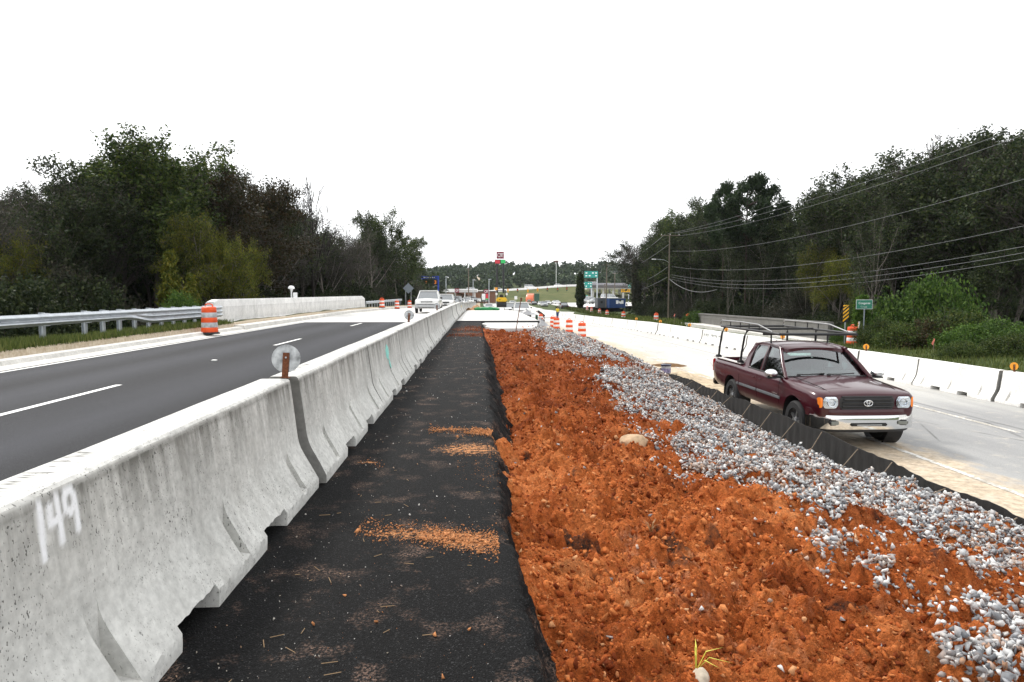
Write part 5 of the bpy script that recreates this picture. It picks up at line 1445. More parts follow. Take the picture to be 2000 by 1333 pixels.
# ================================================================== SIGNS, POLES, FAR THINGS
def text_obj(txt, size, mat, parent, loc, rot=(math.pi / 2, 0, 0), name='lettering', ext=.004, bold=0.0):
    cu = bpy.data.curves.new('txt', 'FONT'); cu.body = txt; cu.size = size; cu.align_x = 'CENTER'; cu.align_y = 'CENTER'; cu.extrude = ext; cu.offset = bold
    o = bpy.data.objects.new('txt', cu); COL.objects.link(o)
    dg = bpy.context.evaluated_depsgraph_get(); me = bpy.data.meshes.new_from_object(o.evaluated_get(dg)); bpy.data.objects.remove(o)
    me.name = name; me.materials.clear(); me.materials.append(mat)
    q = link(name, me, parent, loc); q.rotation_euler = rot; return q
M_GREEN = simple('sign green', (.008, .16, .10), .4, 0, .5, .12)
M_TEALS = simple('highway sign green', (.01, .26, .22), .4, 0, .5, .1)
M_QRED = simple('dark red sign', (.19, .006, .03), .4, 0, .5, .1)
M_POLEW = simple('pole timber', (.15, .125, .10), .85, 0, .2, .3, 9, .3)
M_SIGNBACK = simple('sign back aluminium', (.20, .23, .26), .5, .5, .5)

# creek sign, hazard marker, stakes near the bushes
p = at(1688, 595, 31.5); gz_s = any_ground(p[0], 31.5)
T = thing('creek_sign', 'green road sign reading Congaree Creek on a single post', 'sign', (p[0], 31.5, gz_s), -.05)
h = p[2] - gz_s
MB().box((.03, .03, h / 2 - .1), (.045, .04, h + .2)).build('post', M_SIGNBACK, T)
MB().rbox((0, 0, h), (.80, .012, .46), .02).build('border', M_WHITEM, T); pn = MB().rbox((0, -.006, h), (.77, .012, .43), .02).build('panel', M_GREEN, T)
text_obj('Congaree', .145, M_WHITEM, T, (0, -.016, h + .06)); text_obj('Creek', .125, simple('worn lettering', (.35, .42, .40), .6, var=.5, scale=25), T, (-.02, -.016, h - .12))
p = at(1652, 613, 33.5); gz_s = any_ground(p[0], 33.5); h = p[2] - gz_s
T = thing('hazard_marker', 'tall yellow and black striped marker board beside the old rail', 'sign', (p[0], 33.5, gz_s), -.05)
MB().box((0, .03, h / 2 - .1), (.05, .04, h + .2)).build('post', M_STEEL, T); MB().box((0, 0, h), (.30, .012, .90)).build('panel', M_BLACK, T)
MYEL = simple('hazard yellow', (.80, .42, .01), .4, var=.1)
for k in range(5):
    z0 = -.44 + k * .2
    poly = [(-.148, -.009, z0), (.148, -.009, z0 + .26), (.148, -.009, z0 + .36), (-.148, -.009, z0 + .10)]
    poly = [(x, y, min(.448, max(-.448, z))) for x, y, z in poly]
    MB().add([(x, y, z + h) for x, y, z in poly], [(0, 1, 2, 3)]).build('stripe', MYEL, T)
M_PINK = simple('pink ribbon', (.75, .22, .16), .6)
for px, py, Y, lab in ((1824, 668, 27, 'survey stake with pink ribbon in front of the bushes'), (1318, 616, 62, 'leaning survey stake with pink ribbon left of the old rail')):
    q = at(px, py, Y); zg = any_ground(q[0], Y); T = thing('survey_stake', lab, 'stake', (q[0], Y, zg)); h = q[2] - zg + .15
    MB().box((0, 0, h / 2), (.035, .015, h)).build('stake', M_WOOD, T); MB().add([(0, -.01, h), (.03, -.02, h - .06), (-.06, -.03, h - .30), (-.12, -.02, h - .22)], [(0, 1, 2, 3)]).build('ribbon', M_PINK, T)
T = thing('roadside_post', 'short white and yellow post beside the orange drum', 'post', (at(1677, 640, 34.6)[0], 34.6, any_ground(19.5, 34.6)))
MB().box((0, 0, .5), (.06, .06, 1.4)).build('post', MYEL, T); MB().box((0, -.035, 1.05), (.09, .012, .4)).build('plate', M_WHITEM, T)
# old bridge rail on the right
M_OLDC = concrete_mat('weathered grey concrete', (.17, .165, .155), .9, False, True)
T = thing('old_bridge_rail', 'weathered grey concrete bridge rail behind the white barriers', 'parapet', (20.1, 37, -1.55))
for i, (a, b) in enumerate(((0, 7.8), (7.83, 15.6), (15.63, 23.5))):
    rows = [[(-.15, y, -.3), (-.15, y, h_ - .12), (-.2, y, h_ - .1), (-.2, y, h_), (.2, y, h_), (.2, y, -.3)] for y in np.linspace(a, b, 6) for h_ in (1.32 - .008 * y,)]
    MB().ring_loft(rows).build('panel', M_OLDC, T)
MB().box((-.75, 11.7, .02), (1.3, 24, .5)).build('walkway', M_CURB, T)

# diamond sign seen from behind
p = at(797.5, 563.5, 106); zg = zL(106) + .1
T = thing('diamond_sign', 'diamond road sign seen from its grey back on two posts', 'sign', (p[0], 106, zg)); h = p[2] - zg
MB().prism([(-.86, 0, h), (0, 0, h - .86), (.86, 0, h), (0, 0, h + .86)], (0, -.01, 0), (0, .01, 0)).build('panel', M_SIGNBACK, T)
for s in (-1, 1): MB().box((s * .42, .05, h / 2), (.07, .05, h + .6)).build('post', M_STEEL, T)

# red and white gas station signs
def qt(parent, w, loc):
    MB().rbox((loc[0], loc[1], loc[2]), (w, .5, w * .94), .05).build('panel', M_QRED, parent)
    s = w
    pts = [(loc[0] - .17 * s + .20 * s * math.cos(a), loc[1] - .27, loc[2] + .02 * s + .23 * s * math.sin(a)) for a in np.linspace(0, 2 * math.pi, 22)]
    MB().tube(pts, .040 * s, 6).tube([(loc[0] - .13 * s, loc[1] - .27, loc[2] - .12 * s), (loc[0] + .02 * s, loc[1] - .27, loc[2] - .26 * s)], .045 * s, 6).build('letter_q', M_WHITEM, parent)
    MB().box((loc[0] + .22 * s, loc[1] - .27, loc[2] + .19 * s), (.42 * s, .06, .10 * s)).box((loc[0] + .22 * s, loc[1] - .27, loc[2] - .02 * s), (.10 * s, .06, .42 * s)).build('letter_t', M_WHITEM, parent)
YQ = 300
p0 = at(977, 499, YQ); zg = -2.4
T = thing('tall_sign', 'tall dark red QT sign with red and green price boxes on two posts', 'sign', (p0[0], YQ, zg))
qt(T, 3.35, (0, 0, p0[2] - zg))
zp = at(977, 511.5, YQ)[2] - zg
M_LEDR = NT('red price display').col((.6, .02, .04)).set(.4).m; M_LEDG = NT('green price display').col((.02, .55, .12)).set(.4).m
MB().box((0, .1, zp), (4.9, .5, 1.9)).build('price_box', M_BLACK, T)
MB().box((-1.25, -.18, zp - .1), (2.2, .06, 1.5)).build('red_display', M_LEDR, T); MB().box((1.3, -.18, zp + .05), (2.0, .06, 1.5)).build('green_display', M_LEDG, T)
for s in (-1, 1): MB().cyl((s * 1.45, 0, 0), (s * 1.45, 0, zp - .9), .46, .42, 12).build('post', M_BLACK, T)
p1 = at(949, 570, 215); zg = -2.0
T = thing('monument_sign', 'low red QT sign above white and red price panels by the road', 'sign', (p1[0], 215, zg)); h = p1[2] - zg
qt(T, 1.45, (.1, 0, h)); MB().box((-.75, 0, h - 1.7), (1.1, .3, 2.0)).build('price_panel', M_WHITEM, T); MB().box((.35, 0, h - 1.6), (.8, .3, 1.6)).build('red_panel', M_LEDR, T); MB().box((.35, -.05, h - 2.4), (.7, .3, .35)).build('green_panel', M_LEDG, T)
for s in (-1, 1): MB().box((s * .5, 0, (h - 2.4) / 2), (.2, .2, h - 2.4)).build('post', M_BLACK, T)
# station canopy
pa, pb = at(862, 564, 232), at(933, 572, 232); zg = -2.2
T = thing('station_canopy', 'white gas station canopy with a red QT square beyond the queue', 'canopy', ((pa[0] + pb[0]) / 2, 232, zg)); w = pb[0] - pa[0]; zt = (pa[2] + pb[2]) / 2 - zg
MB().rbox((0, 5, zt), (w, 10, 1.15), .08).build('fascia', M_WHITEM, T); MB().box((0, 5, zt - .62), (w - .4, 9.6, .1)).build('soffit', M_MOULD, T)
MB().box((w * .18, -.03, zt - .1), (w * .6, .04, .7)).build('grey_band', simple('grey fascia band', (.45, .44, .44), .5), T)
qt(T, 1.5, (-.9, .0, zt))
for x in (-.42, -.14, .14, .42):
    for y in (1.5, 8.5): MB().box((x * w, y, zt / 2), (.35, .35, zt)).build('column', M_WHITEM, T)
st_ = thing('store_building', 'low brown store building behind the gas station canopy', 'building', (p1[0] - 9, 250, zg)); MB().box((0, 4, 2), (26, 8, 4.2)).build('wall', simple('brown brick', (.16, .08, .05), .9), st_); MB().box((0, 4, 4.25), (26.6, 8.6, .4)).build('roof', simple('roof trim', (.10, .08, .07), .8), st_)
for k in range(4): MB().box((-9 + k * 6, -.06, 1.5), (3, .08, 2.2)).build('window', M_CARGLASS, st_)
# blue fuel price sign
pc = at(840, 545, 165); zg = -1.6
T = thing('fuel_sign', 'blue fuel sign with orange price digits at the end of the trees', 'sign', (pc[0], 165, zg)); h = pc[2] - zg
MBLU = simple('sign blue', (.015, .05, .38), .4)
MB().rbox((0, 0, h + .3), (4.4, .4, .75), .05).build('panel', MBLU, T); MB().rbox((2.0, 0, h - 2.2), (.35, .38, 5.2), .03).build('blue_post', MBLU, T); MB().box((1.2, -.1, h - .9), (1.3, .3, 1.5)).build('price_box', M_BLACK, T)
for k in range(6): MB().box((-1.5 + k * .52, -.22, h + .3), (.36, .04, .22)).build('white_mark', M_WHITEM, T)
ML = NT('orange digits').col((.9, .25, .02)).set(.4).m
text_obj('3', 1.2, ML, T, (1.3, -.27, h - .9), bold=.03); text_obj('2', .8, ML, T, (-.9, -.27, h - .9), bold=.03)
MB().box((-.2, .1, h - .9), (3.4, .2, 1.6)).build('back_board', simple('dark olive board', (.02, .03, .01), .8), T)
# lamp posts and poles near the station
for px, pyt, Y, lab in ((871, 541, 200, 'leftmost slim lamp post before the station'), (924, 547, 205, 'slim grey lamp post right of the canopy'), (955, 546, 190, 'slim pale lamp post beside the low red sign')):
    q = at(px, pyt, Y); T = thing('lamp_post', lab, 'lamp post', (q[0], Y, -2)); h = q[2] + 2
    MB().cyl((0, 0, 0), (0, 0, h), .14, .09).build('pole', M_STEEL, T); MB().rbox((.25, -.1, h), (.9, .4, .2), .05).build('lamp_head', M_STEEL, T)
def utility_pole(px, pyt, Y, zg, lab, arm=2.4, r=.16, nxl=2):
    q = at(px, pyt, Y); T = thing('utility_pole', lab, 'utility pole', (q[0], Y, zg)); h = q[2] - zg
    MB().cyl((0, 0, -.3), (0, 0, h), r, r * .7, 10).build('pole', M_POLEW, T, None, 40)
    for k in range(nxl):
        MB().box((.1, 0, h - .25 - k * .9), (arm, .12, .12)).build('crossarm', M_POLEW, T)
        for s in (-1, 0, 1): MB().lathe([(0, 0), (.05, .02), (.03, .08), (.055, .12), (0, .16)], 8, (.1 + s * arm * .45, 0, h - .19 - k * .9)).build('insulator', M_WHITEM, T)
    return T, np.array([q[0], Y, q[2]])
utility_pole(915, 524, 210, -2, 'thin dark utility pole behind the queue of cars', 1.8, .2, 1)
POLE_A, TA = utility_pole(1308, 457, 100, zR(100) - .2, 'tall utility pole carrying the wires before the right hand wood', 3.0, .13, 1)
utility_pole(1185, 516, 190, -2.5, 'dark utility pole rising beside the overhead signs', 2.6, .22, 1)
utility_pole(1201, 533, 215, -2.5, 'shorter utility pole with white box near the overpass', 2.0, .18, 1)
utility_pole(1181, 555, 240, -2.5, 'low dark pole in front of the overpass', 1.2, .18, 1)
# the street lamp arm on the main pole
MB().tube([(0, 0, 8.6), (-.9, -.3, 9.0), (-2.2, -.5, 9.1)], .03, 6).build('lamp_arm', M_STEEL, POLE_A); MB().rbox((-2.5, -.55, 9.08), (.7, .25, .12), .04).build('lamp_head', M_WHITEM, POLE_A)
# wires
PB = np.array([29.0, 27.0, 0])
def wire(a, b, sag, r, lab, n=26):
    a = np.array(a, float); b = np.array(b, float)
    pts = [a + (b - a) * t + np.array([0, 0, -sag * 4 * t * (1 - t)]) for t in np.linspace(0, 1, n)]
    me = MB().tube([tuple(p) for p in pts], r, 5).build('power_line', M_WIRE); return tag(me, lab, 'wire', 'overhead wires on the right')
names = ['topmost', 'second', 'third', 'fourth', 'fifth', 'sixth', 'seventh', 'lowest']
starts = [(1305, 457), (1318, 456), (1325, 461), (1312, 491), (1312, 521), (1311, 537), (1310, 541), (1309, 545)]
ends = [(2000, 212), (2000, 236), (2000, 252), (2000, 335), (2000, 424), (2000, 463), (2000, 474), (2000, 485)]
for i, ((sx, sy), (ex, ey)) in enumerate(zip(starts, ends)):
    a = at(sx, sy, 100); b = at(ex, ey, 36.0); d = (b - a); 
    sag = [.8, .9, 1.0, 1.3, 1.5, 1.6, 1.7, 1.8][i]
    # carry on past the frame in the same line
    b2 = a + d * 1.35
    wire(a, b2 + np.array([0, 0, sag * 1.2]), sag * 1.6, .011, '%s overhead wire running from the tall pole over the right hand wood' % names[i], 40)
for i, (sx, sy, ex, ey) in enumerate([(1299, 458, 1185, 520), (1306, 478, 1190, 530), (1304, 522, 1205, 556), (1303, 542, 1190, 568)]):
    a = at(sx, sy, 100); b = at(ex, ey, 190); wire(a, b, 1.4, .03, '%s wire running from the tall pole towards the overpass' % names[i + 0].replace('topmost', 'highest').replace('second', 'next highest').replace('third', 'lower').replace('fourth', 'bottom'))
a = at(1307, 545, 100); b = at(1400, 566, 84)
wire(a, b, 1.0, .03, 'slack loop of cable hanging right of the tall pole')

# dark vine-draped snag at the near end of the right hand wood
# overhead highway signs and overpass
YO = 285
def hw_sign(x0, x1, y0, y1, Y, lab, zg=-2.5):
    a = at(x0, y1, Y); b = at(x1, y0, Y); T = thing('highway_sign', lab, 'sign', ((a[0] + b[0]) / 2, Y, zg)); w = b[0] - a[0]; h0 = a[2] - zg; h1 = b[2] - zg
    MB().box((0, 0, (h0 + h1) / 2), (w, .15, h1 - h0)).build('panel', M_TEALS, T)
    for k in range(2):
        for j in range(4):
            if (j + k) % 4 == 2: continue
            MB().box((-w * .36 + j * w * .24, -.1, h0 + (h1 - h0) * (.3 + .42 * k)), (w * .13, .04, (h1 - h0) * .16)).build('white_mark', M_WHITEM, T)
    MB().cyl((w * .45, .3, 0), (w * .45, .3, h1), .3, .25, 10).build('post', M_STEEL, T)
    return T
hw_sign(1141.5, 1168, 530, 543, 270, 'upper green highway sign with white arrows'); hw_sign(1138, 1156.5, 551, 563, 262, 'lower green highway sign beside the ivy column')
hw_sign(1227, 1238, 554, 563, 275, 'small green highway sign at the edge of the wood'); hw_sign(1140, 1148, 577, 585, 240, 'little green guide sign near the ground')
a = at(1160, 553, YO); b = at(1262, 566, YO); zg = -2.5
T = thing('overpass', 'pale highway overpass on columns beyond the green signs', 'bridge', ((a[0] + b[0]) / 2, YO, zg)); w = b[0] - a[0] + 30; zt = a[2] - zg
MB().box((12, 6, zt - .5), (w, 12, .9)).build('railing', simple('weathered railing', (.33, .32, .35), .8), T); MB().box((12, 6, zt - 1.6), (w, 12.4, 1.0)).build('deck', simple('shaded girder', (.13, .12, .12), .8), T); MB().box((12, 6, zt - 2.45), (w, 11, .6)).build('girder', M_CURB, T)
for k in range(6):
    for y in (2, 10): MB().box((-w / 2 + 15 + k * 4.4, y, (zt - 2.7) / 2), (.8, .8, zt - 2.7)).build('column', M_CURB, T)
a = at(1212, 565, 240); b = at(1231, 572, 240)
T = thing('yellow_sign', 'yellow two-line sign hanging below the overpass', 'sign', ((a[0] + b[0]) / 2, 240, -2.5)); w = b[0] - a[0]; z1 = a[2] + 2.5; z0 = b[2] + 2.5
MB().box((0, 0, (z0 + z1) / 2), (w, .2, z1 - z0)).build('panel', M_BLACK, T)
for k in range(2):
    for j in range(6): MB().box((-w * .4 + j * w * .16, -.12, z0 + (z1 - z0) * (.28 + .46 * k)), (w * .11, .05, (z1 - z0) * .3)).build('yellow_mark', MYEL, T)
MB().cyl((w * .35, .2, 0), (w * .35, .2, z0), .12).build('post', M_STEEL, T)
def hut(x0, x1, y0, y1, Y, lab, mt, name='container', cat='container'):
    a = at(x0, y1, Y); b = at(x1, y0, Y); w = b[0] - a[0]; h = b[2] - a[2] + .8
    T = thing(name, lab, cat, ((a[0] + b[0]) / 2, Y, a[2] - .8))
    MB().box((0, 2, h / 2), (w, 4, h)).build('wall', mt, T); MB().box((0, 2, h + .04), (w + .1, 4.1, .12)).build('roof', M_MOULD, T)
    for k in range(int(w / .5)): MB().box((-w / 2 + .25 + k * .5, -.02, h / 2), (.2, .05, h * .9)).build('rib', mt, T)
    return T, w, h
MCB = simple('container blue', (.01, .04, .14), .5); MCG = simple('shed grey', (.08, .085, .095), .6)
T, w, h = hut(1190, 1222, 583.5, 596, 172, 'dark blue storage container above the grassy bank', MCB)
for k, s_ in enumerate((-.02, .1, .2, .32)): MB().box((w * s_, -.06, h * .62), (.35 if k % 2 else .6, .04, .9 if k != 1 else .4)).build('white_mark', M_WHITEM, T)
T, w, h = hut(1167, 1183, 583, 596, 176, 'grey shed with a dark window above the grassy bank', MCG, 'shed', 'shed')
MB().box((0, -.06, h * .6), (.6, .05, .6)).build('window', M_BLACK, T)
for px, py, Y, lab in ((1150, 588, 185, 'white parked truck behind the ivy column'), (1190, 582, 200, 'white parked van behind the grey shed'), (1163, 588, 182, 'white parked car left of the grey shed')):
    veh('van' if 'car' not in lab else 'sedan', PW, lab, px, Y, .3, at(px, py + 6, Y)[2], group='vehicles parked near the shed')
# burger sign on a thin pale pole, high in the sky
q = at(1086.5, 511, 420); T = thing('pylon_sign', 'small dark sign with thin arches high above the far trees', 'sign', (q[0], 420, 0))
MB().prism([(-1.55, 0, q[2] + .45), (1.55, 0, q[2] + .45), (1.25, 0, q[2] - .65), (-1.25, 0, q[2] - .65)], (0, -.2, 0), (0, .2, 0)).build('panel', simple('sign brown', (.10, .035, .02), .5), T)
for s in (-1, 1): MB().tube([(s * .4 + .38 * math.cos(a), 0, q[2] + .5 + 2.2 * math.sin(a)) for a in np.linspace(0, math.pi, 12)], .07, 6).build('arch', simple('pale yellow', (.75, .62, .25), .5), T)
MB().cyl((0, .3, 0), (0, .3, q[2] - .5), .16).build('pole', M_WHITEM, T)
# traffic signals on a span wire
a = at(940, 562, 240); b = at(1130, 562, 240)
sp = tag(MB().tube([tuple(a + np.array([0, 0, 1.2])), tuple((a + b) / 2 + np.array([0, 0, .9])), tuple(b + np.array([0, 0, 1.2]))], .04, 5).build('span_wire', M_BLACK), 'thin span wire holding the traffic signals', 'wire')
for i, (px, py) in enumerate([(992, 568), (1011, 568), (1031, 569), (1050, 567), (1069, 566), (1089, 566), (1107, 565)]):
    q = at(px, py, 239.6); T = thing('traffic_signal', '%s hanging traffic signal from the left over the far junction' % ordinal(i), 'traffic signal', (q[0], q[1], q[2]), 0, 'traffic signals over the junction')
    MB().rbox((0, 0, 0), (.5, .3, 1.35), .05).build('housing', MYEL if i in (0, 2, 3) else M_BLACK, T); MB().box((0, .05, 1.0), (.06, .06, 1.0)).build('hanger', M_BLACK, T)
    for k in range(3): MB().lathe([(0, 0), (.15, 0), (.13, -.06), (0, -.07)], 12, (0, -.16, .42 - .42 * k), 'y').build('lens', [M_RED_L, M_ORANGE_L, M_GREEN][k], T)
T = thing('orange_sign', 'small orange sign square beside the tall sign posts', 'sign', tuple(at(969, 580, 230) * np.array([1, 1, 0]) + np.array([0, 0, -2.5]))); MB().box((0, 0, at(969, 564.5, 230)[2] + 2.5), (.95, .05, .95)).build('panel', simple('sign orange', (.75, .30, .03), .5), T); MB().cyl((0, .1, 0), (0, .1, at(969, 564.5, 230)[2] + 2.5), .06).build('post', M_STEEL, T)
T = thing('white_sign', 'small white sign board on the grassy embankment', 'sign', tuple(at(1007.5, 590, 245) * np.array([1, 1, 0]) + np.array([0, 0, -2.5]))); MB().box((0, 0, at(1007.5, 582, 245)[2] + 2.5), (1.05, .05, 1.2)).build('panel', M_WHITEM, T); MB().cyl((0, .1, 0), (0, .1, at(1007.5, 582, 245)[2] + 2.5), .06).build('post', M_STEEL, T)

# ---- grassy embankment with the highway on top
M_EMB = NT('mown embankment'); _p = M_EMB.pos(); _n = M_EMB.noise(.12, 5, .6, _p); _f = M_EMB.noise(2.0, 4, .7, _p)
M_EMB.col(M_EMB.mix(.4, M_EMB.ramp(_n, [(.3, (.055, .075, .022)), (.7, (.12, .12, .05))]), M_EMB.ramp(_f, [(.3, .5), (.7, 1.4)]), 'MULTIPLY')).set(.95, 0, .1); M_EMB = M_EMB.m
xs_ = np.linspace(-60, 260, 80); V_ = []
for x in xs_:
    top = float(np.interp(x, [-60, 5, 42, 260], [1.2, 1.9, 4.6, 5.5])); yb = 262 + max(0, x - 40) * .45
    V_ += [(x, yb, -2.7), (x, yb + 8, -2.1), (x, yb + 45, top), (x, yb + 65, top + .05), (x, yb + 110, top - 1.5)]
emb = link('embankment', np_mesh('embankment', np.array(V_), grid_faces(80, 5), M_EMB, True)); tag(emb, kind='structure')
V_ = []
for x in xs_:
    top = float(np.interp(x, [-60, 5, 42, 260], [1.2, 1.9, 4.6, 5.5])) + .12; yb = 262 + max(0, x - 40) * .45
    V_ += [(x, yb + 44, top - .2), (x, yb + 45, top + .75), (x, yb + 45.4, top + .75), (x, yb + 46, top + .02), (x, yb + 64, top + .06)]
hwy = link('highway', np_mesh('highway', np.array(V_), grid_faces(80, 5), M_DECK)); tag(hwy, kind='structure')
for i, x in enumerate((-4, 9, 24, 38, 55)):
    traffic(['van', 'suv', 'van', 'sedan', 'van'][i], PW, ['white van on the embankment highway far left of the lorry', 'white suv on the embankment highway above the roller', 'white van on the embankment highway above the lorry', 'white car on the embankment highway under the dark sign', 'white van on the embankment highway near the ivy column'][i], (x, 320, float(np.interp(x, [-60, 5, 42, 260], [1.2, 1.9, 4.6, 5.5])) + .2), 0, group='vehicles on the embankment highway')

# ---- items beside the slab
tb = []
pts = [at(927 + k * 6.0, 601.5 + [0, 1.2, .4, 1.6, 2.0, 1.0, 2.2, 2.4, 2.2][k], 63.5) for k in range(9)]
o = MB().tube([(p[0], p[1] + .3 * math.sin(k * 1.3), zS(63) + .14) for k, p in enumerate(pts)], [.10, .2, .17, .21, .18, .21, .17, .19, .08], 12).build('filter_tube', simple('green mesh tube', (.015, .23, .07), .5, 0, .4, .3, 8, .4), None, None, 60)
tag(o, 'long bright green filter tube lying at the end of the slab', 'filter tube')
heap((at(932, 600, 66)[0], 66.2, zS(66) - .02), 1.5, 1.0, .55, simple('light soil', (.40, .24, .14), .95, 0, .1, .4, 8, .6), 'light brown soil heap behind the green tube', 21, 'soil_heap')
heap((at(915, 603, 62.8)[0], 62.9, zS(62) - .02), .55, .5, .25, M_SAND2, 'small brown soil heap left of the green tube', 23, 'soil_heap')
# grey plastic sheet and tilted black tray with green stand
def sheet_lump(px, py, Y, rx, ry, h, lab):
    q = at(px, py, Y); return heap((q[0], Y, q[2]), rx, ry, h, simple('grey plastic sheet', (.22, .22, .23), .45, 0, .4, .35, 3, .5), lab, 31, 'plastic_sheet', 'plastic sheet')
sheet_lump(1056, 636, 42, .6, .9, .42, 'crumpled grey plastic sheet at the corner of the slab')
sheet_lump(1028, 614, 58, .9, 1.2, .4, 'small crumpled grey sheet beside the slab in the distance')
q = at(1055, 622, 78); T = thing('mortar_tray', 'tilted black tray on a green stand beside the drums', 'mixer', (q[0], 78, zR(78)))
h = at(1055, 613, 78)[2] - zR(78)
MB().rbox((.1, 0, h), (1.0, .9, .28), .05, (0, .65, 0)).build('tray', M_BLACK, T); MB().rbox((-.42, 0, (h - .15) / 2), (.26, .5, h - .15), .03).build('stand', simple('dark green paint', (.01, .06, .03), .5), T)
MB().tube([(-.5, -.4, h + .3), (.1, -.45, h - .05), (.55, -.4, h - .55), (.3, -.4, 0)], .03, 6).build('frame_rail', simple('red frame', (.25, .03, .03), .5), T); MB().tube([(-.5, .4, h + .3), (.1, .45, h - .05), (.55, .4, h - .55), (.3, .4, 0)], .03, 6).build('frame_rail', simple('red frame', (.25, .03, .03), .5), T)
MB().lathe([(0, -.06), (.2, -.06), (.2, .06), (0, .06)], 14, (.35, 0, .2), 'y').build('wheel', M_RUBBER, T)

# ---- the worker
def skin_mesh(joints, edges, radii, mat, sub=2, root=0, name='body'):
    me = bpy.data.meshes.new(name); me.from_pydata(joints, edges, []); o = link(name, me)
    m1 = o.modifiers.new('skin', 'SKIN'); m1.use_smooth_shade = True
    for i, r in enumerate(radii): me.skin_vertices[0].data[i].radius = (r, r) if not isinstance(r, tuple) else r
    me.skin_vertices[0].data[root].use_root = True
    m2 = o.modifiers.new('sub', 'SUBSURF'); m2.levels = sub; m2.render_levels = sub
    dg = bpy.context.evaluated_depsgraph_get(); dg.update(); out = bpy.data.meshes.new_from_object(o.evaluated_get(dg)); bpy.data.objects.remove(o)
    out.name = name; out.materials.clear(); out.materials.append(mat); return out
def worker(px, Y):
    x = at(px, 610, Y)[0]; T = thing('person', 'worker in yellow vest, blue trousers and dark cap standing on the pale road', 'person', (x, Y, zR(Y)), .5)
    Mskin = simple('skin', (.32, .18, .12), .6); Mv = simple('hi-vis vest', (.80, .62, .03), .6); Mj = simple('blue jeans', (.02, .05, .13), .8); Mb = simple('dark boots', (.02, .02, .02), .7)
    J = [(0, 0, .95), (0, 0, 1.12), (0, .0, 1.30), (0, .01, 1.45), (0, .01, 1.53), (0, .0, 1.60), (0, -.01, 1.70),
         (-.10, 0, .92), (-.12, -.02, .50), (-.13, 0, .10), (-.13, -.12, .05), (.10, 0, .92), (.13, .06, .50), (.15, .10, .10), (.15, -.02, .05),
         (-.19, .01, 1.43), (-.26, .02, 1.17), (-.22, -.16, .98), (-.20, -.23, .93), (.19, .01, 1.43), (.27, .03, 1.16), (.24, -.14, .97), (.22, -.22, .92),
         (-.19, -.27, .87), (-.22, -.26, .86), (-.165, -.26, .88), (.21, -.26, .86), (.235, -.25, .86), (.18, -.25, .87)]
    E = [(0, 1), (1, 2), (2, 3), (3, 4), (4, 5), (5, 6), (0, 7), (7, 8), (8, 9), (9, 10), (0, 11), (11, 12), (12, 13), (13, 14), (3, 15), (15, 16), (16, 17), (17, 18), (3, 19), (19, 20), (20, 21), (21, 22), (18, 23), (18, 24), (18, 25), (22, 26), (22, 27), (22, 28)]
    Rr = [(.15, .11), (.145, .10), (.165, .11), (.13, .09), .055, .085, .085, .095, .065, .045, .04, .095, .065, .045, .04, .06, .045, .035, .03, .06, .045, .035, .03, .011, .010, .010, .011, .010, .010]
    link('body', skin_mesh(J, E, Rr, Mskin), T)
    link('trousers', skin_mesh([J[0], J[7], J[8], J[9], J[11], J[12], J[13]], [(0, 1), (1, 2), (2, 3), (0, 4), (4, 5), (5, 6)], [(.165, .125), .11, .085, .075, .11, .085, .075], Mj), T)
    link('vest', skin_mesh([(0, 0, .98), J[1], J[2], (0, .01, 1.46), (-.17, .01, 1.44), (.17, .01, 1.44), (-.25, .02, 1.2), (.25, .02, 1.2)], [(0, 1), (1, 2), (2, 3), (3, 4), (3, 5), (4, 6), (5, 7)], [(.175, .135), (.17, .125), (.19, .135), (.12, .10), .085, .085, .062, .062], Mv), T)
    MB().lathe([(0, 1.83), (.06, 1.82), (.10, 1.78), (.112, 1.72), (.10, 1.715), (0, 1.73)], 16, (0, 0, 0)).rbox((0, -.13, 1.725), (.14, .12, .015), .006).build('cap', M_BLACK, T, None, 40)
    for s, q in ((-1, J[10]), (1, J[14])): MB().rbox((q[0], q[1] + .02, .05), (.10, .27, .10), .03).build('boot', Mb, T, None, 40)
    MB().lathe([(0, -.012), (.02, -.01), (.02, .01), (0, .012)], 8, (0, -.093, 1.655), 'y').build('nose', Mskin, T)
    return T
worker(1089, 93)
# ================================================================== TREES AND PLANTS
def bark_mat(name, c):
    t = NT(name); n = t.noise(3, 5, .7, t.mapped((4, 4, .8))); r = t.rand()
    t.col(t.mix(.5, t.ramp(n, [(.3, tuple(k * .6 for k in c)), (.7, tuple(k * 1.35 for k in c))]), t.ramp(r, [(0, .6), (1, 1.2)]), 'MULTIPLY')).set(.9, 0, .15).bump(n, .5, .03); return t.m
def leaf_mat(name, cols, trans=.25):
    t = NT(name); r = t.island(); o = t.rand()
    c = t.ramp(r, [(i / (len(cols) - 1), k) for i, k in enumerate(cols)])
    c = t.mix(.75, c, t.ramp(o, [(0, .62), (.5, .95), (1, 1.3)]), 'MULTIPLY')
    t.col(c).set(.65, 0, .2)
    tr = t.new('ShaderNodeBsdfTranslucent'); t.L(c, tr.inputs['Color']); mx = t.new('ShaderNodeMixShader'); mx.inputs['Fac'].default_value = trans
    t.L(t.p.outputs[0], mx.inputs[1]); t.L(tr.outputs[0], mx.inputs[2]); t.L(mx.outputs[0], t.out.inputs['Surface']); return t.m
M_BARK = bark_mat('grey bark', (.075, .064, .057)); M_BARKL = bark_mat('pale trunk bark', (.17, .15, .13)); M_TWIG = bark_mat('twig bark', (.078, .066, .062)); M_BARKP = bark_mat('pine bark', (.06, .045, .038))
L_GREEN = leaf_mat('green leaves', [(.016, .030, .008), (.034, .060, .013), (.062, .092, .019), (.10, .115, .026)])
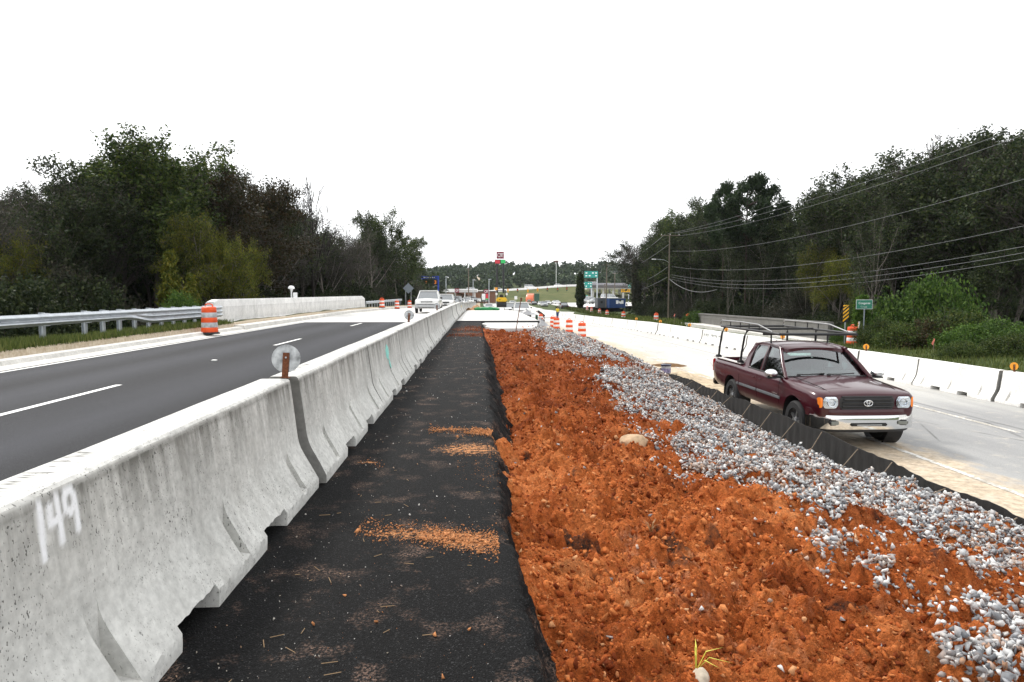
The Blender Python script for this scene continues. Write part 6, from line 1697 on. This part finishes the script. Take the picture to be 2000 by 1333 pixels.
L_DARK = leaf_mat('dark leaves', [(.010, .018, .007), (.020, .034, .012), (.036, .050, .016), (.055, .068, .022)])
L_DULL = leaf_mat('dull grey leaves', [(.022, .026, .016), (.040, .042, .028), (.060, .060, .042), (.072, .062, .042)])
L_YEL = leaf_mat('yellow green leaves', [(.035, .050, .008), (.075, .095, .012), (.13, .14, .018), (.18, .155, .02)])
L_BUSH = leaf_mat('bush leaves', [(.022, .050, .010), (.045, .095, .016), (.075, .14, .022), (.12, .19, .035)])
L_RED = leaf_mat('autumn leaves', [(.018, .020, .008), (.032, .030, .010), (.055, .030, .011), (.03, .036, .011)])
L_PINE = leaf_mat('pine needles', [(.014, .026, .012), (.026, .046, .018), (.042, .066, .024)])

def leaf_cloud(cent, size, name, mat, elong=1.6, droop=.0):
    """leaf-sized diamonds at the given centres"""
    n = len(cent); Rm = rand_rot(n); s = np.asarray(size)[:, None]
    a = Rm[:, :, 0] * s * elong * .5; b = Rm[:, :, 1] * s * .5
    V = np.stack([cent - a, cent - b * .8, cent + a, cent + b * .8], 1).reshape(-1, 3)
    return np_mesh(name, V, np.arange(n * 4).reshape(-1, 4), mat)
class Tree:
    def __init__(s, seed): s.r = random.Random(seed); s.seg = []; s.tips = []
    def grow(s, p, d, L, r, lev, maxlev, spread, up, nch, wob=.16):
        ns = 5 if lev == 0 else 4 if lev < 3 else 2
        pts = [p]; rr = [r]; dirs = []
        for k in range(ns):
            d = (d + Vector((s.r.gauss(0, wob), s.r.gauss(0, wob), s.r.gauss(0, wob) + up * (lev > 0)))).normalized()
            p = p + d * (L / ns); pts.append(p); rr.append(r * (1 - .72 * (k + 1) / ns)); dirs.append(d)
        s.seg.append((pts, rr, lev))
        if lev >= maxlev: s.tips.append((pts, lev)); return
        n = nch[lev] if lev < len(nch) else 3
        start = .35 if lev == 0 else .25
        for k in range(n):
            t = start + (1 - start) * (k + s.r.random()) / n; i = min(ns - 1, int(t * ns)); f = t * ns - i
            q = pts[i].lerp(pts[i + 1], f); a = s.r.uniform(0, 6.283)
            side = Vector((math.cos(a), math.sin(a), 0)); side = (side - dirs[i] * side.dot(dirs[i])).normalized()
            sp = spread * s.r.uniform(.7, 1.25)
            nd = (dirs[i] * math.cos(sp) + side * math.sin(sp)).normalized()
            s.grow(q, nd, L * s.r.uniform(.42, .62) * (1.15 - .45 * t), max(r * (1 - .7 * t) * .55, .006), lev + 1, maxlev, spread, up, nch, wob * 1.1)
    def mesh(s, lo, hi, name, mat, rmin=.0):
        V = []; Fq = []
        for pts, rr, lev in s.seg:
            if not (lo <= lev <= hi): continue
            n = 7 if lev == 0 else 5 if lev == 1 else 3
            base = len(V)
            for i, p in enumerate(pts):
                t = (pts[min(i + 1, len(pts) - 1)] - pts[max(i - 1, 0)]).normalized(); u = Vector((0, 0, 1)) if abs(t.z) < .9 else Vector((1, 0, 0)); a = t.cross(u).normalized(); b = a.cross(t); r_ = max(rr[i], rmin)
                for k in range(n): c = 2 * math.pi * k / n; V.append(p + (a * math.cos(c) + b * math.sin(c)) * r_)
            for i in range(len(pts) - 1):
                for k in range(n): Fq.append((base + i * n + k, base + i * n + (k + 1) % n, base + (i + 1) * n + (k + 1) % n, base + (i + 1) * n + k))
        return np_mesh(name, np.array([tuple(v) for v in V]), np.array(Fq), mat, True)
    def leaves(s, per, spread, size, name, mat, jitter=.4, keep=1.0):
        C = []
        for pts, lev in s.tips:
            if s.r.random() > keep: continue
            P = np.array([tuple(p) for p in pts]); k = rng.integers(0, len(P) - 1, per); t = rng.uniform(0, 1, (per, 1))
            C.append(P[k] * (1 - t) + P[k + 1] * t + rng.normal(0, spread, (per, 3)))
        C = np.concatenate(C); return leaf_cloud(C, rng.uniform(size * .6, size * 1.3, len(C)), name, mat)
PROTO = {}
def proto(key, parts): PROTO[key] = parts
def mk(seed, H, tr, nch, spread, up, bark, leafm, per, lsp, lsz, maxlev=3, keep=1.0, clear=0, rmin=.012, lean=0.0):
    T = Tree(seed); T.grow(Vector((0, 0, 0)), Vector((lean, 0, 1)).normalized(), H, tr, 0, maxlev, spread, up, nch, .07)
    pr = [('trunk', T.mesh(0, 1, 'trunk', bark, .03)), ('branches', T.mesh(2, 9, 'branches', M_TWIG, rmin))]
    if leafm is not None: pr.append(('crown', T.leaves(per, lsp, lsz, 'crown', leafm, keep=keep)))
    return pr
# unit height 12 m for every broadleaf
proto('leafy1', mk(1, 12, .24, [11, 8, 6], .85, .06, M_BARK, L_GREEN, 30, .21, .16))
proto('leafy2', mk(2, 12, .22, [12, 8, 5], .95, .05, M_BARK, L_DARK, 30, .24, .16))
proto('leafy3', mk(3, 12, .20, [10, 8, 6], .75, .10, M_BARKL, L_DARK, 20, .21, .15))
proto('dull1', mk(4, 12, .20, [12, 8, 6], .80, .08, M_BARK, L_DULL, 10, .26, .11, 3, .7, rmin=.017))
proto('dull2', mk(5, 12, .18, [13, 8, 6], .70, .12, M_BARKL, L_DULL, 9, .24, .11, 3, .6, rmin=.017))
proto('bare1', mk(6, 12, .24, [10, 8, 7, 4], .62, .10, M_BARK, None, 0, 0, 0, 4, rmin=.014))
proto('bare2', mk(7, 12, .26, [9, 7, 6, 4], .55, .14, M_BARK, L_DULL, 3, .25, .12, 4, .35, rmin=.014, lean=.18))
proto('autumn', mk(8, 12, .22, [11, 8, 6], .85, .06, M_BARK, L_RED, 30, .26, .16))
proto('yellow', mk(9, 6, .10, [12, 8, 5], 1.0, .02, M_BARKL, L_YEL, 40, .13, .075))
proto('slim', mk(10, 12, .11, [6, 6, 4], .55, .12, M_BARKL, L_DARK, 16, .25, .15))
def pine(seed):
    r = random.Random(seed); T = Tree(seed); T.seg.append(([Vector((0, 0, 0)), Vector((.05, 0, 4)), Vector((0, .06, 8)), Vector((.1, 0, 12))], [.12, .10, .08, .03], 0))
    C = []
    for k in range(34):
        t = r.uniform(0, 1); z = 7.6 + 4.4 * t; a = r.uniform(0, 6.28); L = (2.4 * math.sin(math.pi * (.18 + .72 * t)) + .3) * r.uniform(.7, 1.1)
        d = Vector((math.cos(a), math.sin(a), .25 + .3 * t)); p0 = Vector((0, 0, z - .4)); p1 = p0 + d * L * .6; p2 = p0 + Vector((d.x, d.y, d.z + .1)) * L
        T.seg.append(([p0, p1, p2], [.045, .03, .012], 1))
        for j in range(8):
            q = p1.lerp(p2, r.uniform(-.1, 1.1)) + Vector((r.gauss(0, .3), r.gauss(0, .3), r.gauss(.08, .15))); C.append(np.array(tuple(q)) + rng.normal(0, .19, (60, 3)))
    C = np.concatenate(C); return [('trunk', T.mesh(0, 1, 'trunk', M_BARKP)), ('crown', leaf_cloud(C, rng.uniform(.08, .17, len(C)), 'crown', L_PINE, 2.6))]
proto('pine', pine(20))
proto('snag', mk(66, 12, .30, [7, 6, 5], .50, .16, bark_mat('dead wood', (.030, .026, .024)), None, 0, 0, 0, 3, rmin=.032))
def cedar(seed, mat=None):
    r = random.Random(seed); T = Tree(seed); T.seg.append(([Vector((0, 0, 0)), Vector((0, 0, 6)), Vector((0, 0, 12))], [.16, .1, .02], 0)); C = []
    for k in range(150):
        t = r.uniform(.12, 1); z = 12 * t; a = r.uniform(0, 6.28); L = 2.6 * (1 - t) ** .8 * r.uniform(.6, 1.1) + .15
        p1 = Vector((math.cos(a) * L, math.sin(a) * L, z - .15 * L + .3)); p0 = Vector((0, 0, z))
        T.seg.append(([p0, p1], [.025, .008], 1))
        for j in range(4): C.append(np.array(tuple(p0.lerp(p1, r.uniform(.3, 1.05)))) + rng.normal(0, .18, (16, 3)))
    C = np.concatenate(C); return [('trunk', T.mesh(0, 1, 'trunk', M_BARK)), ('crown', leaf_cloud(C, rng.uniform(.12, .3, len(C)), 'crown', mat or L_PINE, 2.0))]
proto('cedar', cedar(30)); proto('cedar_yellow', cedar(31, L_YEL))
def bush(seed, mat, n=60, per=90, sz=.10, flat=.8):
    r = random.Random(seed); C = []; T = Tree(seed)
    for k in range(n):
        a = r.uniform(0, 6.28); q = r.uniform(0, 1) ** .5; z = r.uniform(.08, 1) * (1.15 - .55 * q * q) * flat; p = np.array([math.cos(a) * q, math.sin(a) * q, z])
        C.append(p + rng.normal(0, .11, (per, 3)))
        if k < 16: T.seg.append(([Vector((0, 0, -.05)), Vector((p[0] * .5, p[1] * .5, p[2] * .6)), Vector(tuple(p))], [.022, .014, .005], 1))
    for k in range(34):      # ragged shoots
        a = r.uniform(0, 6.28); q = r.uniform(0, .95); z0 = .75 * (1.1 - .55 * q * q) * flat; L = r.uniform(.12, .42); p0 = Vector((math.cos(a) * q, math.sin(a) * q, z0)); p1 = p0 + Vector((r.gauss(0, .10), r.gauss(0, .10), L))
        T.seg.append(([p0 - Vector((0, 0, .3)), p0, p1], [.008, .006, .003], 1)); tt = rng.uniform(0, 1, (26, 1)); C.append(np.array(tuple(p0)) * (1 - tt) + np.array(tuple(p1)) * tt + rng.normal(0, .035, (26, 3)))
    C = np.concatenate(C); C = C[C[:, 2] > -.02]; return [('stems', T.mesh(0, 1, 'stems', M_BARK)), ('foliage', leaf_cloud(C, rng.uniform(sz * .6, sz * 1.3, len(C)), 'foliage', mat))]
proto('bush1', bush(40, L_BUSH, 90, 170, .042)); proto('bush2', bush(41, L_GREEN, 80, 150, .045)); proto('bush3', bush(42, L_DARK, 90, 240, .034, 1.1)); proto('shrub_y', bush(43, L_YEL, 60, 80, .09, 1.1)); proto('bush_red', bush(44, L_RED, 70, 120, .045)); proto('bush_dull', bush(45, L_DULL, 80, 200, .03, 1.15))
HT = {'yellow': 6.0}
def plant(key, name, label, cat, loc, sc, group=None, rz=None):
    T = thing(name, label, cat, loc, random.uniform(0, 6.28) if rz is None else rz, group)
    for nm, me in PROTO[key]: link(nm, me, T)
    T.scale = sc if hasattr(sc, '__len__') else (sc, sc, sc); return T
PROTO['snag'][1][1].materials[0] = PROTO['snag'][0][1].materials[0]
CROWN_TOP = {}
for k, pr in PROTO.items():
    zs = []
    for nm, me in pr:
        co = np.zeros(len(me.vertices) * 3, np.float32); me.vertices.foreach_get('co', co); z = co[2::3]; zs.append(np.percentile(z, 99.95))
    CROWN_TOP[k] = max(zs)
def tree_px(key, px, pyt, Y, label, group, wide=1.0, name='tree', rz=None):
    pyt = 573 - (573 - pyt) * (1 - (1.4 if px < 190 else 3.2 if px < 1000 else 1.9) / Y)      # the crown's near side hangs towards the viewer
    q = at(px, pyt, Y); zg = float(ground_z(np.array([q[0]]), np.array([Y]))[0]); h = q[2] - zg; s = h / CROWN_TOP[key]
    return plant(key, name, label, 'tree', (q[0], Y, zg - .05), (s * wide, s * wide, s), group, rz)
LG, RG = 'trees of the left hand wood', 'trees of the right hand wood'
LBL = {'leafy1': 'green leafy tree', 'leafy2': 'dark green leafy tree', 'leafy3': 'dark green tree with pale stem', 'dull1': 'thin grey-leaved tree', 'dull2': 'thin grey-leaved tree with pale stem', 'bare1': 'bare twiggy tree', 'bare2': 'bare leaning tree', 'autumn': 'rusty tinged leafy tree', 'slim': 'slim pale-stemmed tree', 'cedar': 'dark conical evergreen', 'yellow': 'yellow green young tree', 'pine': 'pine'}
# --- left: front row from the photograph's skyline
front = [(-70, 330, 40, 'dull1'), (0, 338, 44, 'dull2'), (55, 326, 44, 'leafy3'), (105, 315, 46, 'dull2'), (150, 322, 47, 'dull1'), (195, 300, 49, 'leafy2'), (240, 272, 50, 'leafy1'), (345, 272, 54, 'leafy1'), (392, 295, 54, 'dull2'), (425, 318, 55, 'autumn'), (462, 332, 56, 'autumn'), (497, 318, 62, 'dull2'), (528, 340, 66, 'leafy3'), (560, 385, 72, 'dull1'), (640, 408, 82, 'dull2'), (672, 420, 88, 'dull1'), (703, 432, 94, 'dull2'), (728, 425, 105, 'leafy3'), (775, 432, 118, 'leafy3'), (792, 455, 124, 'leafy1'), (803, 488, 140, 'leafy3'), (812, 512, 165, 'leafy2')]
for i, (px, py, Y, k) in enumerate(front): tree_px(k, px, py, Y, LBL[k] + ', %s from left in the left wood front row' % ordinal(i), LG, 1.0 if Y < 80 else .95)
tree_px('leafy1', 298, 246, 51, 'tallest green leafy tree of the left hand wood', LG, 1.1)
tree_px('snag', 608, 330, 70, 'dark bare forked tree standing out against the sky', LG, .75)
tree_px('bare2', 580, 392, 76, 'leaning bare tree beside the dark forked one', LG, .7)
tree_px('leafy1', 748, 406, 112, 'light leafy tree rising at the far end of the left wood', LG, .9)
r_ = random.Random(5)
for k in range(64):       # deeper rows
    px = r_.uniform(-120, 795); Yf = float(np.interp(px, [0, 300, 600, 745, 828], [44, 52, 80, 118, 170])); Y = Yf + r_.uniform(4, 22)
    top = float(np.interp(px, [f[0] for f in front], [f[1] for f in front])) + r_.uniform(8, 70)
    key = r_.choice(['dull1', 'dull2', 'leafy2', 'leafy3', 'bare1', 'dull1', 'leafy2', 'dull2'])
    tree_px(key, px, top, Y, LBL[key] + ' behind the front row of the left wood', LG, r_.uniform(.9, 1.3))
for px, py, Y, k in [(330, 480, 43, 'cedar_yellow'), (372, 530, 42, 'cedar_yellow'), (395, 400, 46, 'yellow'), (440, 450, 46, 'yellow'), (475, 450, 47, 'yellow'), (8, 430, 40, 'yellow')]:
    tree_px(k, px, py, Y, {330: 'yellow green feathery evergreen behind the guardrail end', 372: 'smaller yellow green evergreen above the guardrail', 395: 'yellow green young tree with pale stem above the parapet end', 440: 'broad yellow green young tree above the parapet', 475: 'rounded yellow green young tree above the parapet', 8: 'olive young tree at the left edge'}[px], LG, .62 if 'cedar' not in k else .9)
for k in range(34):       # understorey
    px = r_.uniform(-60, 820); Yf = float(np.interp(px, [0, 300, 600, 745, 828], [36, 43, 70, 104, 150])); q = at(px, 600, Yf + r_.uniform(-2, 6)); zg = float(ground_z(q[:1], q[1:2])[0]); s = r_.uniform(2.2, 4.2)
    plant(r_.choice(['bush3', 'bush_dull', 'bush3', 'bush_dull']), 'shrub', 'dark shrub at the foot of the left hand wood', 'shrub', (q[0], q[1], zg - .2), (s, s, s * 1.2), 'shrubs under the left hand wood')
q = at(352, 594, 28.5); plant('bush1', 'shrub', 'small bright green shrub behind the guardrail end', 'shrub', (q[0], 28.5, float(ground_z(q[:1], q[1:2])[0]) - .1), (.8, .8, 1.6))
# --- right
frontR = [(1252, 462, 150, 'dull2'), (1264, 448, 142, 'dull1'), (1282, 440, 132, 'dull2'), (1312, 415, 122, 'leafy1'), (1345, 398, 116, 'leafy1'), (1378, 384, 104, 'leafy2'), (1498, 398, 88, 'leafy2'), (1550, 412, 84, 'leafy3'), (1572, 396, 82, 'dull2'), (1602, 368, 78, 'leafy2'), (1640, 335, 72, 'leafy3'), (1682, 318, 68, 'leafy2'), (1722, 296, 66, 'dull1'), (1762, 305, 64, 'leafy3'), (1802, 278, 62, 'dull2'), (1842, 268, 60, 'leafy2'), (1876, 232, 58, 'dull2'), (1912, 240, 57, 'leafy2'), (1950, 246, 55, 'leafy3'), (1992, 228, 52, 'dull2'), (2050, 215, 50, 'leafy2'), (2110, 205, 48, 'dull1')]
for i, (px, py, Y, k) in enumerate(frontR): tree_px(k, px, py, Y, LBL[k] + ', %s from far end in the right wood front row' % ordinal(i), RG, 1.0 if Y < 95 else .9)
tree_px('pine', 1462, 336, 86, 'tall pine with a broad rounded crown in the right hand wood', RG, .92)
tree_px('pine', 1416, 350, 92, 'smaller pine left of the tall pine', RG, .55)
tree_px('cedar', 1532, 388, 85, 'dark pointed evergreen right of the tall pine', RG, 1.0)
for k in range(90):
    px = r_.uniform(1262, 2140); Yf = float(np.interp(px, [1240, 1450, 1700, 2000], [140, 88, 66, 52])); Y = Yf + r_.uniform(4, 20)
    top = float(np.interp(px, [f[0] for f in frontR], [f[1] for f in frontR])) + r_.uniform(5, 70)
    key = r_.choice(['dull1', 'dull2', 'leafy2', 'leafy3', 'bare1', 'dull2', 'leafy2', 'slim'])
    tree_px(key, px, top, Y, LBL[key] + ' behind the front row of the right wood', RG, r_.uniform(.9, 1.3))
for k in range(26):       # slim trunks at the edge of the wood
    px = r_.uniform(1250, 1760); Yf = float(np.interp(px, [1240, 1450, 1700, 2000], [128, 80, 58, 46])); Y = Yf + r_.uniform(-2, 5)
    top = float(np.interp(px, [f[0] for f in frontR], [f[1] for f in frontR])) + r_.uniform(40, 160)
    tree_px('slim', px, top, Y, LBL['slim'] + ' at the edge of the right hand wood', RG, r_.uniform(.6, .9))
for px, py, Y, k, lab in [(1640, 490, 60, 'yellow', 'yellow green young tree low in the right wood'), (1590, 470, 66, 'yellow', 'olive young tree left of the creek sign wood edge'), (1815, 470, 56, 'leafy2', 'dark leafy tree behind the bright bushes'), (1930, 455, 52, 'leafy3', 'dark leafy tree at the right edge behind the bushes'), (1700, 400, 52, 'slim', 'slim pale tree behind the green creek sign')]:
    tree_px(k, px, py, Y, lab, RG, .6 if k == 'yellow' else 1.0)
for k in range(40):
    px = r_.uniform(1240, 2060); Yf = float(np.interp(px, [1240, 1450, 1700, 2000], [126, 78, 52, 40])); q = at(px, 600, Yf + r_.uniform(-2, 8)); zg = float(ground_z(q[:1], q[1:2])[0]); s = r_.uniform(1.6, 3.4)
    plant(r_.choice(['bush3', 'bush_dull', 'bush3']), 'shrub', 'dark shrub at the foot of the right hand wood', 'shrub', (q[0], q[1], zg - .2), (s, s, s * 1.25), 'shrubs under the right hand wood')
BG = 'bushes on the right hand bank'
for i, (px, py, Y, w, key, lab) in enumerate([(1790, 575, 33, 2.3, 'bush1', 'tallest bright green bush on the right bank'), (1845, 570, 32, 1.9, 'bush1', 'bright green bush right of the tallest one'), (1728, 628, 31, 1.2, 'bush2', 'low bush right of the creek sign post'), (1765, 635, 29.5, 1.2, 'bush2', 'olive bush in front of the tallest bush'), (1815, 630, 28.8, 1.3, 'bush_red', 'brownish bush behind the pink survey stake'), (1870, 612, 29, 1.6, 'bush2', 'mid green bush in the middle of the right bank'), (1900, 640, 27, 1.4, 'bush1', 'bright bush low on the right bank'), (1950, 632, 26.5, 1.5, 'bush1', 'bright bush near the right edge of the bank'), (2000, 650, 25, 1.4, 'bush1', 'bright bush cut by the right edge'), (1985, 655, 24, 1.0, 'bush2', 'small olive bush at the right edge'), (1880, 668, 24.6, .8, 'bush2', 'small low bush above the grass on the right'), (2040, 640, 25, 1.6, 'bush1', 'bush beyond the right edge of the bank'), (1676, 585, 37, .7, 'bush2', 'vine clump behind the creek sign'), (1650, 640, 36, .7, 'bush1', 'small green clump under the striped marker'), (1358, 612, 60, 1.1, 'bush1', 'green clump at the far end of the old rail')]):
    q = at(px, py, Y); zg = any_ground(q[0], Y); h = q[2] - zg; plant(key, 'bush', lab, 'bush', (q[0], Y, zg - .05), (w, w, max(.4, h / .86)), BG)
# ivy-clad column by the slip road and vine-draped snag beside the wood
def ivy(px, py0, py1, Y, w, lab, mat, top_flat=False):
    a = at(px, py1, Y); b = at(px, py0, Y); T = thing('ivy_column', lab, 'ivy', (a[0], Y, a[2])); h = b[2] - a[2]
    MB().cyl((0, 0, -.5), (0, 0, h), .2, .15).build('trunk', M_BARK, T)
    n = 5200; z = rng.uniform(0, 1, n); rad = w * (np.interp(z, [0, .12, .35, .6, .9, 1], [.45, .75, 1, .75, .55, .25]) if not top_flat else np.interp(z, [0, .1, .9, 1], [.7, 1, .95, .9])) * (.8 + .5 * fbm(z * 9, z * 0 + px, 3, 4))
    an = rng.uniform(0, 6.283, n); q = rng.uniform(.5, 1, n) ** .5
    C = np.stack([np.cos(an) * rad * q, np.sin(an) * rad * q, z * h], -1); link('foliage', leaf_cloud(C, rng.uniform(.2, .5, n), 'foliage', mat), T)
ivy(1133, 533, 602, 150, 1.0, 'dark ivy-covered column beside the bend of the slip road', L_DARK)
ivy(1243, 509, 606, 128, .85, 'dark flat-topped vine-draped snag at the end of the right wood', L_DULL, True)
ivy(1682, 586, 655, 35.2, .25, 'vine climbing beside the green creek sign', L_BUSH)
# --- undergrowth masses that close the view inside the woods
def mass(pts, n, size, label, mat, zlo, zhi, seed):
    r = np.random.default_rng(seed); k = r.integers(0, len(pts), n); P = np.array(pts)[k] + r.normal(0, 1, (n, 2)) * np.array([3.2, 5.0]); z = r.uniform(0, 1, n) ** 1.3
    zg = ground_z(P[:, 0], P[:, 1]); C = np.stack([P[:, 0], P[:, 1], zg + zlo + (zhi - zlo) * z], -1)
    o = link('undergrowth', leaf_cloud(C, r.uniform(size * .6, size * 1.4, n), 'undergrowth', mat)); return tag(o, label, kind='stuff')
Lp = []; Rp = []
for px in np.linspace(-150, 780, 40):
    Y = float(np.interp(px, [0, 300, 600, 745, 828], [44, 52, 80, 118, 170])) + 16; Lp.append(tuple(at(px, 500, Y)[:2]))
for px in np.linspace(1285, 2150, 40):
    Y = float(np.interp(px, [1240, 1450, 1700, 2000], [146, 90, 66, 52])) + 14; Rp.append(tuple(at(px, 500, Y)[:2]))
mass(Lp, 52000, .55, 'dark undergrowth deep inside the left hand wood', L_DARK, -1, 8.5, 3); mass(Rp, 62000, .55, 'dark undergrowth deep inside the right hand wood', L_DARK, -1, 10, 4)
# --- wooded hill on the horizon
def hill_crest(x): return np.interp(x, [-400, -110, -60, 20, 60, 160, 500], [9, 11, 18, 24, 23, 25, 23])
xs_ = np.linspace(-700, 900, 60); V_ = []
for x in xs_:
    c = float(hill_crest(x)); V_ += [(x, 480, -2.8), (x, 560, c * .35), (x, 680, c * .85), (x, 800, c), (x, 1100, c * .6)]
hill = link('hill', np_mesh('hill', np.array(V_), grid_faces(60, 5), M_GRASSGND, True)); tag(hill, kind='structure')
C = []; 
for k in range(1000):
    x = r_.uniform(-260, 340); y = r_.choice([r_.uniform(500, 600), r_.uniform(580, 820), r_.uniform(700, 830)]); c = float(hill_crest(x)); z = float(np.interp(y, [480, 560, 680, 800], [-2.8, c * .35, c * .85, c])); h = r_.uniform(9, 15); w = r_.uniform(3.0, 5.5)
    n = 90; u = rng.normal(0, 1, (n, 3)); u /= np.linalg.norm(u, axis=1)[:, None]; u *= rng.uniform(.55, 1, (n, 1)); conic = r_.random() < .35
    zz = u[:, 2] * h * .45 + h * .6; ww = w * (np.clip(1.25 - zz / h, .1, 1) if conic else 1)
    C.append(np.stack([x + u[:, 0] * ww, y + u[:, 1] * w, z + zz], -1))
C = np.concatenate(C)
L_FAR = leaf_mat('far wood leaves', [(.026, .048, .024), (.044, .074, .034), (.062, .098, .042), (.09, .118, .048)], .1)
tag(link('far_wood', leaf_cloud(C, rng.uniform(1.4, 2.8, len(C)), 'far_wood', L_FAR, 1.3)), 'wooded hill closing the view on the horizon', kind='stuff')
# --- middle distance trees around the junction
for i, (px, py, Y, k) in enumerate([(838, 548, 185, 'leafy2'), (850, 556, 190, 'leafy2'), (880, 573, 205, 'leafy1'), (900, 572, 240, 'leafy2'), (935, 566, 260, 'leafy3'), (945, 572, 255, 'leafy2'), (862, 566, 200, 'bush3'), (830, 560, 175, 'leafy3')]):
    if k == 'bush3': continue
    tree_px(k, px, py, Y, '%s small roadside tree from the left near the gas station' % ordinal(i), 'roadside trees near the station', 1.8)
# --- grass
def grass(n, xf, yf, hh, label, mat, seed, wid=.012):
    r = np.random.default_rng(seed); x, y = xf(r, n), yf(r, n); z = ground_z(x, y); h = hh * r.uniform(.5, 1.4, n); a = r.uniform(0, 6.283, n); le = r.uniform(.1, .6, n) * h
    d = np.stack([np.cos(a), np.sin(a)], -1); w = np.stack([-np.sin(a), np.cos(a)], -1) * (wid * (1 + y[:, None] / 40))
    p0 = np.stack([x, y, z - .02], -1); w3 = np.concatenate([w, np.zeros((n, 1))], 1); tip = p0 + np.concatenate([d * le[:, None], h[:, None]], 1)
    V = np.stack([p0 - w3, p0 + w3, tip], 1).reshape(-1, 3); o = link('grass', np_mesh('grass', V, np.arange(3 * n).reshape(-1, 3), mat)); return tag(o, label, kind='stuff')
G1 = leaf_mat('verge grass', [(.03, .05, .010), (.06, .085, .016), (.10, .13, .028), (.16, .16, .05)], .2)
def gxl(r, n): return -11.6 + r.normal(0, .33, n) + .25 * np.sin(r.uniform(0, 20, n))
grass(30000, lambda r, n: np.clip(-11.65 + np.abs(r.normal(0, .5, n)) * r.choice([-1, .75], n) + .2 * (r.uniform(0, 1, n) - .5), -13.2, -10.95), lambda r, n: r.uniform(8, 29.8, n) + .25 * r.normal(0, 1, n), .19, 'green grass tufts around the left guardrail posts', G1, 1, .008)
grass(26000, lambda r, n: 14.1 + r.uniform(0, 1, n) ** 1.4 * 8, lambda r, n: 13 * np.exp(r.uniform(0, math.log(36 / 13), n)), .20, 'rough green grass on the bank behind the white barriers', G1, 2, .009)
grass(15000, lambda r, n: 14.0 + r.uniform(0, 1, n) * 9, lambda r, n: r.uniform(58, 104, n), .40, 'tall grass on the bank in front of the right hand wood', G1, 3, .02)
grass(9000, lambda r, n: 19.5 + r.uniform(0, 1, n) ** 1.3 * 14, lambda r, n: r.uniform(104, 172, n), .45, 'rough grass on the bank below the shed and the container', G1, 5, .02)

# ================================================================== THE AIR
hz = MB().box((0, 1300, 27), (1990, 2680, 66)).build('haze', None)
hm = bpy.data.materials.new('haze'); hm.use_nodes = True; hm.node_tree.nodes.clear()
ho = hm.node_tree.nodes.new('ShaderNodeOutputMaterial'); hv = hm.node_tree.nodes.new('ShaderNodeVolumePrincipled')
hv.inputs['Color'].default_value = (.86, .93, 1, 1); hv.inputs['Density'].default_value = .00007
hm.node_tree.links.new(hv.outputs[0], ho.inputs['Volume']); hz.data.materials.append(hm)
tag(hz, 'thin pale haze over the whole place', kind='stuff')
